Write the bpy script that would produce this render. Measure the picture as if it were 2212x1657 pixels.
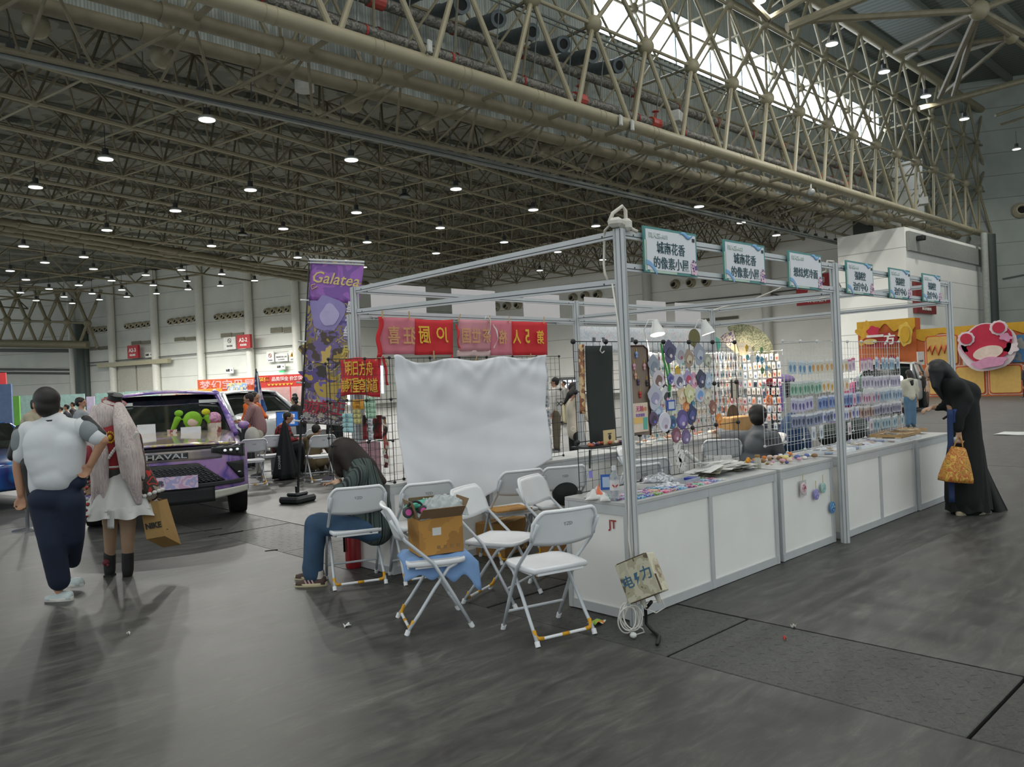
import bpy, math, random
from mathutils import Vector, Matrix
rnd = random.Random(7)
sc = bpy.context.scene
for o in list(bpy.data.objects): bpy.data.objects.remove(o)
COL = sc.collection
# ---------------- camera, matched to the photograph ----------------
F, CX, CY, H = 1690., 1106., 828.5, 1.57
ROLL = math.atan(.0447)
def level(px, py):
    x, y = px-CX, py-CY
    c, s = math.cos(ROLL), math.sin(ROLL)
    return x*c-y*s, x*s+y*c
_hx, _hy = level(2900., 745.)
TH = -math.atan(_hy/F)
A1 = math.atan2(_hx, math.hypot(F, _hy))
FW = Vector((math.cos(A1), math.sin(A1), 0)); RT = Vector((math.sin(A1), -math.cos(A1), 0)); DN = Vector((0, 0, -1))
fc = math.cos(TH)*FW+math.sin(TH)*DN; dc = -math.sin(TH)*FW+math.cos(TH)*DN
Rr = math.cos(ROLL)*RT+math.sin(ROLL)*dc; Dd = -math.sin(ROLL)*RT+math.cos(ROLL)*dc
cam = bpy.data.cameras.new('camera'); co = bpy.data.objects.new('camera', cam); COL.objects.link(co)
m = Matrix.Identity(4)
for i, v in enumerate((Rr, -Dd, -fc)):
    for j in range(3): m[j][i] = v[j]
m.translation = (0, 0, H); co.matrix_world = m
cam.sensor_width = 36; cam.sensor_fit = 'HORIZONTAL'; cam.lens = F/2212*36; cam.clip_start = .05; cam.clip_end = 500
sc.camera = co
# ---------------- world, light, exposure ----------------
w = bpy.data.worlds.new('world'); sc.world = w; w.use_nodes = True
w.node_tree.nodes['Background'].inputs[0].default_value = (.86, .92, .93, 1)
w.node_tree.nodes['Background'].inputs[1].default_value = 1.12
sc.view_settings.view_transform = 'Standard'; sc.view_settings.look = 'None'
sc.view_settings.gamma = 1; sc.view_settings.exposure = -0.15
LAMP_W = 900.
# ---------------- unprojection: where a pixel of the photograph lies in the hall ----------------
def ray(px, py):
    x, y = level(px, py)
    f = F*math.cos(TH)-y*math.sin(TH); d = y*math.cos(TH)+F*math.sin(TH)
    return f*FW+x*RT+d*DN, f
def G(px, py, z=0.):
    r, f = ray(px, py); t = (z-H)/r.z; return Vector((r.x*t, r.y*t, z))
def P(px, py, dep):
    r, f = ray(px, py); t = dep/f; return Vector((r.x*t, r.y*t, H+r.z*t))
def PY(px, py, Y):
    r, f = ray(px, py); t = Y/r.y; return Vector((r.x*t, Y, H+r.z*t))
def PX(px, py, X):
    r, f = ray(px, py); t = X/r.x; return Vector((X, r.y*t, H+r.z*t))
def PW(px, py, A, B):
    r, f = ray(px, py); n = Vector((B[1]-A[1], -(B[0]-A[0]), 0)); t = n.dot(Vector((A[0], A[1], 0)))/n.dot(r)
    return Vector((r.x*t, r.y*t, H+r.z*t))
def dep(v): return v.x*FW.x+v.y*FW.y
# ---------------- materials ----------------
def lin(c):
    if isinstance(c, str): c = tuple(int(c[i:i+2], 16)/255 for i in (0, 2, 4))
    return tuple((x/12.92 if x <= .04045 else ((x+.055)/1.055)**2.4) for x in c)+(1.,)
_M = {}
def mat(col, rough=.6, metal=0., var=.06, scale=6., emit=0., bump=0., alpha=1., coat=0., trans=0.):
    key = (str(col), rough, metal, var, scale, emit, bump, alpha, coat, trans)
    if key in _M: return _M[key]
    M = bpy.data.materials.new('m_%s' % (col if isinstance(col, str) else 'c')); M.use_nodes = True
    n = M.node_tree.nodes; l = M.node_tree.links; b = n['Principled BSDF']
    c = lin(col)
    b.inputs['Roughness'].default_value = rough; b.inputs['Metallic'].default_value = metal
    if coat: b.inputs['Coat Weight'].default_value = coat
    if trans: b.inputs['Transmission Weight'].default_value = trans
    if alpha < 1: b.inputs['Alpha'].default_value = alpha
    if emit:
        b.inputs['Emission Color'].default_value = c; b.inputs['Emission Strength'].default_value = emit
        b.inputs['Base Color'].default_value = c
    else:
        tc = n.new('ShaderNodeTexCoord'); no = n.new('ShaderNodeTexNoise'); no.inputs['Scale'].default_value = scale; no.inputs['Detail'].default_value = 3
        l.new(tc.outputs['Object'], no.inputs['Vector'])
        r = n.new('ShaderNodeValToRGB'); l.new(no.outputs['Fac'], r.inputs[0])
        r.color_ramp.elements[0].position = .3; r.color_ramp.elements[1].position = .7
        r.color_ramp.elements[0].color = tuple(max(0, x*(1-var*2)) for x in c[:3])+(1,)
        r.color_ramp.elements[1].color = tuple(min(1, x*(1+var)) for x in c[:3])+(1,)
        l.new(r.outputs[0], b.inputs['Base Color'])
        if bump:
            bp = n.new('ShaderNodeBump'); bp.inputs['Strength'].default_value = bump; bp.inputs['Distance'].default_value = .008
            l.new(no.outputs['Fac'], bp.inputs['Height']); l.new(bp.outputs[0], b.inputs['Normal'])
    _M[key] = M; return M
def mixmat(cols, scale=4., kind='noise', rough=.6, coat=0., distort=0., detail=2., vec=(1, 1, 1), metal=0.):
    """several flat colours in organic or cellular patches"""
    key = ('mix', tuple(cols), scale, kind, rough, coat, distort, detail, vec, metal)
    if key in _M: return _M[key]
    M = bpy.data.materials.new('m_mix'); M.use_nodes = True
    n = M.node_tree.nodes; l = M.node_tree.links; b = n['Principled BSDF']
    b.inputs['Roughness'].default_value = rough; b.inputs['Coat Weight'].default_value = coat; b.inputs['Metallic'].default_value = metal
    tc = n.new('ShaderNodeTexCoord'); mp = n.new('ShaderNodeMapping'); mp.inputs['Scale'].default_value = vec
    l.new(tc.outputs['Object'], mp.inputs[0])
    if kind == 'cell':
        no = n.new('ShaderNodeTexVoronoi'); no.inputs['Scale'].default_value = scale; l.new(mp.outputs[0], no.inputs['Vector'])
        sp = n.new('ShaderNodeSeparateColor'); l.new(no.outputs['Color'], sp.inputs[0]); out = sp.outputs[0]
    elif kind == 'wave':
        no = n.new('ShaderNodeTexWave'); no.inputs['Scale'].default_value = scale; no.inputs['Distortion'].default_value = distort; l.new(mp.outputs[0], no.inputs['Vector']); out = no.outputs['Fac']
    else:
        no = n.new('ShaderNodeTexNoise'); no.inputs['Scale'].default_value = scale; no.inputs['Detail'].default_value = detail; no.inputs['Distortion'].default_value = distort
        l.new(mp.outputs[0], no.inputs['Vector']); out = no.outputs['Fac']
    r = n.new('ShaderNodeValToRGB'); l.new(out, r.inputs[0]); r.color_ramp.interpolation = 'CONSTANT' if kind == 'cell' or (kind == 'noise' and not coat) else 'LINEAR'
    k = len(cols); lo, hi = (.0, 1.) if kind != 'noise' else (.3, .7)
    while len(r.color_ramp.elements) < k: r.color_ramp.elements.new(.5)
    for i, c in enumerate(cols):
        r.color_ramp.elements[i].position = lo+(hi-lo)*i/k if i else 0
    for i, c in enumerate(cols): r.color_ramp.elements[i].color = lin(c)
    l.new(r.outputs[0], b.inputs['Base Color'])
    _M[key] = M; return M
# ---------------- mesh collector ----------------
class MB:
    def __init__(s): s.v = []; s.f = []; s.mi = []; s.cur = 0
    def add(s, vs, fs):
        o = len(s.v); s.v += [tuple(v) for v in vs]
        for f in fs: s.f.append(tuple(i+o for i in f)); s.mi.append(s.cur)
        return s
    def m(s, i): s.cur = i; return s
    def box(s, c, d, rot=None, bev=0.):
        x, y, z = d[0]/2, d[1]/2, d[2]/2; c = Vector(c); b = min(bev, x*.9, y*.9, z*.9)
        if b > 0:
            vs = []; idx = {}
            for sx in (-1, 1):
                for sy in (-1, 1):
                    for sz in (-1, 1):
                        for a in range(3):
                            q = [sx*x, sy*y, sz*z]
                            for k in range(3):
                                if k != a: q[k] -= (sx, sy, sz)[k]*b
                            idx[(sx, sy, sz, a)] = len(vs); vs.append(Vector(q))
            fs = []
            for a in range(3):
                u, w_ = (a+1) % 3, (a+2) % 3
                for sg in (-1, 1):
                    ring = []
                    for su, sw in ((-1, -1), (1, -1), (1, 1), (-1, 1)):
                        k = [0, 0, 0]; k[a] = sg; k[u] = su; k[w_] = sw; ring.append(idx[(k[0], k[1], k[2], a)])
                    fs.append(ring if sg > 0 else ring[::-1])
            for a in range(3):
                u, w_ = (a+1) % 3, (a+2) % 3
                for su in (-1, 1):
                    for sw in (-1, 1):
                        k0 = [0, 0, 0]; k0[a] = -1; k0[u] = su; k0[w_] = sw; k1 = list(k0); k1[a] = 1
                        r_ = [idx[(*k0, u)], idx[(*k1, u)], idx[(*k1, w_)], idx[(*k0, w_)]]
                        fs.append(r_ if su*sw > 0 else r_[::-1])
            for sx in (-1, 1):
                for sy in (-1, 1):
                    for sz in (-1, 1):
                        r_ = [idx[(sx, sy, sz, k)] for k in range(3)]
                        fs.append(r_ if sx*sy*sz > 0 else r_[::-1])
        else:
            vs = [Vector((a, b_, c_)) for a in (-x, x) for b_ in (-y, y) for c_ in (-z, z)]
            fs = [(0, 1, 3, 2), (4, 6, 7, 5), (0, 4, 5, 1), (2, 3, 7, 6), (0, 2, 6, 4), (1, 5, 7, 3)]
        if rot is not None: vs = [rot @ v for v in vs]
        return s.add([v+c for v in vs], fs)
    def quad(s, a, b, c, d): return s.add([a, b, c, d], [(0, 1, 2, 3)])
    def tube(s, p, q, r, r2=None, n=8, cap=True):
        p, q = Vector(p), Vector(q); r2 = r if r2 is None else r2
        d = (q-p)
        if d.length < 1e-6: return s
        d.normalize(); a = d.orthogonal().normalized(); b = d.cross(a)
        vs = []
        for c, rr in ((p, r), (q, r2)):
            for i in range(n):
                t = 2*math.pi*i/n; vs.append(c+rr*(math.cos(t)*a+math.sin(t)*b))
        fs = [(i, (i+1) % n, n+(i+1) % n, n+i) for i in range(n)]
        if cap: fs += [tuple(range(n))[::-1], tuple(range(n, 2*n))]
        return s.add(vs, fs)
    def pipe(s, pts, r, n=8, rr=None):
        pts = [Vector(p) for p in pts]; N = len(pts); vs = []; a = None
        for k, p in enumerate(pts):
            d = (pts[min(k+1, N-1)]-pts[max(k-1, 0)]).normalized()
            a = d.orthogonal().normalized() if a is None else (a-d*a.dot(d)).normalized()
            b = d.cross(a); R = rr[k] if rr else r
            for i in range(n):
                t = 2*math.pi*i/n; vs.append(p+R*(math.cos(t)*a+math.sin(t)*b))
        fs = [(k*n+i, k*n+(i+1) % n, (k+1)*n+(i+1) % n, (k+1)*n+i) for k in range(N-1) for i in range(n)]
        fs += [tuple(range(n))[::-1], tuple(range((N-1)*n, N*n))]
        return s.add(vs, fs)
    def ball(s, c, r, n=10, k=6, rot=None):
        c = Vector(c); r = (r, r, r) if isinstance(r, (int, float)) else r
        vs = [Vector((0, 0, -r[2]))]
        for j in range(1, k):
            ph = -math.pi/2+math.pi*j/k
            for i in range(n):
                t = 2*math.pi*i/n; vs.append(Vector((r[0]*math.cos(ph)*math.cos(t), r[1]*math.cos(ph)*math.sin(t), r[2]*math.sin(ph))))
        vs.append(Vector((0, 0, r[2])))
        fs = [(0, 1+(i+1) % n, 1+i) for i in range(n)]
        for j in range(k-2):
            for i in range(n):
                a = 1+j*n; fs.append((a+i, a+(i+1) % n, a+n+(i+1) % n, a+n+i))
        a = 1+(k-2)*n; fs += [(a+i, a+(i+1) % n, len(vs)-1) for i in range(n)]
        if rot is not None: vs = [rot @ v for v in vs]
        return s.add([v+c for v in vs], fs)
    def lathe(s, c, prof, n=16, axis=None):
        c = Vector(c); vs = []; k = len(prof)
        R = Vector((0, 0, 1)).rotation_difference(Vector(axis)).to_matrix() if axis is not None else None
        for r, z in prof:
            for i in range(n):
                t = 2*math.pi*i/n; v = Vector((r*math.cos(t), r*math.sin(t), z)); vs.append(c+(R @ v if R else v))
        fs = [(j*n+i, j*n+(i+1) % n, (j+1)*n+(i+1) % n, (j+1)*n+i) for j in range(k-1) for i in range(n)]
        fs += [tuple(range(n))[::-1], tuple(range((k-1)*n, k*n))]
        return s.add(vs, fs)
    def plate(s, poly, o, u, v, th):
        """flat outline poly [(a,b)..] in the plane o+a*u+b*v, given a thickness"""
        o, u, v = Vector(o), Vector(u), Vector(v); n = u.cross(v).normalized()*th; k = len(poly)
        a = [o+u*p[0]+v*p[1] for p in poly]; vs = [p-n/2 for p in a]+[p+n/2 for p in a]
        fs = [tuple(range(k))[::-1], tuple(range(k, 2*k))]+[(i, (i+1) % k, k+(i+1) % k, k+i) for i in range(k)]
        return s.add(vs, fs)
    def loft(s, rings, closed=True, caps=True):
        n = len(rings[0]); vs = [v for r in rings for v in r]
        rg = range(n) if closed else range(n-1)
        fs = [(j*n+i, j*n+(i+1) % n, (j+1)*n+(i+1) % n, (j+1)*n+i) for j in range(len(rings)-1) for i in rg]
        if caps and closed: fs += [tuple(range(n))[::-1], tuple(range((len(rings)-1)*n, len(rings)*n))]
        return s.add(vs, fs)
    def sheet(s, fn, nu, nv, th=.003):
        """cloth: fn(u,v)->point, given thickness along its normal"""
        g = [[Vector(fn(i/nu, j/nv)) for i in range(nu+1)] for j in range(nv+1)]
        vs = []
        for off in (0, 1):
            for j in range(nv+1):
                for i in range(nu+1):
                    du = g[j][min(i+1, nu)]-g[j][max(i-1, 0)]; dv = g[min(j+1, nv)][i]-g[max(j-1, 0)][i]
                    nn = du.cross(dv); nn = nn.normalized() if nn.length > 1e-9 else Vector((0, 0, 1))
                    vs.append(g[j][i]+nn*(th*(off-.5)))
        W = nu+1; K = W*(nv+1); fs = []
        for j in range(nv):
            for i in range(nu):
                a = j*W+i; fs.append((a, a+W, a+W+1, a+1)); fs.append((K+a, K+a+1, K+a+W+1, K+a+W))
        for i in range(nu):
            fs.append((i, i+1, K+i+1, K+i)); a = nv*W+i; fs.append((a+1, a, K+a, K+a+1))
        for j in range(nv):
            a = j*W; fs.append((a+W, a, K+a, K+a+W)); a = j*W+nu; fs.append((a, a+W, K+a+W, K+a))
        return s.add(vs, fs)
def obj(name, mb, mats, parent=None, smooth=False, label=None, **tags):
    me = bpy.data.meshes.new(name); org = parent_world(parent) if parent else Vector((0, 0, 0))
    me.from_pydata([tuple(Vector(v)-org) for v in mb.v], [], mb.f)
    mats = mats if isinstance(mats, (list, tuple)) else [mats]
    for x in mats: me.materials.append(x)
    if len(mats) > 1: me.polygons.foreach_set('material_index', [min(i, len(mats)-1) for i in mb.mi])
    if smooth: me.polygons.foreach_set('use_smooth', [True]*len(me.polygons))
    me.update()
    o = bpy.data.objects.new(name, me); COL.objects.link(o)
    if parent: o.parent = parent
    if smooth == 'auto':
        me.set_sharp_from_angle(angle=.7)
    if label: o['label'] = label
    for k, v in tags.items(): o[k] = v
    return o
def parent_world(p):
    v = Vector((0, 0, 0))
    while p: v += p.location; p = p.parent
    return v
def thing(name, label, cat, loc=(0, 0, 0), group=None, rz=0.):
    o = bpy.data.objects.new(name, None); COL.objects.link(o); o.location = loc; o.rotation_euler = (0, 0, rz)
    o.empty_display_size = .1; o['label'] = label; o['category'] = cat
    if group: o['group'] = group
    return o
def single(name, mb, mats, label, cat, group=None, smooth=False, loc=None):
    """a thing that is one mesh; its origin goes to loc"""
    me = mb
    o = obj(name, mb, mats, None, smooth)
    if loc is not None:
        L = Vector(loc)
        for v in o.data.vertices: v.co -= L
        o.location = L
    o['label'] = label; o['category'] = cat
    if group: o['group'] = group
    return o
def struct(name, mb, mats, parent=None, smooth=False):
    o = obj(name, mb, mats, parent, smooth)
    if parent is None: o['kind'] = 'structure'
    return o
def dup(src, loc, rz=0., label=None, group=None, rot=None, scale=None):
    def cp(o, par):
        c = o.copy(); COL.objects.link(c); c.parent = par
        for ch in kids.get(o.name, ()): cp(ch, c)
        return c
    kids = {}
    st = [src]
    while st:
        o = st.pop(); kids[o.name] = list(o.children); st += kids[o.name]
    c = cp(src, None); c.location = loc; c.rotation_euler = rot if rot is not None else (0, 0, rz)
    if scale: c.scale = scale if isinstance(scale, tuple) else (scale,)*3
    if label: c['label'] = label
    if group: c['group'] = group
    return c
_fc = {}
def text_mb(mb, txt, o, u, v, size, th=.004, bold=.0, sx=1., align='c'):
    """real letter shapes laid on the plane o,u,v"""
    key = (txt, bold)
    if key not in _fc:
        c = bpy.data.curves.new('t', 'FONT'); c.body = txt; c.offset = bold; c.resolution_u = 2; c.extrude = .5
        t = bpy.data.objects.new('t', c); COL.objects.link(t)
        me = t.to_mesh(); vs = [tuple(x.co) for x in me.vertices]; fs = [tuple(p.vertices) for p in me.polygons]
        t.to_mesh_clear(); bpy.data.objects.remove(t); bpy.data.curves.remove(c); _fc[key] = (vs, fs)
    vs, fs = _fc[key]
    if not vs: return mb
    x0 = min(a[0] for a in vs); x1 = max(a[0] for a in vs); y0 = min(a[1] for a in vs); y1 = max(a[1] for a in vs)
    k = size/(y1-y0) if y1 > y0 else size; ox = {'c': (x0+x1)/2, 'l': x0, 'r': x1}[align]
    o, u, v = Vector(o), Vector(u).normalized(), Vector(v).normalized(); n = u.cross(v)
    mb.add([o+u*((a[0]-ox)*k*sx)+v*((a[1]-(y0+y1)/2)*k)+n*(a[2]*2*th/2) for a in vs], fs); return mb
CLOTHS = {'t_shirt', 'jacket', 'shirt', 'trousers', 'hoodie', 'robe', 'jeans', 'striped_sweater', 'red_bodice', 'sleeve', 'bell_sleeve'}
def blob(name, prims, m_, parent, vox=.02, label=None, sm=3):
    if name in CLOTHS: sm = 9
    """one continuous closed skin grown over tapered limbs and ellipsoids"""
    mb = MB()
    for p in prims:
        if p[0] == 'c':
            _, a, b, r1, r2 = p[:5]; a, b = Vector(a), Vector(b)
            mb.tube(a, b, r1, r2, 14); mb.ball(a, r1*.995, 14, 8); mb.ball(b, r2*.995, 14, 8)
        else:
            rot = p[3] if len(p) > 3 else None
            mb.ball(p[1], p[2], 18, 12, rot)
    o = obj(name, mb, m_, parent, True)
    r = o.modifiers.new('r', 'REMESH'); r.mode = 'VOXEL'; r.voxel_size = vox; r.use_smooth_shade = True
    s = o.modifiers.new('s', 'SMOOTH'); s.factor = .5; s.iterations = sm
    dg = bpy.context.evaluated_depsgraph_get(); ev = o.evaluated_get(dg)
    me = bpy.data.meshes.new_from_object(ev); old = o.data; o.modifiers.clear(); o.data = me; bpy.data.meshes.remove(old)
    me.polygons.foreach_set('use_smooth', [True]*len(me.polygons))
    if label: o['label'] = label
    return o
def rotz(a): return Matrix.Rotation(a, 3, 'Z')
UZ = Vector((0, 0, 1))
# ================= HALL =================
CREAM = mat('878169', .5, var=.05, scale=2.); CREAMD = mat('736d58', .6, var=.08, scale=3.)
# floor: one slab with the service trench covers let into it
def floor_material():
    M = bpy.data.materials.new('concrete'); M.use_nodes = True; n = M.node_tree.nodes; l = M.node_tree.links; b = n['Principled BSDF']
    tc = n.new('ShaderNodeTexCoord'); mp = n.new('ShaderNodeMapping'); l.new(tc.outputs['Object'], mp.inputs[0])
    mp.inputs['Rotation'].default_value = (0, 0, math.radians(-4)); mp.inputs['Scale'].default_value = (.42, 1.7, 1)
    a = n.new('ShaderNodeTexNoise'); a.inputs['Scale'].default_value = 5.5; a.inputs['Detail'].default_value = 12; a.inputs['Roughness'].default_value = .72; a.inputs['Distortion'].default_value = .6
    l.new(mp.outputs[0], a.inputs['Vector'])
    r = n.new('ShaderNodeValToRGB'); l.new(a.outputs[0], r.inputs[0]); e = r.color_ramp.elements
    e[0].position = .30; e[0].color = lin('2a2a29'); e[1].position = .74; e[1].color = lin('62625c')
    m1 = r.color_ramp.elements.new(.46); m1.color = lin('393938'); m2 = r.color_ramp.elements.new(.57); m2.color = lin('474744')
    big = n.new('ShaderNodeTexNoise'); big.inputs['Scale'].default_value = 1.3; big.inputs['Detail'].default_value = 9; big.inputs['Roughness'].default_value = .7; l.new(tc.outputs['Object'], big.inputs['Vector'])
    br = n.new('ShaderNodeValToRGB'); l.new(big.outputs[0], br.inputs[0]); br.color_ramp.elements[0].position = .35; br.color_ramp.elements[1].position = .68
    br.color_ramp.elements[0].color = (.82, .82, .81, 1); br.color_ramp.elements[1].color = (1.32, 1.31, 1.25, 1)
    mx = n.new('ShaderNodeMix'); mx.data_type = 'RGBA'; mx.blend_type = 'MULTIPLY'; mx.inputs[0].default_value = 1
    l.new(r.outputs[0], mx.inputs[6]); l.new(br.outputs[0], mx.inputs[7]); l.new(mx.outputs[2], b.inputs['Base Color'])
    rr = n.new('ShaderNodeMapRange'); l.new(a.outputs[0], rr.inputs[0]); rr.inputs[3].default_value = .38; rr.inputs[4].default_value = .6
    l.new(rr.outputs[0], b.inputs['Roughness']); b.inputs['Specular IOR Level'].default_value = .45
    bp = n.new('ShaderNodeBump'); bp.inputs['Strength'].default_value = .12; bp.inputs['Distance'].default_value = .01; l.new(a.outputs[0], bp.inputs['Height']); l.new(bp.outputs[0], b.inputs['Normal'])
    return M
FLOORM = floor_material()
GAP = mat('17191a', .9); 
mb = MB(); 
# slab in strips so that the trench (x 3.52..4.42) is really let in
for x0, x1 in ((-14, 3.565), (4.455, 84)): mb.box(((x0+x1)/2, 55, -.15), (x1-x0, 130, .3))
mb.box((4.01, 55, -.21), (.9, 130, .18))
struct('floor', mb, FLOORM)
cov = mixmat(['3a3b37', '42423e', '353633', '3e3e3b'], 24, 'noise', .55, detail=6)
y = -8.0; k = 0
rnd2 = random.Random(3)
for i in range(46):
    L = 1.52
    mb = MB(); dx = rnd2.uniform(-.006, .006); dz = rnd2.uniform(-.004, .0)
    mb.box((4.01+dx, y+L/2, -.045+dz), (.868, L-.018, .09), None, .004)
    if i < 16:                                   # chequer-plate lugs
        for a in range(9):
            for b_ in range(15):
                mb.box((3.62+a*.096+.03*(b_ % 2), y+.1+b_*.095, -.0002+dz), (.035, .007, .0025), rotz(.7 if (a+b_) % 2 else -.7))
    struct('trench_cover', mb, cov); y += L
# expansion joints sawn across the slab
mb = MB()
for yy in (-2.2, 3.05+8.6, 25): mb.box((-5, yy, .0006), (17, .012, .001))
for xx in (-2.5, 13.2, 22.): mb.box((xx, 30, .0006), (.012, 80, .001))
struct('trim_1', mb, mat('2b2c2b', .9))
mb = MB()
for a, b_ in ((G(380, 1155), G(480, 1142)), (G(450, 1160), G(525, 1147)), (G(572, 1191), G(600, 1188))):
    mb.tube(a+UZ*.001, b_+UZ*.001, .008, n=4)
struct('trim_2', mb, mat('222322', .9))
# ---------- walls ----------
def wall_material(c1, c2, seam=.0):
    M = bpy.data.materials.new('wall_panel'); M.use_nodes = True; n = M.node_tree.nodes; l = M.node_tree.links; b = n['Principled BSDF']
    tc = n.new('ShaderNodeTexCoord'); sp = n.new('ShaderNodeSeparateXYZ'); l.new(tc.outputs['Object'], sp.inputs[0])
    def fr(out, period, wd):
        d = n.new('ShaderNodeMath'); d.operation = 'DIVIDE'; d.inputs[1].default_value = period; l.new(out, d.inputs[0])
        f = n.new('ShaderNodeMath'); f.operation = 'FRACT'; l.new(d.outputs[0], f.inputs[0])
        g = n.new('ShaderNodeMath'); g.operation = 'LESS_THAN'; g.inputs[1].default_value = wd/period; l.new(f.outputs[0], g.inputs[0]); return g.outputs[0]
    z = fr(sp.outputs[2], 1.9, .05); 
    no = n.new('ShaderNodeTexNoise'); no.inputs['Scale'].default_value = .5; no.inputs['Detail'].default_value = 4; l.new(tc.outputs['Object'], no.inputs['Vector'])
    r = n.new('ShaderNodeValToRGB'); l.new(no.outputs[0], r.inputs[0]); r.color_ramp.elements[0].color = lin(c2); r.color_ramp.elements[1].color = lin(c1)
    r.color_ramp.elements[0].position = .3; r.color_ramp.elements[1].position = .6
    mx = n.new('ShaderNodeMix'); mx.data_type = 'RGBA'; l.new(z, mx.inputs[0]); l.new(r.outputs[0], mx.inputs[6]); mx.inputs[7].default_value = tuple(x*.55 for x in lin(c2)[:3])+(1,)
    l.new(mx.outputs[2], b.inputs['Base Color']); b.inputs['Roughness'].default_value = .6
    return M
WALLM = wall_material('d0d2ca', 'c6c9c2'); WALLW = wall_material('eeede6', 'e6e6df'); WALLD = wall_material('9aa199', '8e958e')
W1A, W1B = Vector((21.9, 118.2)), Vector((41.6, 66.0))
W1A = PW(180, 790, W1A, W1B).to_2d(); DF = dep(W1A.to_3d())
W2A, W2B = Vector((58.4, 67.5)), Vector((65.6, 22.0))
def wall(name, A, B, z0, z1, m_, th=.3):
    A, B = Vector(A), Vector(B); d = (B-A); L = d.length; d.normalize(); mb = MB()
    u = Vector((d.x, d.y, 0)); mb.plate([(0, z0), (L, z0), (L, z1), (0, z1)], (A.x, A.y, 0), u, UZ, th)
    return struct(name, mb, m_)
wall('wall_left', W1A, W1B, 0, 16, WALLM)
wall('wall_back', W2A, W2B, 0, 17.5, WALLW)
wall('wall_corner', W1B, W2A, 0, 16, WALLM)
# far closing wall at the left end of the hall
WLA = P(-260, 790, DF+4).to_2d(); WLB = P(180, 790, DF).to_2d()
wall('wall_far_left', WLA, WLB, 0, 24, WALLM)
# white service block under the girder at the right and the dark wall behind it
mb = MB(); mb.box((64.5, 22.4, 5.45), (17, 4.6, 10.9)); struct('wall_service_block', mb, WALLW)
wall('wall_right_far', (73.2, 24), (82, 8.), 0, 30, WALLD)
wall('wall_right_side', (82, 8.), (64, -12), 0, 30, WALLD)
# corrugated clerestory wall with its strip of daylight windows
YC = 24.3
corr = mixmat(['868d88', '9da39d', '8f9690', 'a8aea7'], 3.2, 'wave', .55, distort=.2, vec=(1, .02, .02))
mb = MB(); 
def corrug(x0, x1, z0, z1):
    nx = int((x1-x0)/.22)
    ring0 = [(x0+i*.22, YC+(.05 if i % 2 else -.05), z0) for i in range(nx+1)]; ring1 = [(a, b_, z1) for a, b_, c in ring0]
    mb.loft([[Vector(p) for p in ring0], [Vector(p) for p in ring1]], closed=False)
corrug(-6, 82, 12.7, 18.3); corrug(-6, 82, 21.2, 25.2); corrug(-6, 29.3, 18.3, 21.2); corrug(63.4, 82, 18.3, 21.2)
struct('wall_clerestory', mb, corr)
GL = mat('e9f2ff', .3, emit=9.0)
k = 1
for i in range(10):
    xa = 29.3+i*3.41; mb = MB(); mb.box((xa+1.7, YC+.05, 19.75), (3.30, .04, 2.8)); struct('window_%d' % k, mb, GL)
    mb = MB()
    for q in (0, 3.4): mb.box((xa+q, YC, 19.75), (.07, .1, 2.9))
    for z in (18.33, 21.17): mb.box((xa+1.7, YC, z), (3.41, .1, .07))
    struct('window_%d' % (k+40), mb, mat('6d746f', .5)); k += 1
mb = MB(); c = P(10, 640, DF+1.5); 
for a in range(2):
    for b_ in range(2): mb.plate([(-.95, -.75), (.95, -.75), (.95, .75), (-.95, .75)], c+RT*(a*2.1-1.5)+UZ*(b_*1.7-.8), RT, UZ, .05)
struct('window_30', mb, GL)
# roofs
RD = mixmat(['6e7168', '7b7e74', '5f625a'], .8, 'noise', .8, detail=5)
RH = mixmat(['5f665f', '4d534e', '6a7068'], 2.0, 'wave', .7, distort=.3, vec=(.3, 1, 1))
mb = MB(); mb.box((34, 72, 16.2), (100, 95.4, .2)); 
for q in range(24): mb.box((34, 26+q*3.3, 15.95), (100, .12, .25))
struct('ceiling', mb, RD)
mb = MB(); mb.box((34, 6, 25.4), (100, 37, .3)); struct('ceiling_high', mb, RH)
mb = MB()
for q in range(9): mb.box((34, 22-q*3.6, 25.05), (100, .35, .5))
struct('ceiling_purlins', mb, mat('6b7068', .6))
# ---------- nozzles, grilles, columns, pipes on the long walls ----------
COLM = mat('cfcfc6', .45, var=.03)
def wall_t(A, B): d = (Vector(B)-Vector(A)).normalized(); return Vector((d.x, d.y, 0)), Vector((d.y, -d.x, 0))
u1, n1 = wall_t(W1A, W1B); u2, n2 = wall_t(W2A, W2B)
if n1.dot(FW) > 0: n1 = -n1
if n2.dot(FW) > 0: n2 = -n2
for px in (169, 254, 347, 445, 551, 652):
    p = PW(px, 800, W1A, W1B)+n1*.6; mb = MB(); mb.tube((p.x, p.y, 0), (p.x, p.y, 15.9), .42, n=20)
    o = struct('column', mb, COLM, smooth='auto')
for px in (822, 1048, 1408, 1665, ):
    p = PW(px, 760, W2A, W2B)+n2*.5; mb = MB(); mb.tube((p.x, p.y, 0), (p.x, p.y, 16.6), .42, n=20); struct('column', mb, COLM, smooth='auto')
p = PW(1880, 700, W2A, W2B); mb = MB(); mb.box((p.x-.6, p.y, 7), (1.0, 1.2, 14)); struct('column', mb, mat('4f5552', .6))
p = Vector((72.2, 19.4, 0)); 
for dx, r in ((0, .45), (-1.4, .25)):
    mb = MB(); mb.tube((p.x+dx, p.y, 0), (p.x+dx, p.y, 11.8), r, n=16); struct('column', mb, mat('3c4541' if r > .3 else '9a9f98', .6), smooth='auto')
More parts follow.
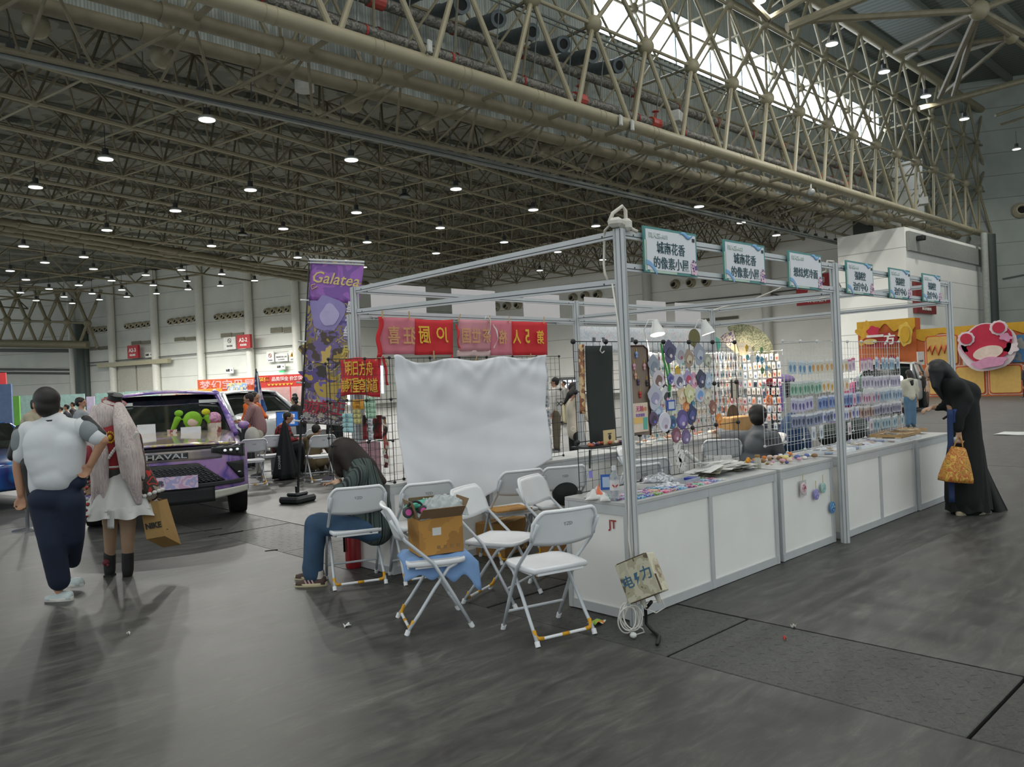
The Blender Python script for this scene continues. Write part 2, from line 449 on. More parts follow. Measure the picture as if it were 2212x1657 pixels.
for px in (186, 174): 
    p = P(px, 760, DF-.8); mb = MB(); mb.tube((p.x, p.y, 0), (p.x, p.y, 11), .7 if px == 174 else .35, n=14); struct('column', mb, mat('46504b', .6), smooth='auto')
NOZ = mat('b3ab92', .5); NOZD = mat('15120f', .8)
def nozzle(p, nrm, r, grp, lab):
    t = thing('air_nozzle', lab, 'air vent', p, grp)
    a = MB(); a.lathe(p, [(r*1.15, 0), (r*1.15, .12), (r*.95, .18), (r*.8, .55), (r*.62, .6), (r*.6, .2)], 16, nrm); obj('nozzle_shell', a, NOZ, t, True)
    a = MB(); a.lathe(p, [(r*.62, .3), (r*.6, .58)], 12, nrm+Vector((.1, -.1, -.25))); obj('nozzle_opening', a, NOZD, t)
    return t
rows1 = [((194, 714), (238, 710)), ((282, 705), (331, 699)), ((375, 695), (428, 688)), ((475.5, 685), (530, 679)), ((583, 673), (643, 666.5))]
for a_, b_ in rows1:
    for i in range(5):
        t = i/4; nozzle(PW(a_[0]+(b_[0]-a_[0])*t, a_[1]+(b_[1]-a_[1])*t, W1A, W1B)+n1*.15, n1, .33, 'air nozzles in fives on the wall with the round columns', 'cream round air nozzle in a row of five between white columns')
for px, py in ((1030, 668.5), (1075, 663), (1098.5, 661), (1122.5, 659), (1241, 643.5), (1267, 640), (1294, 637), (1461, 614.5), (1494.5, 611), (1528, 608)):
    nozzle(PW(px, py, W2A, W2B)+n2*.15, n2, .42, 'air nozzles above the booth on the plain back wall', 'cream round air nozzle with dark opening high on the back wall above the booth')
def wquad(name, px0, py0, px1, py1, A, B, nrm, off, m_, lab=None, cat=None, grp=None, th=.06):
    """upright board on a wall, given by two opposite corners in the photo"""
    a = PW(px0, py0, A, B)+nrm*off; b = PW(px1, py1, A, B)+nrm*off
    u = Vector((b.x-a.x, b.y-a.y, 0)); L = u.length; u.normalize(); z0, z1 = min(a.z, b.z), max(a.z, b.z)
    mb = MB(); mb.plate([(0, z0), (L, z0), (L, z1), (0, z1)], (a.x, a.y, 0), u, UZ, th)
    c = Vector(((a.x+b.x)/2, (a.y+b.y)/2, (z0+z1)/2))
    if lab: o = thing(name, lab, cat, c, grp); obj('board', mb, m_, o)
    else: o = struct(name, mb, m_)
    return o, c+nrm*(th/2+.01), u, L, z1-z0
GR = mat('8d8a78', .7)
gi = 1
for a, b, c_, d in ((198, 749, 238, 756), (288, 737, 330, 744), (381, 729, 426, 736), (481, 720, 530, 728), (588, 708, 641, 718)):
    for h in (0, 1):
        x0 = a+(c_-a)*(.52*h); x1 = a+(c_-a)*(.48+.52*h)
        o, c, u, L, hh = wquad('wall_grille', x0, b+(0 if h else 1), x1, d-(1 if h else 0), W1A, W1B, n1, .25, GR, 'long beige louvred wall grille under the row of five air nozzles', 'vent', 'wall grilles under the air nozzles')
        mb = MB()
        for q in range(5): mb.plate([(-L/2, -.012), (L/2, -.012), (L/2, .012), (-L/2, .012)], c+UZ*((q-2)*hh/6), u, UZ, .03)
        obj('louvre', mb, mat('6e6c5e', .7), o)
o, c, u, L, hh = wquad('wall_grille', 1512, 696, 1597, 682, W2A, W2B, n2, .25, GR, 'grey louvred wall grille behind the clip lamps of the booth', 'vent')
mb = MB()
for q in range(5): mb.plate([(-L/2, -.02), (L/2, -.02), (L/2, .02), (-L/2, .02)], c+UZ*((q-2)*hh/6), u, UZ, .03)
obj('louvre', mb, mat('6e6c5e', .7), o)
# service pipes along the walls
def wpipe(pts, A, B, nrm, r, m_, name='service_pipe', lab=''):
    pp = [PW(x, y, A, B)+nrm*.5 for x, y in pts]; mb = MB(); mb.pipe(pp, r, 8); single(name, mb, m_, lab, 'pipe', None, True, pp[0])
DP = mat('5c605b', .6)
wpipe([(190, 785), (400, 767), (648, 745.5)], W1A, W1B, n1, .05, DP, lab='thin dark pipe running along the columned wall below its signs')
wpipe([(180, 791.5), (300, 781)], W1A, W1B, n1, .04, DP, lab='thin dark pipe behind the sliding-gate rail')
wpipe([(1350, 665), (1620, 639), (1700, 629.5), (1760, 622)], W2A, W2B, n2, .06, DP, lab='upper thin grey pipe on the back wall above the booth grids')
wpipe([(1510, 667.5), (1620, 654), (1655, 649), (1663, 640), (1672, 636), (1682, 638), (1690, 642), (1740, 634)], W2A, W2B, n2, .07, DP, lab='lower grey pipe with an arch over a column on the back wall')
# sliding gate on the columned wall
a = PW(228, 792, W1A, W1B)+n1*.9; b = PW(380, 777, W1A, W1B)+n1*.9; zr = (a.z+b.z)/2
rail = MB(); d = (b-a); d.z = 0; rail.plate([(0, -.25), (d.length, -.25), (d.length, .25), (0, .25)], (a.x, a.y, zr), d.normalized(), UZ, .5)
g = struct('door_1', MB(), mat('b2b0a2', .6)); obj('door_rail', rail, mat('a8a388', .5), g)
for p0, p1 in (((262, 795), (300, 791)), ((301, 791), (345, 786))):
    q0 = PW(*p0, W1A, W1B)+n1*.35; q1 = PW(*p1, W1A, W1B)+n1*.35; d = q1-q0; d.z = 0; mb = MB()
    mb.plate([(.1, 0), (d.length-.1, 0), (d.length-.1, zr-.3), (.1, zr-.3)], (q0.x, q0.y, 0), d.normalized(), UZ, .15); obj('door_leaf', mb, mat('adaca0', .6), g)
# ---------- signs on the hall walls ----------
RED = mat('a5272b', .5); WH = mat('dcdcd6', .5); BLK = mat('17191a', .5)
def hall_sign(px0, py0, px1, py1, A, B, nrm, m_, lab, texts, name='hall_sign', off=1.2, th=.3):
    o, c, u, L, hh = wquad(name, px0, py0, px1, py1, A, B, nrm, off, m_, lab, 'sign', None, th)
    if u.dot(RT) < 0: u = -u
    for t, dx, dy, s, cm in texts:
        mb = MB(); text_mb(mb, t, c+nrm*.02+u*dx*L+UZ*dy*hh, u, UZ, s*hh, .02, .02); obj('lettering', mb, cm, o)
    return o, c, u, L, hh
TW = mat('e8e6e0', .5)
hall_sign(298, 775, 319, 745.5, W1A, W1B, n1, RED, 'small red hall sign reading A2-3 over the sliding gate', [('A2-3', 0, .12, .3, TW), ('货运通道', 0, -.25, .16, TW)])
hall_sign(539, 754, 566, 723, W1A, W1B, n1, RED, 'red hall sign reading A2-2 on a round column', [('A2-2', 0, .12, .3, TW), ('货运通道', 0, -.25, .16, TW)], off=1.6)
SG = mat('c1c0b6', .6)
def ring(c, u, r, w_):
    mb = MB(); K = 24; n_ = u.cross(UZ)
    rr = [[c+u*(rad*math.cos(2*math.pi*i/K))+UZ*(rad*math.sin(2*math.pi*i/K))+n_*0 for i in range(K)] for rad in (r, r-w_)]
    for i in range(K): mb.quad(rr[0][i], rr[0][(i+1) % K], rr[1][(i+1) % K], rr[1][i])
    mb.plate([(-r*.75, -w_/2), (r*.75, -w_/2), (r*.75, w_/2), (-r*.75, w_/2)], c, (u-UZ).normalized(), (u+UZ).normalized(), .01); return mb
o, c, u, L, hh = hall_sign(493.5, 756, 518, 727.5, W1A, W1B, n1, WH, 'white notice with a grey no-smoking ring beside the A2-2 sign', [('禁止吸烟', 0, -.22, .15, mat('77777a', .6))], 'notice_board', .6, .08)
obj('symbol', ring(c+UZ*hh*.2+n1*.02, u, hh*.2, hh*.05), mat('6a6a6c', .6), o)
o, c, u, L, hh = hall_sign(586, 783, 600.5, 759, W1A, W1B, n1, WH, 'small white no-smoking notice, leftmost of three under the nozzles', [('禁止吸烟', 0, -.32, .12, mat('77777a', .6))], 'notice_board', .6, .08)
obj('symbol', ring(c+UZ*hh*.12+n1*.02, u, hh*.2, hh*.05), mat('8c2e2e', .6), o)
hall_sign(604.5, 781.5, 630, 763.5, W1A, W1B, n1, WH, 'low wide white notice between the no-smoking and the yellow warning notices', [('消防通道 禁止占用', 0, .1, .22, mat('88888a', .6)), ('NO PARKING', 0, -.25, .14, mat('88888a', .6))], 'notice_board', .6, .08)
o, c, u, L, hh = hall_sign(634, 780.5, 648, 756, W1A, W1B, n1, WH, 'white notice with a yellow warning triangle beside the flag banner', [('注意安全', 0, -.34, .11, mat('77777a', .6))], 'notice_board', .6, .08)
mb = MB(); mb.plate([(-.36*L, -.1*hh), (.36*L, -.1*hh), (0, .34*hh)], c+n1*.02, u, UZ, .02); obj('symbol', mb, mat('d39a1c', .5), o)
mb = MB(); mb.box(c+n1*.06+UZ*hh*.05, (.06, .06, .3)); obj('symbol', mb, BLK, o)
for q, (x0, y0, x1, y1, lb) in enumerate(((500, 807, 515, 793.5, 'white exit arrow sign above the orange fascia'), (609, 799, 626, 786, 'white exit arrow sign above the green running-man lamp'), (326.5, 773, 341, 761, 'white exit arrow sign beside the A2-3 sign'))):
    hall_sign(x0, y0, x1, y1, W1A, W1B, n1, WH, lb, [('疏散', -.2, .05, .45, BLK), ('→', .28, .05, .3, BLK)], 'exit_sign', .7, .1)
o, c, u, L, hh = wquad('exit_lamp', 614, 804.5, 623, 800.5, W1A, W1B, n1, .7, mat('25c25a', .4, emit=1.4), 'lit green exit lamp under a white arrow sign', 'lamp')
hall_sign(1742, 664, 1810, 595, W2A, W2B, n2, RED, 'large red washroom sign reading WOMEN behind the booth fascia', [('女洗手间', 0, .3, .2, TW), ('WOMEN', .1, -.38, .12, TW)], off=2.4)
o = bpy.data.objects['hall_sign.002']
cc = PW(1776, 630, W2A, W2B)+n2*2.6; uu = u2 if u2.dot(RT) > 0 else -u2
mb = MB(); mb.ball(cc+UZ*.85, .2); mb.plate([(-.12, .6), (.12, .6), (.42, -.2), (-.42, -.2)], cc, uu, UZ, .06); mb.plate([(-.2, -.2), (-.04, -.2), (-.04, -.8), (-.2, -.8)], cc, uu, UZ, .06); mb.plate([(.2, -.2), (.04, -.2), (.04, -.8), (.2, -.8)], cc, uu, UZ, .06); obj('symbol', mb, TW, o)
YB = 19.95
def block_sign(px0, py0, px1, py1, m_, lab, texts):
    a = PY(px0, py0, YB); b = PY(px1, py1, YB); mb = MB(); c = (a+b)/2; mb.box(c, (abs(b.x-a.x), .2, abs(b.z-a.z))); o = thing('hall_sign', lab, 'sign', c); obj('board', mb, m_, o)
    for t, dy, s in texts:
        mb = MB(); text_mb(mb, t, c+Vector((0, -.12, dy*abs(b.z-a.z))), Vector((1, 0, 0)), UZ, s*abs(b.z-a.z), .02, .02); obj('lettering', mb, TW, o)
block_sign(1977, 676, 2017, 611, mat('7d2b2b', .5), 'dark red sign on the white block behind the far end of the booth', [('无障碍', .2, .2), ('NO SMOKING', -.36, .09)])
# ceiling-hung ledge and camera on the service block
mb = MB(); mb.box((64.4, 19.96, 9.95), (16.4, .2, 1.3)); struct('trim_3', mb, mat('8f918b', .6))
t = thing('security_camera', 'small dark camera on the top corner of the white service block', 'camera', (57.6, 19.6, 10.2))
mb = MB(); mb.box((57.6, 19.6, 10.2), (.5, .5, .35), None, .06); obj('camera_body', mb, BLK, t)
mb = MB(); mb.tube((57.6, 19.85, 10.35), (57.6, 19.6, 10.35), .06); obj('bracket', mb, WH, t)
nozzle(PW(2202, 456, (73.2, 24), (82, 8.))+Vector((-.2, -.1, 0)), Vector((-.87, -.48, 0)), .55, None, 'single large round air nozzle on the dark wall at the right edge')
mb = MB(); mb.pipe([PW(x, y, (73.2, 24), (82, 8.))+Vector((-.2, -.1, 0)) for x, y in ((2165, 603), (2212, 594))], .06); single('service_pipe', mb, DP, 'thin pipe on the dark wall at the right edge', 'pipe')
# cardan strips on wall at far left
for q, (y0) in enumerate((755, 796, 804)):
    mb = MB(); a = P(-200, y0, DF+2.6); b = P(168, y0+3, DF-.2); mb.tube(a, b, .12 if q else .2, n=6); single('service_pipe', mb, DP, ['pale ledge high on the far left wall', 'upper thin pipe on the far left wall', 'lower thin pipe on the far left wall'][q], 'pipe', None, False, a)
# ================= STEEL =================
def frustum_members(pairs, r, mb, n=6):
    for p, q in pairs: mb.tube(p, q, r, n=n, cap=False)
YG = 20.4
# main girder: front and rear tube, ball joints, diagonals
mb = MB(); mb.tube((-6, 20.0, 12), (75.7, 20.0, 12), .25, n=18)
for i in range(24):
    x = -2.0+3.5*i+1.75
    for dx in (-.16, .16): mb.tube((x+dx-.015, 20, 12), (x+dx+.015, 20, 12), .262, n=18)
struct('girder_bottom_chord', mb, CREAM, smooth='auto')
for yy, r in ((21.62, .22), (23.15, .22)):
    mb = MB(); mb.tube((-6, yy, 12), (72, yy, 12), r, n=16)
    for i in range(23): mb.tube((-2.6+3.5*i, yy, 12), (-1.6+3.5*i, yy, 12), r+.05, n=16)
    struct('girder_bottom_chord', mb, CREAMD, smooth='auto')
XB = [0.0+3.5*i+.1 for i in range(23)]                    # ball columns
balls, rods, dark = MB(), MB(), MB()
for x in XB:
    for z, r in ((15.9, .36), (19.8, .26)):
        balls.ball((x, YG, z), r, 14, 9)
    for z in (15.9, 19.8): balls.ball((x, 23.6, z), .28, 12, 8)
for x in XB:
    xl, xr = x-1.75, x+1.75
    for q, sgn in ((xl, 1), (xr, -1)):
        rods.tube((q+.13*sgn, 20.02, 12.1), (x, YG, 15.9), .1, n=8, cap=False)
        rods.tube((q, 23.3, 12.1), (x, 23.6, 15.9), .08, n=6, cap=False)
        rods.tube((q, YG, 22.7), (x, YG, 19.8), .1, n=8, cap=False)
        rods.tube((q, 23.6, 22.7), (x, 23.6, 19.8), .08, n=6, cap=False)
    rods.tube((x, YG, 15.9), (x+3.5, YG, 19.8), .1, n=8, cap=False)
    rods.tube((x, YG, 15.9), (x-3.5, YG, 19.8), .1, n=8, cap=False)
    rods.tube((x, YG, 15.9), (x, YG, 19.8), .07, n=6, cap=False)
    rods.tube((x, 23.6, 15.9), (x+3.5, 23.6, 19.8), .07, n=6, cap=False)
    rods.tube((x, 23.6, 15.9), (x-3.5, 23.6, 19.8), .07, n=6, cap=False)
    rods.tube((x, YG, 15.9), (x, 23.6, 15.9), .07, n=6, cap=False); rods.tube((x, YG, 19.8), (x, 23.6, 19.8), .07, n=6, cap=False)
    rods.tube((x, YG, 15.9), (x+1.75, 23.3, 12.1), .05, n=6, cap=False); rods.tube((x, YG, 15.9), (x-1.75, 23.3, 12.1), .05, n=6, cap=False)
    rods.tube((x-1.75, 20, 12), (x-1.75, 21.6, 12), .07, n=6, cap=False); rods.tube((x, YG, 22.8), (x+1.7, 23.6, 22.8), .06, n=6, cap=False)
for z in (15.9, 19.8):
    rods.tube((XB[0], YG, z), (XB[-1], YG, z), .075, n=8); rods.tube((XB[0], 23.6, z), (XB[-1], 23.6, z), .07, n=8)
struct('girder_ball_joints', balls, CREAM, smooth=True); struct('girder_web_rods', rods, CREAM, smooth='auto')
mb = MB(); mb.tube((-6, YG, 22.85), (82, YG, 22.85), .3, n=16); mb.tube((-6, 23.6, 22.85), (82, 23.6, 22.85), .22, n=12); struct('girder_top_chord', mb, CREAM, smooth='auto')
# pipework lying inside the girder
GP = mixmat(['57554f', '6c6a62', '45443f', '77746a'], 5, 'noise', .6, detail=6)
for yy, z, r, lb in ((21.9, 14.55, .2, 'upper grey lagged pipe along the main girder'), (21.0, 12.95, .17, 'lower grey lagged pipe with red collars along the main girder'), (22.6, 13.9, .16, 'rear grey pipe deep inside the main girder')):
    t = thing('lagged_pipe', lb, 'pipe', (5, yy, z)); mb = MB(); mb.tube((-4, yy, z), (57, yy, z), r, n=12); obj('pipe_run', mb, GP, t, 'auto')
    for i in range(14):
        mb = MB(); x = 7+i*3.5+(yy-21); mb.tube((x, yy, z), (x+.07, yy, z), r+.03, n=12); obj('collar', mb, mat('8e3027', .6), t)
for x0, y0, z0 in ((12.4, 21.9, 14.55), (15.1, 21.9, 14.55), (24.2, 21.0, 12.95), (29.3, 21, 12.95), (49, 21, 12.95)):
    t = thing('pipe_valve', 'red pipe valve on the grey pipework above the main girder tube', 'valve', (x0, y0, z0), 'red valves on the girder pipework')
    mb = MB(); mb.tube((x0-.3, y0, z0), (x0+.3, y0, z0), .25, n=12); obj('valve_body', mb, mat('9c3a30', .5), t); mb = MB(); mb.tube((x0, y0, z0), (x0, y0-.1, z0+.5), .04); mb.lathe((x0, y0-.1, z0+.5), [(.16, 0), (.16, .03)], 12); obj('valve_wheel', mb, mat('9c3a30', .5), t)
BG = mat('4e585b', .5, var=.1)
for i in range(8):
    x = 14.8+i*1.79; a = Vector((x+.75, 23.7, 15.9)); b = Vector((x, 21.0, 15.14)); d = (b-a).normalized()
    t = thing('duct_nozzle', 'blue-grey cylindrical air duct nozzle poking through the girder', 'air duct', a, 'duct nozzles in the main girder')
    mb = MB(); mb.lathe(a, [(.34, 0), (.36, .5), (.30, .6), (.30, 2.3), (.33, 2.32), (.33, 2.5), (.2, 2.5), (.18, 2.2)], 16, d); obj('duct_shell', mb, BG, t, 'auto')
    mb = MB(); mb.lathe(a+d*2.42, [(.19, 0), (.19, .05)], 14, d); obj('duct_opening', mb, mat('101213', .8), t)
mb = MB(); mb.tube((-4, 20.9, 15.75), (40, 20.9, 15.75), .05, n=6); mb.tube((-4, 21.0, 15.6), (40, 21.0, 15.6), .03, n=6)
for i in range(12): mb.tube((12+i*2, 21, 15.7), (12+i*2, 21.6, 12.1), .025, n=5)
single('cable_tray', mb, mat('59605c', .5), 'thin dark cable tray on hangers along the row of duct nozzles', 'cable tray')
# boxes and floodlights on the girder
def gbox(px, py, Y, s, m_, lab, cat='box', name='junction_box'):
    c = PY(px, py, Y); t = thing(name, lab, cat, c); mb = MB(); mb.box(c, s, rotz(.3), .02); obj('housing', mb, m_, t)
    mb = MB(); mb.tube(c, c+Vector((0, .4, -.3)), .03); obj('bracket', mb, DP, t)
GBX = mat('a9aca6', .5)
gbox(1461, 254, 20.6, (.7, .5, .5), GBX, 'pale tilted floodlight box on the girder above the first booth sign', 'light'); gbox(1341, 260, 19.7, (.22, .1, .42), GBX, 'small grey box strapped to the main tube, left one of the pair'); gbox(1366, 271, 19.7, (.22, .1, .42), GBX, 'small grey box strapped to the main tube, right one of the pair')
gbox(928, 100, 19.7, (.2, .1, .4), GBX, 'grey box strapped to the main tube above the lagged pipe end'); gbox(1985, 399, 20.2, (.9, .1, 1.6), GBX, 'flat grey panel standing on the girder near its right end', 'panel', 'cable_board'); gbox(1995, 435, 20.2, (.8, .6, .5), GBX, 'pale floodlight box below the flat grey girder panel', 'light')
c = PY(1752, 415, 19.9); t = thing('dome_camera', 'small round dome camera hanging under the main tube', 'camera', c); mb = MB(); mb.ball(c, .22); obj('dome', mb, mat('8c8f8c', .3), t, True); mb = MB(); mb.tube(c, c+UZ*.8, .04); obj('stem', mb, WH, t)
# ---------- roof space frame beyond the girder ----------
ang = math.radians(12.8); e1 = Vector((math.cos(ang), math.sin(ang), 0)); e2 = Vector((-math.sin(ang), math.cos(ang), 0)); O = Vector((10.27, 31.64, 0)); M1, M2 = 3.46, 3.33
fa = Vector((10.16, 55.14)); fb = Vector((35.94, 66.11)); fd = (fb-fa).normalized()
def inside(p):
    if p.y < 24.6: return False
    w2 = (p.x-W2A.x)*(W2B.y-W2A.y)-(p.y-W2A.y)*(W2B.x-W2A.x)
    s = (p.x-fa.x)*fd.y-(p.y-fa.y)*fd.x
    return s > .4 and p.x < 66 and w2 > 0 if False else (s > .4 and p.x < W2A.x+(p.y-W2A.y)*(W2B.x-W2A.x)/(W2B.y-W2A.y)-.5 and p.x > -14)
ch, cr, dg_, jn, tp = MB(), MB(), MB(), MB(), MB()
N = {}
for i in range(-10, 20):
    for j in range(-4, 14):
        p = O+e1*(i*M1)+e2*(j*M2)
        if inside(p): N[(i, j)] = p+UZ*12
T = {}
for (i, j), p in N.items():
    jn.ball(p, .15, 8, 5)
    if (i+1, j) in N: ch.tube(p, N[(i+1, j)], .085, n=6, cap=False)
    if (i, j+1) in N: cr.tube(p, N[(i, j+1)], .045, n=5, cap=False)
    for a in (0, -1):
        for b_ in (0, -1):
            k = (i+a, j+b_); q = O+e1*((k[0]+.5)*M1)+e2*((k[1]+.5)*M2)+UZ*14.9
            if q.y > 24.8: T[k] = q; dg_.tube(p, q, .05, n=5, cap=False)
for (i, j), p in T.items():
    if (i+1, j) in T: tp.tube(p, T[(i+1, j)], .05, n=5, cap=False)
    if (i, j+1) in T: tp.tube(p, T[(i, j+1)], .05, n=5, cap=False)
struct('roof_frame_chords', ch, CREAM); struct('roof_frame_cross_bars', cr, CREAM); struct('roof_frame_struts', dg_, CREAMD); struct('roof_frame_joints', jn, CREAM, smooth=True); struct('roof_frame_top_bars', tp, CREAMD)
# struts reaching from the roof frame down to the girder tubes, big ball joints of the last row
mb = MB(); jb = MB()
for i in range(17):
    x = -1.7+3.5*i; q = Vector((x+.5, 25.4, 12.4)); jb.ball(q, .38, 12, 8); mb.tube((x, 23.1, 12), q, .08, n=6, cap=False); mb.tube((x, 20, 12), (x, 21.6, 12), .09, n=6, cap=False)
    for dx in (-1.7, 0, 1.7): mb.tube((x, 21.6, 12), (x+dx, 24.4, 11.1), .05, n=5, cap=False)
mb.tube((-6, 24.4, 11.1), (58, 24.4, 11.1), .09, n=8)
struct('girder_lower_struts', mb, CREAMD); struct('girder_lower_joints', jb, CREAM, smooth=True)
# gantry rail under the frame
t = thing('crane_rail', 'long grey rail with hangers running under the roof frame', 'rail', (4, 25.2, 11))
mb = MB(); A_, B_ = G(-60, 106, 11), G(1890, 545, 11); d = (B_-A_).normalized(); mb.box((A_+B_)/2, ((B_-A_).length, .16, .09), rotz(math.atan2(d.y, d.x))); mb.box((A_+B_)/2+UZ*.12, ((B_-A_).length, .28, .12), rotz(math.atan2(d.y, d.x))); obj('rail_beam', mb, mat('717773', .5), t)
for i in range(36):
    p = A_+(B_-A_)*((i+.5)/36); mb = MB(); mb.box(p+UZ*.27, (.18, .2, .22)); mb.tube(p+UZ*.3, p+UZ*1.1, .02, n=4); obj('hanger', mb, mat('2d302f', .6), t)
# far girder at the left: three tubes with ball joints
for k, off in enumerate((0, -1.35, -2.7)):
    nn = Vector((-fd.y, fd.x, 0)); a = Vector((fa.x, fa.y, 12))-nn*(-off)-Vector((fd.x, fd.y, 0))*24; b = a+Vector((fd.x, fd.y, 0))*62
    mb = MB(); mb.tube(a, b, .22, n=12)
    for q in range(16): c = a+(b-a)*(q/16); mb.tube(c, c+Vector((fd.x, fd.y, 0))*.7, .27, n=12)
    struct('girder_left_chord', mb, CREAMD, smooth='auto')
# open frames of the hall beyond
mb = MB()
for k in range(5):
    base = Vector((fa.x, fa.y, 0))+Vector((-fd.y, fd.x, 0))*(7+k*8.5)-Vector((fd.x, fd.y, 0))*26; step = 7.
    for q in range(8):
        a = base+Vector((fd.x, fd.y, 0))*(q*step)
        if a.x > 38-(a.y-70)*.35: break
        b = a+Vector((fd.x, fd.y, 0))*step; h = a+Vector((fd.x, fd.y, 0))*step/2
        mb.tube(a+UZ*12.6, b+UZ*12.6, .08, n=5); mb.tube(a+UZ*12.6, h+UZ*15.6, .07, n=5); mb.tube(b+UZ*12.6, h+UZ*15.6, .07, n=5); mb.tube(a+UZ*12.6, a+UZ*12.6+Vector((-fd.y, fd.x, 0))*8.5, .1, n=5)
struct('roof_frame_far_bars', mb, CREAMD)
# end girder across the far left
mb = MB(); jb = MB(); D = DF-5
a, b = P(-260, 737, D), P(190, 745, D); mb.tube(a, b, .45, n=12)
for k in range(5):
    c = P(15+43.5*k, 691+k*1.8, D); jb.ball(c, .45, 10, 7)
    for dx, dy in ((-20, 52), (22, 53), (-18, -38), (18, -40), (-30, -72), (30, -72)): mb.tube(c, P(15+43.5*k+dx, 691+k*1.8+dy, D+(1 if abs(dx) > 25 else 0)), .17, n=6)
mb.tube(P(-260, 682, D), P(190, 698, D), .13); mb.tube(P(-260, 612, D), P(165, 628, D), .2, n=6)
struct('girder_end', mb, CREAM, smooth='auto'); struct('girder_end_joints', jb, CREAM, smooth=True)
# high roof trusses over the aisle at the right
mb = MB(); jb = MB()
q0 = P(2115, 22, 36.)
for p in (P(1935, 112, 44), P(1740, 45, 36), P(2030, 210, 48), P(2212, 75, 37), P(2330, -60, 36), P(2000, -80, 36), P(1960, 125, 46), P(2060, 205, 50)): mb.tube(q0, p, .16, n=8)
q1 = P(2185, 80, 40.); jb.ball(q0, .45); jb.ball(q1, .35)
for p in (P(1985, 140, 50), P(1930, 115, 45), P(2030, 208, 52), P(2290, 160, 40), P(2300, 20, 40), P(2120, 30, 38)): mb.tube(q1, p, .12, n=8)
q2 = P(1660, 42, 33)
for p in (P(1800, -40, 34), P(1560, -60, 32)): mb.tube(q2, p, .14, n=8)
mb.tube(P(1985, 235, 46), P(2300, 150, 46), .18); mb.tube(P(2150, 250, 50), P(2300, 200, 50), .1); mb.tube(P(2160, 270, 56), P(2300, 225, 56), .08); mb.tube(P(1700, 60, 34), P(2000, -60, 34), .2)
struct('roof_truss_high', mb, CREAMD, smooth='auto'); struct('roof_truss_high_joints', jb, CREAM, smooth=True)
# ---------- high-bay lamps ----------
LENS = mat('f4f6f2', .4, emit=2.6); HOUS = mat('1b1e1e', .5); RIM = mat('a5a8a4', .4)
def lamp_proto(lit=True):
    t = thing('high_bay_lamp', '', 'lamp', (0, 0, 0))
    a = MB(); a.lathe((0, 0, -.03), [(.27, 0), (.27, .02)], 24); obj('lamp_lens', a, LENS if lit else mat('6b6f6c', .4), t)
    a = MB(); a.lathe((0, 0, .012), [(.285, -.02), (.29, .02), (.2, .10), (.13, .13)], 24); obj('lamp_shade', a, RIM if lit else HOUS, t, 'auto')
    a = MB(); a.lathe((0, 0, .13), [(.12, 0), (.12, .25), (.05, .28)], 14); obj('lamp_housing', a, HOUS, t, 'auto')
    a = MB(); a.tube((0, 0, .4), (0, 0, 1.3), .015, n=5); obj('hanger_rod', a, HOUS, t)
    return t
LS = [(447, 258), (228, 343), (77, 404), (541, 410), (759, 345), (379, 455), (231, 497), (770, 459), (612, 494), (457, 531), (985, 408), (1152, 453), (951, 492), (793, 523), (942, 547), (1089, 523), (1287, 488), (1205, 544), (1302, 561), (1510, 446), (1601, 481), (1677, 508), (1166, 584), (643, 556), (785, 577), (51, 532),
      (97, 567), (22, 585), (181, 555), (202, 581), (56, 604), (106, 624), (44, 632), (78, 649), (138.5, 641), (170, 616), (156, 655), (199, 634), (215, 647), (241, 606), (263, 626), (274, 641), (315, 594), (331, 616), (338, 634), (392, 583), (404, 607), (406, 625), (479, 592), (476, 617), (550, 606)]
pl = lamp_proto(); first = True
def light_at(p, W, size=.5):
    l = bpy.data.lights.new('hall_light', 'AREA'); l.shape = 'DISK'; l.size = size; l.energy = W; l.color = (1., .985, .93); l.spread = math.radians(165)
    o = bpy.data.objects.new('hall_light', l); COL.objects.link(o); o.location = p
for k, (px, py) in enumerate(LS):
    p = G(px, py, 11); t = dup(pl, p, 0, 'round high-bay lamp, lit, hanging from the hall roof frame', 'lit high-bay lamps under the low roof'); light_at(p-UZ*.08, LAMP_W*(.3 if p.x > 44 else 1))
for px, py in ((1797, 95), (1910, 155), (2000, 208), (2083, 257), (1640, 2), (2196, 322)):
    p = G(px, py, 17); t = dup(pl, p, 0, 'round high-bay lamp, lit, hanging in front of the windowed girder', 'lit high-bay lamps under the high roof'); light_at(p-UZ*.08, LAMP_W*.45)
for px, py in ((522, 505), (876, 430), (1302, 610)):
    pass
pd = lamp_proto(False)
for k, (px, py) in enumerate(((524, 507), (874, 425), (1290, 520))):
    dup(pd, G(px, py, 11), 0, 'unlit dark high-bay lamp among the lit ones', 'unlit high-bay lamps')
for q in (pl, pd):
    for c in list(q.children): bpy.data.objects.remove(c)
    bpy.data.objects.remove(q)
# unseen lights without fixtures, added over the aisle to light booth and corrugated wall
for i in range(-1, 5):
    for j in range(4):
        light_at(Vector((2+i*7.0, 1+j*6.0-4, 23)), LAMP_W*.2, 1.6)
c = P(658, 197, 27.); t = thing('round_speaker', 'white round box hanging among the roof bars under the girder', 'speaker', c); mb = MB(); mb.tube(c, c+UZ*.35, .33, n=16); obj('speaker_body', mb, mat('b9bab5', .5), t); mb = MB(); mb.box(c+UZ*.5, (.3, .3, .3)); obj('speaker_mount', mb, mat('4c2a24', .6), t)
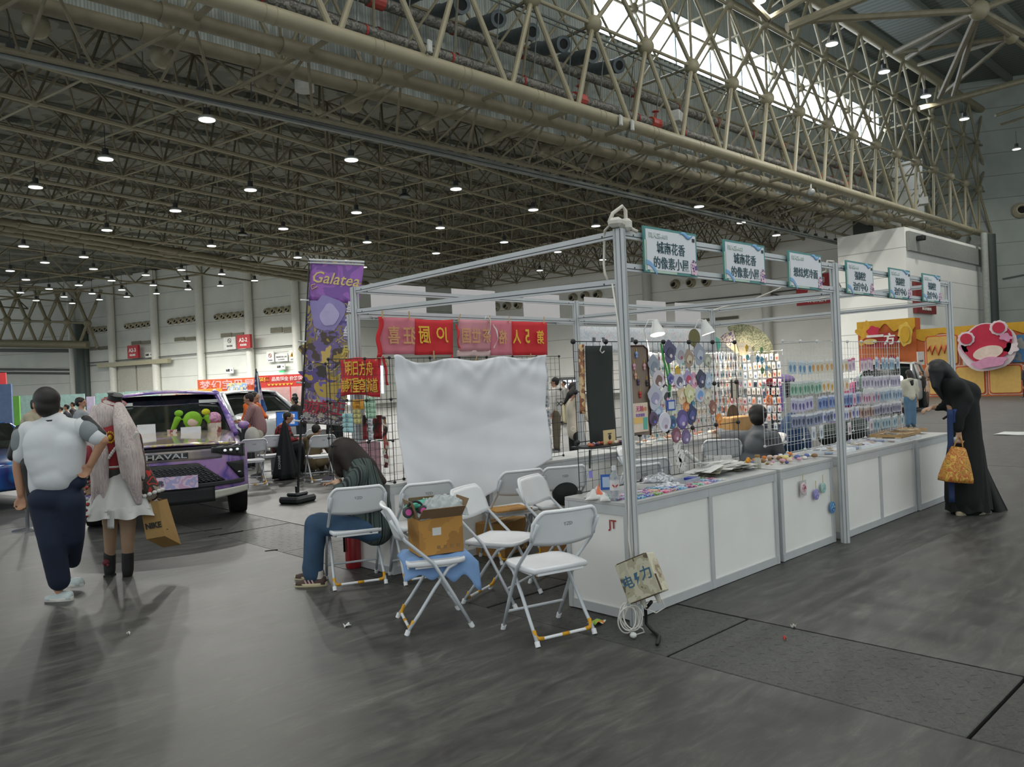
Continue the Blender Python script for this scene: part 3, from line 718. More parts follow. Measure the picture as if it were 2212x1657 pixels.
# ================= BOOTH =================
ALU = mat('bcbfc0', .38, metal=.1, var=.03); ALUD = mat('3a3c3e', .6); PAN = mat('e9e8e3', .45, var=.03, scale=2.)
def post(x, y, z0, z1, par, r=.038):
    mb = MB()
    # eight-sided extrusion with slots
    for i in range(8):
        a = math.pi/8+i*math.pi/4
        c = Vector((x+math.cos(a)*r*.8, y+math.sin(a)*r*.8, 0)); mb.box((c.x, c.y, (z0+z1)/2), (.016, r*.58, z1-z0), rotz(a))
    mb.m(1).tube((x, y, z0), (x, y, z1-.004), r*.78, n=8); mb.m(0).box((x, y, z1), (r*1.5, r*1.5, .006))
    return obj('post', mb, [ALU, ALUD], par)
def beam(p, q, par, h=.05, w=.022, name='beam'):
    p, q = Vector(p), Vector(q); d = q-p; L = d.length; R = Vector((1, 0, 0)).rotation_difference(d.normalized()).to_matrix()
    side = R @ Vector((0, 1, 0))
    mb = MB(); c = (p+q)/2; mb.box(c, (L, w, h), R)
    n = Vector((-d.y, d.x, 0)).normalized()
    for s in (-1, 1):
        mb.m(1).box(c+n*(s*w/2)+UZ*(-h*.18), (L, .002, .006), R)
        for e in (p, q):
            k = e+(c-e).normalized()*.09+n*(s*(w/2+.001)); mb.tube(k-n*.001, k+n*.001, .006, n=8)
        mb.m(0)
    return obj(name, mb, [ALU, ALUD], par)
BF = thing('booth_frame', 'open aluminium booth frame of posts and twin fascia beams around the counters', 'booth frame', (3.9, 3.1, 0))
PT = [(3.9, 3.1), (6.93, 3.1), (9.9, 3.1), (3.9, 6.2), (6.98, 6.25), (9.93, 6.25)]
for x, y in PT: post(x, y, 0, 2.5, BF)
for (x0, y0), (x1, y1) in (((3.9, 3.1), (6.93, 3.1)), ((6.93, 3.1), (9.9, 3.1)), ((3.9, 6.2), (6.98, 6.25)), ((6.98, 6.25), (9.93, 6.25))):
    for z in (2.473, 2.265): beam((x0+.04, y0, z), (x1-.04, y1, z), BF)
beam((3.9, 3.14, 2.473), (3.9, 6.16, 2.473), BF); beam((3.9, 3.14, 2.165), (3.9, 6.16, 2.275), BF)
for z in (2.473, 2.265): beam((9.9, 3.14, z), (9.93, 6.21, z), BF)
beam((6.96, 3.14, 2.24), (6.98, 6.21, 2.30), BF)
# ---- counters ----
CF = mat('b3b5b3', .45, var=.04)
def counter(x0, x1, y0, y1, lab, div=1, grp=None, dirt='', z=.76, ends=True):
    t = thing('counter', lab, 'counter', ((x0+x1)/2, (y0+y1)/2, 0), grp)
    mb = MB(); mb.box(((x0+x1)/2, (y0+y1)/2, z-.0125), (x1-x0, y1-y0, .025), None, .003); obj('counter_top', mb, CF, t)
    mb = MB(); nb = div+1
    for y in (y0+.02, y1-.02):
        mb.box(((x0+x1)/2, y, z-.055), (x1-x0, .03, .06)); mb.box(((x0+x1)/2, y, .035), (x1-x0, .03, .06))
        for i in range(nb):
            x = x0+.02+(x1-x0-.04)*i/div; mb.box((x, y, z/2-.01), (.04 if 0 < i < div else .045, .034, z-.03))
    for x in (x0+.016, x1-.016): mb.box((x, (y0+y1)/2, z-.055), (.03, y1-y0, .06)); mb.box((x, (y0+y1)/2, .035), (.03, y1-y0, .06))
    obj('counter_frame', mb, ALU, t)
    for i in range(div):
        xa, xb = x0+(x1-x0)*i/div+.02, x0+(x1-x0)*(i+1)/div-.02
        mb = MB(); mb.box(((xa+xb)/2, y0+.022, z/2), (xb-xa, .008, z-.1)); obj('front_panel', mb, PAN, t)
    mb = MB(); mb.box((x0+.018, (y0+y1)/2, z/2), (.008, y1-y0-.06, z-.1)); obj('end_panel', mb, PAN, t)
    mb = MB(); mb.box((x1-.018, (y0+y1)/2, z/2), (.008, y1-y0-.06, z-.1)); obj('end_panel', mb, PAN, t)
    return t
C1 = counter(3.95, 5.88, 3.17, 3.72, 'nearest white booth counter of two front panels, beside the corner post', 2)
C2 = counter(5.94, 6.90, 3.17, 3.72, 'single white booth counter hung with badges, before the middle post')
C3 = counter(7.02, 8.80, 3.15, 3.70, 'white booth counter of two front panels, past the middle post', 2)
C4 = counter(8.84, 9.86, 3.13, 3.70, 'white booth counter at the far end, next to the black-robed person')
C5 = counter(3.70, 4.75, 5.47, 6.02, 'white counter at the left end of the rear row, half behind the white cloth'); C6 = counter(4.80, 6.85, 5.47, 6.02, 'rear white counter seen between the cloth and the black cloth panel', 2)
C7 = counter(7.05, 9.85, 5.50, 6.05, 'rear counter crowded with small goods under the clip lamps', 3)
mb = MB(); text_mb(mb, 'JT', (3.957, 3.31, .60), Vector((0, -1, 0)), UZ, .075, .002, .012, .9); obj('lettering', mb, mat('a12722', .6), C1, label='hand-painted red letters')
for i in range(5):
    a = .2+i*.11; 
# ---- name boards ----
FR = mat('4a8a86', .5); WB = mat('dcdee2', .5, var=.01); TL = mat('30545c', .6); SK = mat('7fb0dc', .5); PG = mat('b8cfbd', .6)
names = [(('城南花香', '的像素小屋'), 'A01', 'nearest hanging name board, by the corner post, marked A01'), (('城南花香', '的像素小屋'), 'A02', 'second hanging name board from the corner post, marked A02'), (('想炫烤冷面',), 'A03', 'one-line name board hanging just before the middle post'),
         (('强制控', '治疗中心'), 'A04', 'name board hanging just past the middle post, fourth along'), (('强制控', '治疗中心'), 'A05', 'fifth name board, middle one of the far three alike'), (('强制控', '治疗中心'), 'A06', 'last and farthest name board on the fascia')]
for (ls, no, lab), (x0, x1) in zip(names, ((4.10, 4.70), (5.05, 5.64), (6.02, 6.61), (7.10, 7.69), (8.08, 8.63), (8.98, 9.53))):
    L = x1-x0; cx = (x0+x1)/2; y = 3.066; zc = 2.39; t = thing('name_board', lab, 'sign', (cx, y, zc), 'hanging name boards on the booth fascia'); U = Vector((1, 0, 0))
    mb = MB(); mb.box((cx, y, zc), (L, .012, .30)); obj('board', mb, FR, t)
    mb = MB(); mb.box((cx, y-.0075, zc), (L-.036, .003, .266), None, .001); obj('printed_face', mb, WB, t)
    mb = MB(); mb.box((x0+.012, y-.0075, zc-.04), (.02, .003, .2)); mb.box((cx-.1, y-.0075, zc-.141), (L*.5, .003, .014)); obj('pale_border', mb, PG, t)
    for i, s in enumerate(ls):
        mb = MB(); zz = zc+(.02-.1*i if len(ls) == 2 else -.02); text_mb(mb, s, (cx-.01, y-.011, zz), U, UZ, .080, .003, .006, .95 if len(ls) == 2 else 1.02); obj('lettering', mb, TL, t)
    mb = MB(); text_mb(mb, '同人区-'+no, (x0+.05, y-.0105, zc+.095), U, UZ, .038, .002, .03, 1.1, 'l'); obj('lettering', mb, mat('a8c3b6', .6), t)
    mb = MB(); text_mb(mb, '同人区-'+no, (x0+.053, y-.013, zc+.097), U, UZ, .032, .002, .0, 1.1, 'l'); obj('lettering', mb, mat('f0f2f2', .5), t)
    mb = MB(); mb.sheet(lambda u, v: (x1-.21+.16*u, y-.012-.003*v, zc+.125+.012*math.sin(u*7)+.03*(v-.5)*math.sin(u*3.1)), 12, 2, .002); obj('ribbon_print', mb, SK, t, True); mb = MB(); mb.sheet(lambda u, v: (x0+.01+.11*u, y-.012, zc-.085-.07*u+.02*math.sin(u*3)+.03*(v-.5)), 8, 2, .002); obj('ribbon_print', mb, SK, t)
    mb = MB(); mb.plate([(-.03, -.05), (.035, -.05), (.04, .0), (.02, .05), (-.01, .055), (-.035, .02)], (x1-.05, y-.012, zc-.09), U, UZ, .003); obj('printed_figure', mb, mixmat(['4a3a66', 'e6c3cf', '6a5590'], 30, 'noise', .6), t)
    mb = MB(); mb.plate([(-.014, -.012), (.014, -.012), (.014, .012), (-.014, .012)], (x1-.045, y-.012, zc+.1), U, UZ, .002); obj('crest', mb, BLK, t)
# power strip lump and cable on the corner post
t = thing('power_strip', 'white power strip with looped lead tied on top of the corner post', 'power strip', (3.9, 3.1, 2.5))
mb = MB(); mb.box((3.89, 3.1, 2.535), (.16, .09, .06), rotz(.4), .02); mb.box((3.95, 3.08, 2.53), (.07, .07, .08), rotz(.1), .02); obj('socket_block', mb, mat('c9c6bc', .5), t)
mb = MB(); mb.pipe([(3.83, 3.12, 2.54), (3.86, 3.11, 2.60), (3.92, 3.08, 2.645), (3.95, 3.08, 2.62), (3.95, 3.08, 2.54), (3.99, 3.06, 2.50), (4.02, 3.05, 2.49)], .012, 8)
mb.pipe([(3.84, 3.13, 2.52), (3.885, 3.2, 2.51), (3.9, 3.22, 2.45), (3.9, 3.235, 2.3), (3.895, 3.225, 2.24), (3.895, 3.205, 2.19)], .008, 6); obj('lead', mb, mat('cfcabd', .5), t, True)
t = thing('white_cable', 'thin white cable running down the corner post', 'cable', (3.87, 3.07, 2.2)); mb = MB(); mb.pipe([(3.86, 3.14, 2.16), (3.853, 3.10, 1.9), (3.858, 3.09, 1.5), (3.85, 3.085, 1.2), (3.858, 3.08, .9), (3.85, 3.09, .55), (3.852, 3.07, .38)], .006, 6); obj('cable_run', mb, mat('d6d4cc', .5), t, True)
t = thing('overhead_cable', 'white cable slung inside the booth from rear post to middle post', 'cable', (6.98, 6.2, 2.4))
mb = MB(); mb.pipe([(9.9, 6.2, 2.46), (9.4, 5.9, 2.43), (8.8, 5.4, 2.40), (8.1, 4.6, 2.37), (7.5, 3.9, 2.41), (7.0, 3.2, 2.45), (6.9, 3.14, 2.53), (7.0, 3.13, 2.53), (7.4, 3.3, 2.44), (8.2, 3.6, 2.42), (9.2, 4.1, 2.43), (9.85, 4.6, 2.47)], .008, 6); obj('cable_run', mb, mat('dddacf', .5), t, True)
# power box leaning on the post with a coil of white lead
t = thing('power_box', 'rusty cream metal power box tilted at the foot of the corner post', 'power box', (3.80, 3.0, .32))
c = Vector((3.80, 2.96, .345)); fn = (Vector((-1.03, -.22, .16))).normalized(); uu = fn.cross(UZ).normalized()*-1; vv = uu.cross(fn)*1
if uu.dot(RT) < 0: uu = -uu
vv = fn.cross(uu); vv = vv if vv.z > 0 else -vv
r_ = math.radians(25); U2 = (uu*math.cos(r_)+vv*math.sin(r_)); V2 = (vv*math.cos(r_)-uu*math.sin(r_)); Rb = Matrix((U2, V2, fn)).transposed()
mb = MB(); mb.box(c, (.225, .24, .12), Rb, .006); obj('box_body', mb, mixmat(['bdb7a0', 'c7c2ac', 'b2ab93', '8a7a5e'], 9, 'noise', .5, detail=6), t)
mb = MB(); mb.box(c+fn*.064, (.228, .243, .006), Rb, .002); obj('box_door', mb, mixmat(['a9a58f', 'b6b29b', '9d9880', '5e5140'], 11, 'noise', .6, detail=7), t)
mb = MB(); text_mb(mb, '电', c+fn*.069-U2*.065-V2*.0, U2, V2, .075, .001, .01); text_mb(mb, '力', c+fn*.069+U2*.065+V2*.015, U2, V2, .08, .001, .01); mb.plate([(-.01, .035), (.014, .035), (.0, .008), (.016, .008), (-.012, -.035), (-.004, -.004), (-.018, -.004)], c+fn*.069, U2, V2, .002); obj('lettering', mb, mat('2e5d78', .6), t, label='blue hand-painted characters and bolt')
mb = MB()
for e in (-1, 1): mb.box(c+fn*.052+V2*(e*.121), (.2, .006, .03), Rb); mb.box(c+fn*.052+U2*(e*.113)-V2*.06, (.006, .1, .02), Rb)
obj('rust_edge', mb, mat('4a3626', .8), t)
mb = MB()
for q in (-.05, .05): mb.tube(c-V2*.12+U2*q, c-V2*.17+U2*q, .018, .012, n=10)
obj('cable_gland', mb, mat('b5b2a6', .5), t)
mb = MB(); mb.pipe([c-V2*.15, (3.845, 2.98, .14), (3.84, 2.975, .05), (3.86, 2.95, .012), (3.80, 2.85, .01), (3.68, 2.78, .01)], .011, 7); obj('black_lead', mb, BLK, t, True)
t = thing('cable_coil', 'loose coil of white cable on the floor under the power box', 'cable', (3.72, 3.0, 0))
mb = MB(); pts = []
for i in range(110):
    a = i/110*2*math.pi*5; rr = .085+.02*math.sin(i*.31); pts.append(Vector((3.745, 3.01, .085))+RT*(rr*math.cos(a)*.62-.02+.02*math.sin(i*.11))+UZ*(rr*math.sin(a)*.95+.02)+FW*(.02*math.cos(i*.23)))
mb.pipe([p if p.z > .007 else Vector((p.x, p.y, .007)) for p in pts], .0045, 6)
mb.pipe([Vector((3.80, 3.0, .17))+RT*.0, Vector((3.81, 2.99, .19))+RT*.06, Vector((3.81, 2.99, .20))+RT*.13, Vector((3.81, 2.99, .15))+RT*.15, Vector((3.8, 2.99, .12))+RT*.1, Vector((3.8, 2.99, .15))+RT*.03], .0045, 6)
mb.pipe([G(1358, 1362), G(1372, 1372), G(1392, 1366), G(1388, 1358, .02), G(1370, 1350, .05)], .005, 6); obj('loops', mb, mat('d8d6ce', .45), t, True)
mb = MB(); mb.ball(G(1368, 1372, .02), (.022, .022, .018)); obj('plug', mb, mat('cfd2cf', .4), t, True)
# wrapper & scraps on floor
def wrapper(c, m_, lab, s=.06, name='snack_wrapper', cat='wrapper'):
    mb = MB(); sd = rnd.random()*9
    mb.sheet(lambda u, v: (c.x+(u-.5)*s*1.5, c.y+(v-.5)*s, .012+.012*math.sin(u*7+sd)*math.cos(v*5+sd)), 8, 6, .0015); single(name, mb, m_, lab, cat, None, True, c)
wrapper(G(1289, 1347), mixmat(['5f9b2e', '9fc04a', 'e08a2a', 'dfe6dc'], 14, 'noise', .3), 'green and orange snack wrapper lying beside the nearest chair foot', .07)
wrapper(G(750, 1354), mat('cfd0cc', .6), 'small white paper scrap on the floor between the two left folding chairs', .03, 'paper_scrap', 'scrap'); wrapper(G(2190, 937), mat('c9ccc8', .6), 'white sheet lying on the far floor at the right edge', .55, 'floor_sheet', 'sheet')
wrapper(G(1714, 1356), mat('a9a79c', .6), 'narrow beige scrap on the floor before the second counter', .022, 'paper_scrap', 'scrap'); wrapper(G(1695, 1382), mat('c0392b', .6), 'tiny red scrap on the trench cover', .014, 'paper_scrap', 'scrap'); wrapper(G(278, 1371), mat('c5c6c2', .6), 'tiny pale scrap on the open floor at the lower left', .015, 'paper_scrap', 'scrap')
# ================= FOLDING CHAIRS =================
CW = mat('e6e8ea', .35, var=.02); CT = mat('c6cbd0', .35, metal=.1, var=.03); YE = mat('d39a16', .5)
def chair(name='folding_chair', lab='', grp=None):
    t = thing(name, lab, 'chair', (0, 0, 0), grp)
    # seat with rounded front corners and scalloped under-edge
    ring = []
    for (a, b_) in ((-.19, -.185), (-.205, -.10), (-.212, .05), (-.20, .15), (-.165, .195), (-.08, .212), (.08, .212), (.165, .195), (.20, .15), (.212, .05), (.205, -.10), (.19, -.185)): ring.append((a, b_))
    mb = MB(); rs = []
    for z, k in ((.418, .97), (.428, 1.), (.446, 1.), (.452, .98), (.447, .86)): rs.append([Vector((a*k, b_*k, z-.012*(1-(a/.21)**2)*(1 if z > .44 else .3))) for a, b_ in ring])
    mb.loft(rs); obj('seat', mb, CW, t, True)
    mb = MB()
    mb.box((0, -.176, .412), (.33, .008, .02), None, .003); mb.box((0, .18, .412), (.26, .008, .016), None, .003)
    for s in (-1, 1): mb.box((s*.18, 0, .412), (.008, .27, .02), None, .003)
    obj('seat_underframe', mb, CW, t)
    # curved backrest
    mb = MB()
    def bk(u, v):
        x = -.222+.444*u; e = max(0, abs(x)/.222-.72)/.28; top = .800-.07*e*e*1.0; bot = .605+.02*(1-(x/.222)**2)*0-.022*(1-(x/.222)**2)
        z = bot+(top-bot)*v; return Vector((x, -.235-.035*(1-(x/.222)**2)+(z-.8)*-.30*0+.035-(z-.6)*.33+.0, z))
    mb.sheet(bk, 18, 8, .014); obj('backrest', mb, CW, t, True)
    mb = MB(); pts = [bk(i/24, 1.)+Vector((0, -.008, 0)) for i in range(25)]; mb.pipe([bk(0, .15)+Vector((0, -.008, 0)), bk(0, .6)+Vector((0, -.008, 0))]+pts+[bk(1, .6)+Vector((0, -.008, 0)), bk(1, .15)+Vector((0, -.008, 0))], .012, 8); obj('backrest_rim', mb, CW, t, True)
    mb = MB(); text_mb(mb, 'YZD', bk(.5, .62)+Vector((0, -.009, 0)), Vector((1, 0, 0)), Vector((0, -.3, .95)), .022, .001, .01); obj('embossed_lettering', mb, mat('9a9ea2', .5), t)
    for s in (-1, 1):
        a = MB(); a.pipe([(s*.213, -.285, .735), (s*.215, -.20, .60), (s*.215, -.02, .435), (s*.213, .10, .22), (s*.208, .205, .02)], .0115, 8); obj('leg', a, CT, t, True)
        a = MB(); a.tube((s*.208, .20, .03), (s*.208, .215, 0), .016, n=10); obj('foot_cap', a, CW, t)
        a = MB(); a.pipe([(s*.185, .135, .42), (s*.188, .08, .395), (s*.192, -.02, .27), (s*.197, -.12, .13), (s*.203, -.205, .02)], .0115, 8); obj('leg', a, CT, t, True)
        a = MB(); a.tube((s*.203, -.20, .03), (s*.203, -.213, 0), .016, n=10); obj('foot_cap', a, CW, t)
        a = MB(); a.pipe([(s*.199, -.163, .085), (s*.198, -.178, .055), (s*.185, -.188, .04), (s*.15, -.19, .036)], .0125, 8); obj('brace_end', a, YE, t, True)
    a = MB(); a.pipe([(-.19, -.187, .042), (-.15, -.19, .036), (.15, -.19, .036), (.19, -.187, .042)], .010, 8); obj('crossbar', a, CW, t, True)
    a = MB(); a.tube((-.02, -.19, .036), (.03, -.19, .036), .0115, n=8); obj('brace_end', a, YE, t, True)
    a = MB(); a.tube((-.209, .145, .13), (.209, .145, .13), .009, n=8); obj('crossbar', a, CT, t)
    a = MB(); a.tube((-.187, .115, .405), (.187, .115, .405), .008, n=8); obj('crossbar', a, CT, t)
    return t
CH0 = chair()
def put(x, y, face, lab, grp=None): return dup(CH0, (x, y, 0), math.radians(face-90), lab, grp)
FCH = 'white folding chairs around the booth corner'
put(3.47, 3.455, 75.7, 'empty white folding chair nearest the camera, beside the counter end', FCH)
put(3.13, 4.185, -27, 'side-on white folding chair carrying the cardboard box', FCH)
put(3.40, 5.575, 68, 'white folding chair the striped-sweater person sits on', FCH)
put(3.83, 5.26, 72, 'white folding chair with its back to us, behind the cardboard box', FCH)
put(3.80, 4.24, -70, 'empty white folding chair facing us, left one of the facing pair', FCH)
def by_back(px, py, face, lab, z=.72, grp=FCH):
    p = G(px, py, z); a = math.radians(face); return put(p.x+.25*math.cos(a), p.y+.25*math.sin(a), face, lab, grp)
by_back(1152, 1052, -72, 'white folding chair facing us, right one of the facing pair')
by_back(1126, 1036, 74, 'folding chair facing away with a brown board on it, by the white cloth')
by_back(1218, 1027, 66, 'white folding chair with its back to us, holding a dark bag')
put(6.75, 5.12, -60, 'white folding chair inside the booth behind the corner post', FCH); put(5.5, 4.45, 80, 'low-set white folding chair inside the booth behind the black grid', FCH)
by_back(1400, 1010, 60, 'folding chair close behind the bottle counter, under the black grid'); by_back(1560, 965, 40, 'white folding chair the grey-hooded person sits on')
by_back(1683, 952, 130, 'white folding chair glimpsed between the grey hood and the white grid')
BGC = 'white folding chairs by the parked cars'
by_back(697, 948, 78, 'white folding chair standing beyond the flag pole base', .74, BGC); by_back(592, 948, 80, 'folding chair seen beyond the folded black umbrella', .74, BGC); by_back(548, 957, 80, 'folding chair behind the purple car, by the striped-shirt person', .74, BGC)
by_back(683, 938, 90, 'farther white folding chair beside the brown-coated sitter', .7, BGC); by_back(712, 938, 80, 'folding chair half hidden by the dark standing figure', .7, BGC)
put(*G(8, 1040).xy, 20, 'white folding chair at the left edge by the blue car', BGC); put(*G(30, 1010).xy, -20, 'white folding chair behind the walking man', BGC)
for c_ in list(CH0.children): bpy.data.objects.remove(c_)
bpy.data.objects.remove(CH0)
# ---- things on the chairs ----
t = thing('cardboard_box', 'open orange-brown cardboard box on the side-on folding chair', 'box', (3.17, 4.18, .47)); R = rotz(math.radians(-27+8)); KB = mixmat(['a87a3a', 'b5853f', '9d7034'], 3, 'noise', .7, detail=5); KI = mat('7d6549', .8)
bc = Vector((3.17, 4.18, .47)); bx, by, bz = .30, .24, .235
def bw(c, d, m_, nm, rot=R, lab=None): mb = MB(); mb.box(bc+R @ Vector(c), d, rot); return obj(nm, mb, m_, t)
mb = MB()
for s in (-1, 1):
    mb.box(bc+R @ Vector((s*bx/2, 0, bz/2)), (.005, by, bz), R); mb.box(bc+R @ Vector((0, s*by/2, bz/2)), (bx, .005, bz), R)
mb.box(bc+R @ Vector((0, 0, .003)), (bx, by, .005), R); obj('carton', mb, KB, t)
for sx, sy, wd, ln, tl in ((0, -1, bx, .12, 40), (0, 1, bx, .12, 100), (1, 0, by, .12, 62), (-1, 0, by, .12, 75)):
    a = math.radians(tl); mb = MB()
    for_ = Vector((sx, sy, 0)); e = for_*(bx/2 if sx else by/2)+Vector((0, 0, bz)); w_ = Vector((-sy, sx, 0))*(wd/2)
    o2 = for_*(math.cos(a)*ln)+Vector((0, 0, math.sin(a)*ln))
    pts = [e-w_, e+w_, e+w_*.96+o2, e-w_*.96+o2]; nrm = (pts[1]-pts[0]).cross(pts[3]-pts[0]).normalized()*.004
    mb.add([bc+R @ (p-nrm/2) for p in pts]+[bc+R @ (p+nrm/2) for p in pts], [(3, 2, 1, 0), (4, 5, 6, 7), (0, 1, 5, 4), (1, 2, 6, 5), (2, 3, 7, 6), (3, 0, 4, 7)]); obj('box_flap', mb, KI, t)
mb = MB(); mb.box(bc+R @ Vector((-.03, -by/2-.004, .15)), (.06, .002, .05), R); obj('address_label', mb, mat('d8d8d4', .5), t)
mb = MB()
for q in range(4): mb.box(bc+R @ Vector((-.02+q*.045, -by/2-.0035, .045)), (.022, .002, .02), R)
obj('printed_marks', mb, mat('8a6a3a', .7), t)
t = thing('bubble_wrap', 'crumpled clear bubble wrap stuffed in the cardboard box', 'bubble wrap', bc+UZ*.25)
mb = MB(); mb.sheet(lambda u, v: bc+R @ Vector(((u-.42)*.34, (v-.5)*.26, .22+.13*math.sin(u*2.2+.4)*math.sin(v*3.+.2)+.012*math.sin(u*31)*math.sin(v*29)+.05*u*v)), 40, 30, .004); obj('sheet', mb, mat('c5cfd0', .2, trans=.35, alpha=.82), t, True)
t = thing('teal_bag', 'teal bag with a zip lying in the cardboard box', 'bag', bc+R @ Vector((-.1, .04, .3)))
blob('bag_body', [('e', bc+R @ Vector((-.10, .05, .29)), (.10, .07, .05)), ('e', bc+R @ Vector((-.03, .08, .30)), (.09, .05, .04)), ('c', bc+R @ Vector((-.17, .0, .30)), bc+R @ Vector((-.19, -.04, .25)), .018, .018), ('c', bc+R @ Vector((-.17, .0, .30)), bc+R @ Vector((-.12, -.05, .32)), .018, .018)], mat('58b59f', .7), t, .01)
mb = MB()
for q in range(6): mb.box(bc+R @ Vector((-.05+q*.018, .06, .345-q*.003)), (.009, .012, .006), R)
obj('zip_teeth', mb, mat('d8d2c4', .5), t)
t = thing('headphones', 'black headphones with pink ear pads lying on the teal bag', 'headphones', bc+R @ Vector((-.14, -.03, .3)))
mb = MB(); mb.pipe([bc+R @ Vector((-.15+.05*math.cos(a), -.055, .305+.045*math.sin(a))) for a in [math.pi*i/12 for i in range(13)]], .009, 8); obj('headband', mb, BLK, t, True)
for q, x in enumerate((-.10, -.20)):
    c = bc+R @ Vector((x, -.06, .285)); mb = MB(); mb.lathe(c, [(.03, -.015), (.038, 0), (.03, .015)], 16, R @ Vector((.1, -1, .1))); e = obj('ear_cup', mb, mat('3c3d3f', .5), t, 'auto')
    mb = MB(); mb.lathe(c+R @ Vector((0, -.016, 0)), [(.021, 0), (.02, .006)], 16, R @ Vector((.1, -1, .1))); obj('ear_pad', mb, mat('c9519a', .5), e)
t = thing('blue_cloth', 'light blue cloth draped between the box and the chair seat', 'cloth', (3.2, 4.2, .46))
mb = MB(); Rq = rotz(math.radians(-27))
def bl(u, v):
    x = -.24+.50*u; y = -.20+.36*v; e = max(0, -y-.13) ; z = .462+.004*math.sin(u*19)
    if y < -.12: z -= (-.12-y)*(1.3+.9*u)*(1+.15*math.sin(u*22)); y = -.12-(-.12-y)*.55
    if x > .2: z -= (x-.2)*1.2
    if x < -.2: z -= (-.2-x)*.8
    return Vector((3.17, 4.18, 0))+Rq @ Vector((x, y-.03*math.sin(u*15)*max(0, -y-.1)*3, z))
mb.sheet(bl, 40, 24, .004); obj('drape', mb, mat('7da0cf', .8), t, True)
t = thing('dark_bag', 'dark bag slumped on a folding chair near the counter end', 'bag', G(1218, 1085, .45)); p = G(1222, 1088, .46); blob('bag_body', [('e', p+UZ*.1, (.14, .1, .12)), ('e', p+UZ*.05+Vector((.05, .05, 0)), (.13, .1, .08))], mat('1d2322', .8), t, .015); mb = MB(); mb.pipe([p+UZ*.2, p+UZ*.27+RT*.05, p+UZ*.2+RT*.1], .01); obj('bag_strap', mb, BLK, t)
p = G(1098, 1100, .46); mb = MB(); mb.box(p+UZ*.006, (.34, .26, .012), rotz(-.3)); single('brown_board', mb, KB, 'flat brown cardboard sheet lying on a chair by the white cloth', 'cardboard', None, False, p)
# ---- the white cloth, red banners and their grid ----
def grid(name, lab, o, u, nu, nv, cell, m_, r=.0016, frame=.0035, joints=True, jm=None, grp=None, panel=None, jr=.014, ends=None, tilt=None):
    """wire grid panel; o lower corner, u along, up = z"""
    o, u = Vector(o), Vector(u).normalized(); V = tilt if tilt is not None else UZ; W, Hh = nu*cell, nv*cell
    t = thing(name, lab, 'wire grid', o, grp); mb = MB()
    for i in range(nu+1): mb.tube(o+u*(i*cell), o+u*(i*cell)+V*Hh, r, n=4, cap=False)
    for j in range(nv+1): mb.tube(o+V*(j*cell), o+u*W+V*(j*cell), r, n=4, cap=False)
    obj('wire_mesh', mb, m_, t)
    if panel:
        pu, pv = panel; mb = MB()
        for i in range(int(nu/pu)+1): mb.tube(o+u*(i*pu*cell), o+u*(i*pu*cell)+V*Hh, frame, n=6)
        for j in range(int(nv/pv)+1): mb.tube(o+V*(j*pv*cell), o+u*W+V*(j*pv*cell), frame, n=6)
        obj('panel_rods', mb, m_, t)
        if joints:
            for i in range(int(nu/pu)+1):
                for j in range(int(nv/pv)+1):
                    if nv/pv > 2 and False: continue
                    mb = MB(); mb.ball(o+u*(i*pu*cell)+V*(j*pv*cell), jr, 10, 6); obj('ball_joint', mb, jm or m_, t, True)
    return t
BK = mat('1c1d1e', .45); WGm = mat('d5d8d8', .4)
grid('display_grid', 'black wire grid carrying the white cloth and the price tags', (3.25, 5.60, .77), (1, .03, 0), 40, 15, .07, BK, panel=(5, 5))
t = thing('white_cloth', 'large white cloth pegged over the black grid behind the folding chairs', 'cloth', (4.7, 5.5, 1.8))
def cl(u, v):
    x = 3.84+(1.86-.16*v)*u; top = 1.80+.05*math.exp(-((u-.02)/.05)**2)-.045*(math.sin(u*math.pi*3)**2)*.7+.03*u
    bot = .28+.52*u+(.32*max(0, .22-u)/.22 if u < .22 else 0); z = top+(bot-top)*v
    f = .014*math.sin(u*9+v*3+.5)*v+.003*math.sin((u*1.4+v*.9)*14)*(1-v*.6)+sum(.006*math.sin(math.atan2(u-q, v+.06)*13+q*9)*math.exp(-2.4*v) for q in (.02, .33, .66, .97))+.003*math.sin(u*17-v*31)+.004*abs(math.sin(u*5.2+v*1.1+.4))*v
    return Vector((x, 5.53-.10*v*(.3+u*.4)+f-(.10 if v > .5 else .0)*(v-.5)*2, z))
mb = MB(); mb.sheet(cl, 90, 60, .003); obj('cloth_sheet', mb, mat('dfe0e4', .75, var=.02, scale=4.), t, True)
PEG = mat('c7a878', .7); np_ = 0
def peg(c, lab='small wooden clothes peg gripping the banners and cloth', tilt=0.):
    mb = MB(); u_ = (UZ*math.cos(tilt)+RT*math.sin(tilt))
    for s in (-1, 1): mb.tube(Vector(c)+FW*(s*.006)-u_*.032, Vector(c)+FW*(s*.012)+u_*.038, .006, .005, n=4)
    mb.tube(Vector(c)-FW*.012, Vector(c)+FW*.012, .004, n=6)
    single('clothes_peg', mb, PEG, lab, 'clothes peg', 'wooden clothes pegs on the banners and cloth', False, c)
REDB = mat('c8242c', .7, var=.03); PINK = mat('cc7684', .75, var=.03); YT = mat('e2b738', .6)
def banner(name, lab, fn, nu, nv, m_, th=.003): 
    t = thing(name, lab, 'banner', fn(.5, .5)); mb = MB(); mb.sheet(fn, nu, nv, th); return t, mb
BY = 5.62
def flat(px0, py0, px1, py1, Y, wav=.015, sag=0., ph=0.):
    a = PY(px0, py0, Y); b = PY(px1, py0, Y); c = PY(px0, py1, Y)
    return lambda u, v: Vector((a.x+(b.x-a.x)*u, Y+wav*math.sin(u*12+v*2+ph)*(.3+v*.7), a.z+(c.z-a.z)*v-sag*math.sin(u*math.pi)*(1-v)))
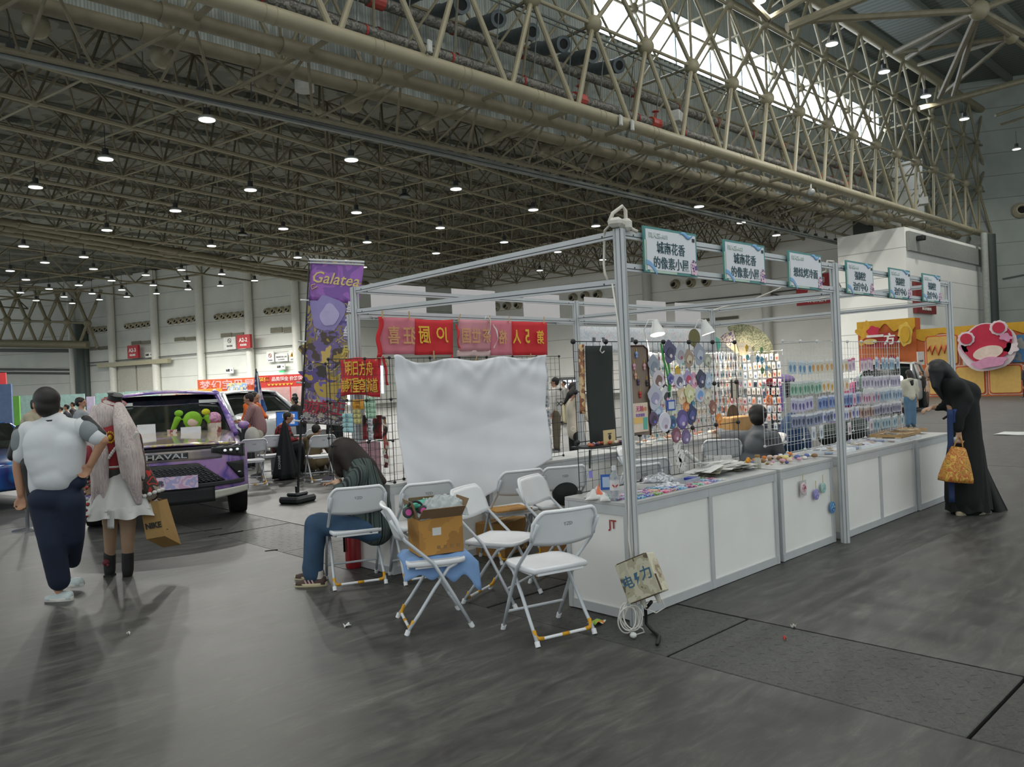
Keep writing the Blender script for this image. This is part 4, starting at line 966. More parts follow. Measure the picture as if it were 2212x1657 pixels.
def btext(par, s, px, py, Y, size, m_, mirror=True, sx=1., off=-.03):
    p = PY(px, py, Y); mb = MB(); text_mb(mb, s, p+Vector((0, off, 0)), Vector((-1 if mirror else 1, 0, 0)), UZ, size, .002, .012, sx*.84); obj('lettering', mb, m_, par)
# leftmost long banner: folded pink (reverse side) then bright red
t = thing('red_banner', 'red banner with mirrored yellow writing, its left part doubled to pink', 'banner', PY(897, 725, BY))
f1 = flat(822, 685, 895, 766, BY); mb = MB(); mb.sheet(f1, 12, 8, .003); obj('pink_part', mb, PINK, t, True)
f2 = flat(894, 688, 977, 767, BY, .012, .01); mb = MB(); mb.sheet(f2, 12, 8, .003); obj('red_part', mb, REDB, t, True)
mb = MB(); mb.sheet(lambda u, v: PY(817+9*u-4*v+(3*math.sin(v*9)), 684+88*v, BY-.02), 3, 12, .01); obj('folded_edge', mb, REDB, t, True)
YP = mat('cf9c6a', .7)
for s, x, y_, m_ in (('喜', 847, 724, YP), ('狂', 880, 725, YP), ('厨', 913, 724, YT), ('JO', 951, 724, YT)): btext(t, s, x, y_, BY, .155 if s != 'JO' else .14, m_, sx=.95)
t = thing('red_banner', 'red banner reading mirrored 5 and 第, its left part pale and folded', 'banner', PY(1085, 725, BY))
mb = MB(); mb.sheet(flat(990, 690, 1060, 758, BY), 10, 8, .003); obj('pale_part', mb, mat('c98a93', .75), t, True)
mb = MB(); mb.sheet(flat(1058, 692, 1106, 768, BY, ph=1), 10, 8, .003); obj('pink_part', mb, PINK, t, True)
mb = MB(); mb.sheet(flat(1105, 694, 1181, 768, BY, .012), 10, 8, .003); obj('red_part', mb, REDB, t, True)
mb = MB(); mb.sheet(flat(988, 757, 1062, 770, BY+.01), 10, 3, .003); obj('pale_hem', mb, mat('d5b9b6', .75), t, True)
for s, x, y_, m_ in (('国', 1003, 726, YP), ('世', 1025, 725, YP), ('茶', 1047, 725, YP), ('格', 1082, 728, YP), ('人', 1112, 728, YT), ('5', 1135, 727, YT), ('第', 1163, 729, YT)): btext(t, s, x, y_, BY, .14, m_, sx=.9)
for lab, pts, w_, m_ in (('red ribbon hanging from the corner of the long banner over the cloth', [(977, 766), (980, 790), (983, 815), (986, 843)], 7, REDB), ('red ribbon hanging beside the small red banner', [(828, 770), (832, 790), (834, 815), (838, 832)], 6, REDB), ('twisted red and white ribbon between the two long banners', [(986, 700), (990, 715), (988, 735), (994, 752)], 6, REDB), ('white ribbon looped over the fascia beam above the banners', [(1048, 692), (1052, 682), (1058, 690), (1060, 710), (1056, 722)], 3, WH), ('thin white ribbon hanging down the second banner', [(1066, 700), (1072, 712), (1075, 735), (1068, 752)], 3, WH)):
    q = [PY(x, y_, BY-.04) for x, y_ in pts]; mb = MB(); s_ = w_/260.
    mb.sheet(lambda u, v: (lambda k: q[min(int(k), len(q)-2)].lerp(q[min(int(k), len(q)-2)+1], k-min(int(k), len(q)-2)))(v*(len(q)-1))+Vector(((u-.5)*s_, .01*math.sin(v*8+u), 0)), 2, 14, .002); single('ribbon', mb, m_, lab, 'ribbon', None, True, q[0])
XS = 3.74
grid('display_grid', 'black wire grid on the side of the rear counter under the small red banner', (XS+.03, 5.50, .77), (0, 1, 0), 15, 15, .07, BK, panel=(5, 5))
t = thing('red_banner', 'small red banner with two lines of yellow characters above the price slips', 'banner', PX(779, 815, XS))
f3 = lambda u, v: (PX(735+88*u, 778-6*math.sin(min(1, u*1.3)*2.6)+78*v+5*u*v, XS)+Vector((.012*math.sin(u*9+v*3), 0, 0)))
mb = MB(); mb.sheet(f3, 14, 10, .003); obj('banner_sheet', mb, REDB, t, True)
for s_, py in (('明日方舟', 796), ('崩坏星穹轨道', 832)):
    n_ = len(s_)
    for i, ch_ in enumerate(s_):
        mb = MB(); px = 781+(i-(n_-1)/2)*(15.2 if n_ == 4 else 12.9); text_mb(mb, ch_, PX(px, py, XS)-Vector((.025, 0, 0)), Vector((0, -1, 0)), UZ, .125, .002, .012, .9); obj('lettering', mb, YT, t)
for x, y_, tl in ((744, 778, 0), (815, 772, .5), (826, 680, 0), (884, 682, 0), (992, 687, .3), (1058, 690, 0), (1100, 690, 0), (1175, 692, .1), (937, 767, 0), (1028, 778, .3), (836, 782, -.4), (1146, 772, .1), (752, 766, .2)): peg(PX(x, y_, XS-.01) if x < 830 and y_ > 700 else PY(x, y_, BY-.02), tilt=tl)
# sticky price tags
def tags(x0, y0, x1, y1, rows, m_, lab, ink='4b5b58'):
    side = x1 < 830
    Q_ = (lambda x, y: PX(x, y, XS)) if side else (lambda x, y: PY(x, y, BY-.06))
    u = Vector((0, -1, 0)) if side else Vector((1, 0, 0)); out = Vector((-1, 0, 0)) if side else Vector((0, -1, 0))
    a, b = Q_(x0, y0), Q_(x1, y1); c = (a+b)/2; W, Hh = abs((b-a).dot(u)), abs(b.z-a.z); t = thing('price_slips', lab, 'price slips', c)
    for i in range(rows):
        z = max(a.z, b.z)-Hh*(i+.5)/rows; s0 = rnd.uniform(-.004, .004); mb = MB(); mb.sheet(lambda p, q: Vector((c.x, c.y, z))+u*(s0+W*(p-.5))+out*(.01*math.sin(q*3))+UZ*(Hh/rows*(.48-.96*q)), 4, 3, .001); p = obj('slip', mb, m_, t)
        mb = MB()
        for q in range(2): text_mb(mb, ['日常收', '满减', '特价', '手作'][(i+q) % 4], Vector((c.x, c.y, z))+u*s0+out*.014+UZ*(Hh/rows*(.2-.42*q)), u, UZ, Hh/rows*.3, .0005, .0)
        obj('writing', mb, mat(ink, .7), p)
tags(741, 893, 765, 935, 4, mat('9fc9cc', .7), 'pale blue strip of price slips, leftmost under the small red banner'); tags(762, 863, 788, 884, 1, mat('d7992c', .7), 'orange price slip under the small red banner', '7a4d12'); tags(764, 884, 782, 916, 3, mat('c9c07c', .7), 'yellow strip of price slips below the orange one'); tags(789, 859, 814, 904, 4, mat('a8cdae', .7), 'pale green strip of price slips nearest the white cloth')
tags(794, 904, 808, 951, 3, mat('cfd2d4', .7), 'white strip of slips hanging below the green one'); tags(1163, 790, 1186, 880, 5, mat('b9bcc0', .6), 'upper column of grey photo slips at the right edge of the cloth'); tags(1170, 885, 1190, 940, 3, mat('b4b8bc', .6), 'lower column of grey photo slips at the right edge of the cloth'); tags(1172, 945, 1194, 1028, 4, mat('bdbfc4', .6), 'grey and pink photo slips low at the right edge of the cloth')
mb = MB(); mb.sheet(lambda u, v: PX(784+40*u, 897+52*v, XS+.05)+Vector((.01*math.sin(u*9), 0, 0)), 6, 6, .002); single('red_poster', mb, mixmat(['8c1f24', 'a5272b', '6e1a1e', '3a1518'], 9, 'noise', .4), 'dark red glossy bags hung on the grid below the price slips', 'poster', None, True, PX(805, 920, XS+.05))
mb = MB(); a = PX(778, 953, XS+.05); b = PX(824, 1036, XS+.05); mb.box((a+b)/2, (.01, abs(b.y-a.y), abs(b.z-a.z))); single('pink_board', mb, mat('c79aa2', .6), 'plain pink board under the red bags, left of the white cloth', 'board', None, False, (a+b)/2)
mb = MB(); mb.sheet(lambda u, v: PY(826+8*u+5*v, 900+110*v, 5.5)+Vector((0, .01*math.sin(v*20), 0)), 3, 20, .01); single('charm_strip', mb, mixmat(['5d1f22', '2c2222', '7d5a3a', '93302c', 'b9b2a8'], 26, 'cell', .4), 'strip of tiny dark red charms along the left edge of the white cloth', 'charms', None, True, PY(830, 950, 5.5))
mb = MB(); mb.sheet(lambda u, v: PY(822+5*u+2*v, 790+60*v, 5.5), 2, 12, .004); single('led_strip', mb, mat('cfd6ff', .3, emit=2.2), 'small bright white and violet light strip at the corner of the small red banner', 'light', None, True, PY(824, 800, 5.5))
# stuff under the rear counter, behind the chairs
for px, py, z, s, col, lab, rr in ((1085, 1200, 0, (.42, .3, .30), 'a1783f', 'brown carton on the floor below the cloth', .3), (1130, 1150, .0, (.5, .34, .42), '4f6f35', 'green and brown crate under the rear counter behind the facing chairs', -.2), (1215, 1215, 0, (.3, .2, .3), '9b6f3c', 'brown carton against the counter end panel', .1)):
    p = G(px, py); t = thing('storage_box', lab, 'box', p); mb = MB(); mb.box(p+UZ*s[2]/2+FW*.15, s, rotz(rr), .004); obj('carton', mb, mat(col, .8, var=.1), t); mb = MB(); mb.box(p+UZ*(s[2]+.002)+FW*.15, (s[0], .05, .003), rotz(rr)); obj('tape', mb, mat('b89a68', .4), t)
for px, py, lab, col in ((1008, 1165, 'clear plastic bag of goods on the floor below the cloth', '9a9ba3'), (1200, 1180, 'flat stack of clear trays behind the nearest chair', 'a9afb5')):
    p = G(px, py+15); t = thing('plastic_bag', lab, 'bag', p); blob('bag_body', [('e', p+UZ*.09+Vector((rnd.uniform(-.1, .1), rnd.uniform(-.05, .05), rnd.uniform(-.02, .05))), (.1, .09, .08)) for _ in range(5)], mat(col, .15, trans=.3, alpha=.9), t, .015)
# fire extinguisher
p = Vector((3.66, 6.03, 0)); t = thing('fire_extinguisher', 'red fire extinguisher standing under the occupied folding chair', 'fire extinguisher', p)
mb = MB(); mb.lathe(p, [(.066, 0), (.07, .02), (.07, .40), (.05, .455), (.025, .475)], 24); obj('cylinder', mb, mat('a3232a', .35, coat=.4), t, 'auto'); mb = MB(); mb.lathe(p, [(.0715, .285), (.0715, .297)], 24); obj('yellow_band', mb, mat('c9c13a', .5), t)
mb = MB(); mb.tube(p+UZ*.47, p+UZ*.53, .022, n=10); mb.box(p+Vector((.03, 0, .54)), (.11, .02, .02)); obj('valve_head', mb, BLK, t); mb = MB(); mb.pipe([p+UZ*.5, p+Vector((-.07, 0, .48)), p+Vector((-.085, 0, .35)), p+Vector((-.085, 0, .15))], .01); obj('hose', mb, BLK, t, True)
mb = MB(); text_mb(mb, '灭火器', p+Vector((0, -.075, .35))+RT*-.0, RT, UZ, .04, .001, .0); obj('lettering', mb, mat('d8c8c4', .5), t)
# ================= GOODS IN THE BOOTH =================
X_ = Vector((1, 0, 0))
def rect(mb, c, u, v, w_, h_, th, off=0.):
    n = u.cross(v).normalized(); mb.plate([(-w_/2, -h_/2), (w_/2, -h_/2), (w_/2, h_/2), (-w_/2, h_/2)], c+n*off, u, v, th)
CLR = mat('dfe3e6', .15, alpha=.35, trans=.0)
def pouch(card, ink, head, w_=.062, h_=.10):
    """bagged card seen from both sides: clear bag, backing card, header, printed shape, hook loop"""
    mb = MB(); c = Vector((0, 0, 0))
    mb.m(0); rect(mb, c, X_, UZ, w_, h_, .003)
    mb.m(2); rect(mb, c+UZ*(h_/2+.008), X_, UZ, w_, .022, .004)
    mb.m(1); s = rnd.uniform(.2, .32)
    for sg in (-1, 1): mb.plate([(w_*s*math.cos(a)*(1+.25*math.sin(3*a)), h_*.30*math.sin(a)) for a in [2*math.pi*i/12 for i in range(12)]], c+Vector((0, sg*.0022, -.004)), X_, UZ, .001)
    mb.m(2); mb.pipe([Vector((0, 0, h_/2+.016)), Vector((0, -.004, h_/2+.03)), Vector((0, .006, h_/2+.034))], .0018, 4)
    return mb
def badge(base, ink, r=.035, shape='round'):
    mb = MB(); mb.m(0)
    if shape == 'round': mb.lathe((0, 0, 0), [(r, -.003), (r*1.02, 0), (r*.95, .004)], 20, (0, -1, 0))
    elif shape == 'fan': mb.plate([(r*1.1*math.cos(a)*(1 if math.sin(a) > -.2 else .8), r*1.1*math.sin(a)) for a in [2*math.pi*i/16 for i in range(16)]], (0, 0, 0), X_, UZ, .004); mb.box((0, 0, -r*1.35), (.012, .004, r*.7))
    else: mb.plate([(r*math.cos(a)*(1+.18*math.sin(5*a)+.1*math.cos(2*a)), r*1.25*math.sin(a)*(1+.12*math.cos(3*a))) for a in [2*math.pi*i/20 for i in range(20)]], (0, 0, 0), X_, UZ, .004)
    mb.m(1)
    for sg in (-1, 1): mb.plate([(r*.55*math.cos(a)*(1+.3*math.sin(2*a+.6)), r*.6*math.sin(a)-.1*r) for a in [2*math.pi*i/12 for i in range(12)]], (0, sg*.0035-.0003, 0), X_, UZ, .0015)
    mb.m(2)
    for sg in (-1, 1): mb.plate([(r*.25*math.cos(a)+.1*r, r*.22*math.sin(a)-.45*r) for a in [2*math.pi*i/8 for i in range(8)]], (0, sg*.0045-.0003, 0), X_, UZ, .001)
    return mb
def proto(nm, mb, cols): o = obj(nm, mb, [mat(c, .35) for c in cols], None, False); return o
def hang(src, p, lab, cat, grp, rz=0., sc_=1., lean=0.):
    c = src.copy(); c.name = 'hanging_keychain' if 'tiny' in lab else c.name; COL.objects.link(c); c.location = p; c.rotation_euler = (lean, rnd.uniform(-.06, .06), rz); c.scale = (sc_,)*3; c['label'] = lab; c['category'] = cat; c['group'] = grp; return c
PR = {}
def PO(nm, cols, **k):
    key = (nm, cols)
    if key not in PR: PR[key] = proto(nm, pouch(*cols, **k), cols)
    return PR[key]
# white grids along the aisle counter
grid('display_grid', 'white wire grid with ball joints along the far half of the booth counter', (6.9, 3.60, .79), X_, 40, 15, .07, WGm, panel=(5, 15), jr=.016)
grid('display_grid', 'white wire grid panel set back behind the far counter', (7.3, 4.05, .80), X_, 36, 9, .07, WGm, panel=(6, 9), jr=.016)
rows = [(1.60, [('b7c8cf', '4f7ea8', 'd8dde0'), ('d0c9b8', 'c78f2e', 'e2e2de'), ('d6c6cf', 'a88ba5', 'd35c8b'), ('a7bccb', '4d7d99', 'dfe4e6')], .118, .10), (1.40, [('a9c2b4', '4f8a6e', 'd9dcda'), ('ddd5c3', 'cc9735', 'e8e8e4'), ('c8c0cf', '5f5a7c', 'dcdce2'), ('b9b6c8', '6b5f88', 'dadae0')], .105, .10),
        (1.24, [('bdb9d2', '57518a', 'd9d9e4'), ('7f94bd', '3b4c8a', 'cfd4e4'), ('cdb7c4', 'a03a6c', 'd9d4da'), ('9fb2c4', '4b6b8c', 'dce2e6')], .10, .095), (1.09, [('8b93a8', '3e4560', 'dadde2'), ('c9cbd6', '4f5aa5', 'e2e2e8'), ('b9a59d', '6a3c34', 'd8d5d2'), ('a6a3b2', '544f6e', 'dddde2')], .09, .09),
        (.94, [('ccd0d4', '7d8b99', 'e2e4e6'), ('d8cfd4', '8c6f86', 'e4e0e4'), ('a8bfc9', '3f6f86', 'dfe4e6')], .10, .095)]
for r, (z, pal, st, h_) in enumerate(rows):
    x = 6.98
    i = 0
    while x < 9.66:
        cols = pal[min(len(pal)-1, int((x-6.9)/2.8*len(pal)+rnd.uniform(-.3, .3)) if x > 7.2 else 0)]
        if rnd.random() > (.06 if r < 4 else .45) and not (r == 4 and x < 7.2):
            hang(PO('bagged_charm', cols, w_=.082, h_=h_*1.15), (x, 3.585-.02*rnd.random(), z-.02+rnd.uniform(-.008, .008)), 'small bagged charm hooked on the white wire grid, row %s' % ['topmost', 'second from the top', 'third from the top', 'fourth from the top', 'lowest'][r], 'charm', 'bagged charms on the white grid, %s row' % ['top', 'second', 'third', 'fourth', 'lowest'][r])
        x += st*rnd.uniform(.72, .9)
# black grid wall behind the nearest counter
grid('display_grid', 'tall black wire grid holding the black cloth and character badges', (4.11, 3.72, .765), X_, 30, 15, .0714, BK, panel=(5, 5), jr=.02)
BD = {}
def BG_(cols, r, shp):
    k = (cols, r, shp)
    if k not in BD: BD[k] = proto('character_badge', badge(*cols[:2], r, shp), cols)
    return BD[k]
bl_ = [(1413, 790, .055, 'b', ('9aa2ad', '7d8896', 'd9c9c9'), 'grey long-haired die-cut badge'), (1447, 760, .06, 'b', ('4b4770', '2f2c55', 'e2cfd0'), 'dark purple-blue die-cut badge, highest of the row'), (1470, 765, .055, 'b', ('bfc3ca', 'a59aa3', 'a04a5a'), 'pale bunny-eared die-cut badge'), (1488, 775, .05, 'b', ('a38c78', 'cfc0a6', '6e4c34'), 'brown-haired round badge'), (1511, 765, .06, 'b', ('9aa0ae', 'b9bec9', '4c5a8a'), 'grey cat-shaped badge'), (1528, 778, .045, 'round', ('a3a596', 'c9c9b4', '77785f'), 'olive round badge'),
      (1422, 820, .06, 'round', ('cfc9cf', '7b5a50', 'eadfdf'), 'brown-and-white round badge'), (1449, 818, .03, 'b', ('6a6da8', '3f4290', 'c9b9d8'), 'small violet badge'), (1467, 822, .055, 'round', ('c9c6d6', '5d5a72', 'e8dfe6'), 'grey-blue round badge with dark hair'), (1487, 818, .045, 'b', ('a894bf', 'c33b56', 'd8cbe2'), 'lilac badge with red bow'), (1500, 822, .045, 'b', ('dba0b4', 'e6c3cf', 'b06a84'), 'pink pouch badge'), (1515, 818, .05, 'b', ('30334e', '4b5078', 'e0cfcf'), 'navy-haired badge'), (1530, 822, .045, 'b', ('a9bcd2', 'c6d4e2', '7f95b5'), 'pale blue badge'),
      (1415, 858, .065, 'b', ('b7b9c6', '9a95b4', 'd6cede'), 'large pale lilac fan badge'), (1440, 855, .05, 'b', ('d5d5d8', '2f2f35', 'e7a3bb'), 'white badge with black marks'), (1474, 853, .05, 'b', ('dcc4a0', 'e8dabf', 'c08a5e'), 'beige blond-haired badge'), (1490, 850, .05, 'b', ('d3cf9c', 'e4e1bd', '9ea36a'), 'pale yellow badge'), (1512, 852, .055, 'round', ('bfc6d2', '6e9acd', 'd7a3a3'), 'round badge with light blue centre'), (1527, 853, .05, 'b', ('c9c3b0', 'e2dcc8', '9a8e6e'), 'cream badge'),
      (1412, 905, .045, 'round', ('5a4563', '3a2a44', '5960c8'), 'round dark purple badge, lower left'), (1436, 912, .065, 'round', ('d7d5df', 'c3bfd0', '9d7a8a'), 'large white-lilac round badge, lower row'), (1452, 912, .045, 'round', ('3f6a86', '2d3f66', '7d9ad0'), 'round teal-blue badge, lower row'), (1474, 906, .065, 'round', ('594b86', '7a6fb0', 'd0bccb'), 'large round violet badge, lower row'), (1494, 895, .055, 'b', ('2f3560', '45508c', 'b39ab8'), 'navy die-cut badge, lower row'), (1461, 940, .05, 'round', ('7a4a5c', '9b6c80', 'd9c2cc'), 'round plum badge hanging below the others'), (1482, 943, .05, 'round', ('6d5b86', '84739d', 'd0c6da'), 'round mauve badge hanging below the others'),
      (1540, 880, .04, 'b', ('8a5a4c', 'a9786a', 'dcc'+'9bd'), 'brown badge near the orange one'), (1553, 905, .035, 'fan', ('e08a3a', 'eaa35c', 'c96f24'), 'small bright orange fan badge'), (1483, 880, .04, 'fan', ('df8a4a', 'e9a76a', 'b86a2f'), 'orange badge beside the blue-framed card'), (1420, 890, .05, 'b', ('9fb4cc', 'c2cfdf', '6f86a8'), 'pale blue pouch above the dark purple badge'), (1455, 890, .045, 'b', ('b6bfa8', 'cdd3c0', 'a0766e'), 'grey-green pouch, lower middle')]
for px, py, r, shp, cols, lab in bl_:
    hang(BG_(cols, r, shp), PY(px, py, 3.685-.03*rnd.random()), lab+' on the black grid', 'badge', 'character badges on the black wire grid', sc_=1.22)
# middle layer of small charms between black grid and back counter (the glittering backdrop)
grid('display_grid', 'white wire grid on the rear counter under the clip lamps', (7.4, 5.72, .78), X_, 34, 15, .07, WGm, panel=(5, 5), jr=.014)
pal = [('d9d4cc', '8f867d', 'e8e6e2'), ('e0c9bd', 'c9533a', 'f0e6de'), ('cfd6dc', '6b7f96', 'e6eaee'), ('e6dccb', 'b08a4e', 'f2eee6'), ('dcc9cf', 'a8465e', 'eee4e6'), ('c3cfd0', '3f7d86', 'e2e8e8'), ('3f4654', '23262e', 'dadde2'), ('e3a78c', 'd8683c', 'f0dccf')]
for r in range(9):
    x = 7.46
    while x < 9.75:
        f = (x-7.4)/2.4
        cols = pal[(7 if rnd.random() < .5 else 1)] if (f > .62 and r < 4 and rnd.random() < .7) else pal[rnd.choice([0, 2, 3, 4, 5, 0, 6 if 3 < r < 6 and f > .55 else 2])]
        if rnd.random() > .1 and not (1 < r < 4 and .22 < f < .5): hang(PO('bagged_charm', cols, w_=.05, h_=.072), (x, 5.70-.02*rnd.random(), .85+r*.115+rnd.uniform(-.01, .01)), 'tiny bagged charm on the brightly lit rear grid, %s rows' % ('lower' if r < 3 else 'middle' if r < 6 else 'upper'), 'charm', 'tiny charms on the lit rear grid, %s rows' % ('lower' if r < 3 else 'middle' if r < 6 else 'upper'))
        x += rnd.uniform(.062, .08) if r > 5 else rnd.uniform(.07, .095)
tg = [('3f7d9a', 1637, 775), ('3f86a8', 1646, 778), ('6fa8c2', 1656, 795), ('4d7a3a', 1645, 756), ('4d7a3a', 1647, 800), ('c9a63a', 1613, 752), ('6aa39a', 1648, 833), ('5b7d9a', 1651, 853), ('6aa39a', 1566, 868), ('4f87a8', 1557, 882), ('6aa39a', 1476, 780), ('3f8a94', 1615, 772), ('d2b04a', 1463, 797), ('2f7f8a', 1527, 776), ('4d8fa8', 1497, 873), ('e0762a', 1660, 862)]
for col, px, py in tg:
    hang(BG_((col, col, 'd9dcd8'), .04, 'b' if rnd.random() < .5 else 'round'), PY(px, py, 5.6) if px < 1550 else PX(px, py, 9.66), 'plain coloured tag in front of the lit rear grid', 'tag', 'plain coloured tags before the lit rear grid')
for r in range(9):
    y = 6.0
    while y > 5.13:
        cols = pal[rnd.choice([7, 1, 1, 6, 0, 2, 4] if r < 6 else [0, 2, 3, 1])]
        if rnd.random() > .08: hang(PO('bagged_charm', cols, w_=.055, h_=.085), (9.70+.02*rnd.random(), y, .82+r*.115+rnd.uniform(-.01, .01)), 'tiny bagged charm on the glowing side grid behind the grey-hooded person', 'charm', 'tiny charms on the lit side grid', rz=-math.pi/2)
        y -= rnd.uniform(.062, .08)
for q in list(PR.values())+list(BD.values()): bpy.data.objects.remove(q)
grid('display_grid', 'white wire grid at the booth end, at right angles to the lit rear grid', (9.76, 5.10, .78), (0, 1, 0), 14, 15, .07, WGm, panel=(5, 5), jr=.014)
# folding fans
def fan(c, R, a0, a1, m1, lab, tilt=0., n=22):
    t = thing('folding_fan', lab, 'fan', c); u = Vector((.35, -.94, 0)); mb = MB(); k = n*2
    rin, rout = R*.42, R; g = []
    for rr in (rin, rout): g.append([c+u*(rr*math.cos(a0+(a1-a0)*i/k))+UZ*(rr*math.sin(a0+(a1-a0)*i/k))+Vector((0, .006*(i % 2), 0)) for i in range(k+1)])
    mb.loft(g, closed=False); g2 = [[p+Vector((0, .003, 0)) for p in r_] for r_ in g]; mb.loft(g2[::-1], closed=False); obj('fan_leaf', mb, m1, t)
    for i in range(n+1):
        a = a0+(a1-a0)*i/n; mb = MB(); d = u*math.cos(a)+UZ*math.sin(a); mb.tube(c-d*.01-Vector((0, .001*i/n, 0)), c+d*rin*1.1, .0025, n=4); obj('fan_rib', mb, mat('c9b590', .6) if i else mat('3a3028', .5), t)
    mb = MB(); mb.tube(c-Vector((0, .008, 0)), c+Vector((0, .01, 0)), .005, n=8); obj('pivot', mb, BLK, t)
fan(PX(1600, 769, 9.72), .44, .0, 1.95, mixmat(['8f8a6c', '666a4c', 'a09a7a', '737a5a'], 22, 'noise', .6), 'big open folding fan, cream with green leaf pattern, over the lit grid')
fan(PX(1597, 768, 9.7), .36, 1.75, 2.4, mixmat(['8a7f9a', 'd2c2a8', '6d6580'], 22, 'noise', .6), 'half-open lilac and cream folding fan, left of the big fan')
mb = MB(); c = PY(1500, 730, 5.6); mb.plate([(.125*math.cos(a), .115*math.sin(a)) for a in [2*math.pi*i/28 for i in range(28)]], c, X_, UZ, .006); t = thing('round_fan', 'round olive-brown hand fan high behind the black grid', 'fan', c); obj('fan_leaf', mb, mixmat(['5c5a44', '6e6a3a', '4b4c40', '7d7640'], 10, 'wave', .6, distort=3), t); mb = MB(); mb.box(c-UZ*.16, (.015, .01, .12)); obj('fan_handle', mb, mat('6b4f33', .6), t)
mb = MB(); mb.plate([(0, 0), (.09, -.03), (.12, -.12), (.05, -.2), (.02, -.12)], PY(1545, 727, 5.5), X_, UZ, .004); single('teal_pennant', mb, mat('5fb3a0', .6), 'teal leaf-shaped card beside the second clip lamp', 'card', None, False, PY(1550, 745, 5.5))
mb = MB(); mb.plate([(-.09, 0), (.09, 0), (.09, .05), (0, .17), (-.09, .05)] if False else [(.14*math.cos(a), .14*math.sin(a)*1.1) for a in [math.pi*i/14 for i in range(15)]], PY(1583, 900, 5.4), X_, UZ, .01); single('rattan_basket_back', mb, mixmat(['5d4c36', '6f5c42', '4b3d2c'], 40, 'wave', .8), 'dark arched rattan board on the rear counter', 'board', None, False, PY(1583, 890, 5.4))
mb = MB(); mb.box(PY(1590, 920, 5.3)-UZ*.0, (.5, .2, .24), None, .01); single('cardboard_carton', mb, mat('b58d5a', .8, var=.1), 'brown carton on the rear counter behind the grey-hooded person', 'box', None, False, PY(1590, 920, 5.3))
t = thing('framed_display', 'cream card in a black-sided frame on the rear counter', 'frame', PY(1587, 840, 5.55)); c = PY(1587, 840, 5.55); mb = MB(); mb.box(c, (.12, .01, .24)); obj('card', mb, mat('cfc8b4', .6), t)
for s in (-1, 1): mb = MB(); mb.box(c+X_*(s*.075), (.025, .015, .24)); obj('frame_side', mb, BLK, t)
# clip lamps
LB = mat('d8d9d6', .35)
for px, py, lab in ((1418, 708, 'left white clip lamp, lit, behind the corner post'), (1525, 707, 'right white clip lamp, lit, next to the rear post')):
    c = PY(px, py, 5.75); t = thing('clip_lamp', lab, 'lamp', c); d = Vector((-.12 if px < 1500 else .15, -.25, -1)).normalized()
    mb = MB(); mb.lathe(c-d*.10, [(.035, 0), (.045, .05), (.075, .12), (.095, .19), (.09, .19), (.06, .11)], 20, d); obj('lamp_shade', mb, LB, t, 'auto')
    mb = MB(); mb.lathe(c+d*.08, [(.088, 0), (.085, .006)], 20, d); obj('lamp_bulb', mb, mat('fff1d6', .3, emit=14.), t)
    mb = MB(); mb.pipe([c-d*.10, c+Vector((-.08, .05, .1)), c+Vector((-.12, .1, -.02)), c+Vector((-.02, .12, -.25)), Vector((c.x-.02, c.y+.12, 1.83))], .008, 6); obj('lamp_arm', mb, LB, t, True)
    mb = MB(); mb.box((c.x-.02, c.y+.1, 1.83), (.04, .05, .06), None, .01); obj('lamp_clip', mb, LB, t)
    l = bpy.data.lights.new('clip_light', 'SPOT'); l.energy = 110 if px < 1500 else 95; l.spot_size = math.radians(130); l.spot_blend = .6; l.shadow_soft_size = .07; l.color = (1, .93, .82); o = bpy.data.objects.new('clip_light', l); COL.objects.link(o); o.location = c+d*.1; o.rotation_mode = 'QUATERNION'; o.rotation_quaternion = (Vector((0, .15, -1)) if px < 1500 else Vector((.55, -.25, -.8))).to_track_quat('-Z', 'Y')
t = thing('scribbled_banner', 'long white banner with faint drawings hanging at the rear of the booth', 'banner', PY(1400, 720, 6.22)); a, b = PY(1247, 705, 6.22), PY(1536, 712, 6.22)
mb = MB(); mb.sheet(lambda u, v: Vector((a.x+.02+(b.x-a.x-.02)*u, 6.215+.01*math.sin(u*20), 2.20-.33*v)), 40, 4, .003); obj('banner_sheet', mb, mixmat(['d3d4d6', 'd6d7d9', 'c2c8cf', 'dadbdc', 'd3d4d6', 'd8c2c6'], 9, 'noise', .7, detail=6, distort=1.5), t, True)
# lattice of white fascia panels is added with the stands behind
# black cloth panel with hook, felt board, lanyard, colour card, blue-framed card
t = thing('black_cloth_panel', 'tall black cloth panel hung by a hook on the black grid', 'cloth panel', PY(1294, 850, 3.74)); a, b = PY(1263, 741, 3.70), PY(1330, 955, 3.70)
mb = MB(); mb.sheet(lambda u, v: Vector((a.x+(b.x-a.x)*u, 3.695+.008*math.sin(u*6+v*4), a.z-.02+(b.z-a.z)*v)), 12, 16, .004); obj('cloth_sheet', mb, mat('2c3230', .85), t, True)
mb = MB(); h = PY(1300, 744, 3.68); mb.pipe([h+UZ*.04, h+UZ*.0, h+Vector((-.02, -.01, -.02)), h+Vector((-.035, -.01, -.045)), h+Vector((-.015, -.01, -.065)), h+Vector((.012, -.01, -.05))], .004, 6); obj('coat_hook', mb, WH, t, True)
for q, px in enumerate((1283, 1303, 1366)): mb = MB(); c = PY(px, 734, 3.69); mb.box(c, (.022, .02, .035), None, .004); single('binder_clip', mb, mat('5c5f62', .4), 'small dark clip on top of the black cloth panel', 'clip', 'dark clips on the black grid', False, c)
mb = MB(); a = PY(1255, 745, 3.71); mb.sheet(lambda u, v: PY(1250+11*u+3*v, 744+150*v, 3.71), 3, 18, .008); single('bead_strip', mb, mixmat(['a8683c', 'c99a5e', '7d4a2c', 'd8b98a', '8a5a3a'], 40, 'cell', .3), 'strip of amber and copper trinkets left of the black cloth panel', 'trinkets', None, True, a)
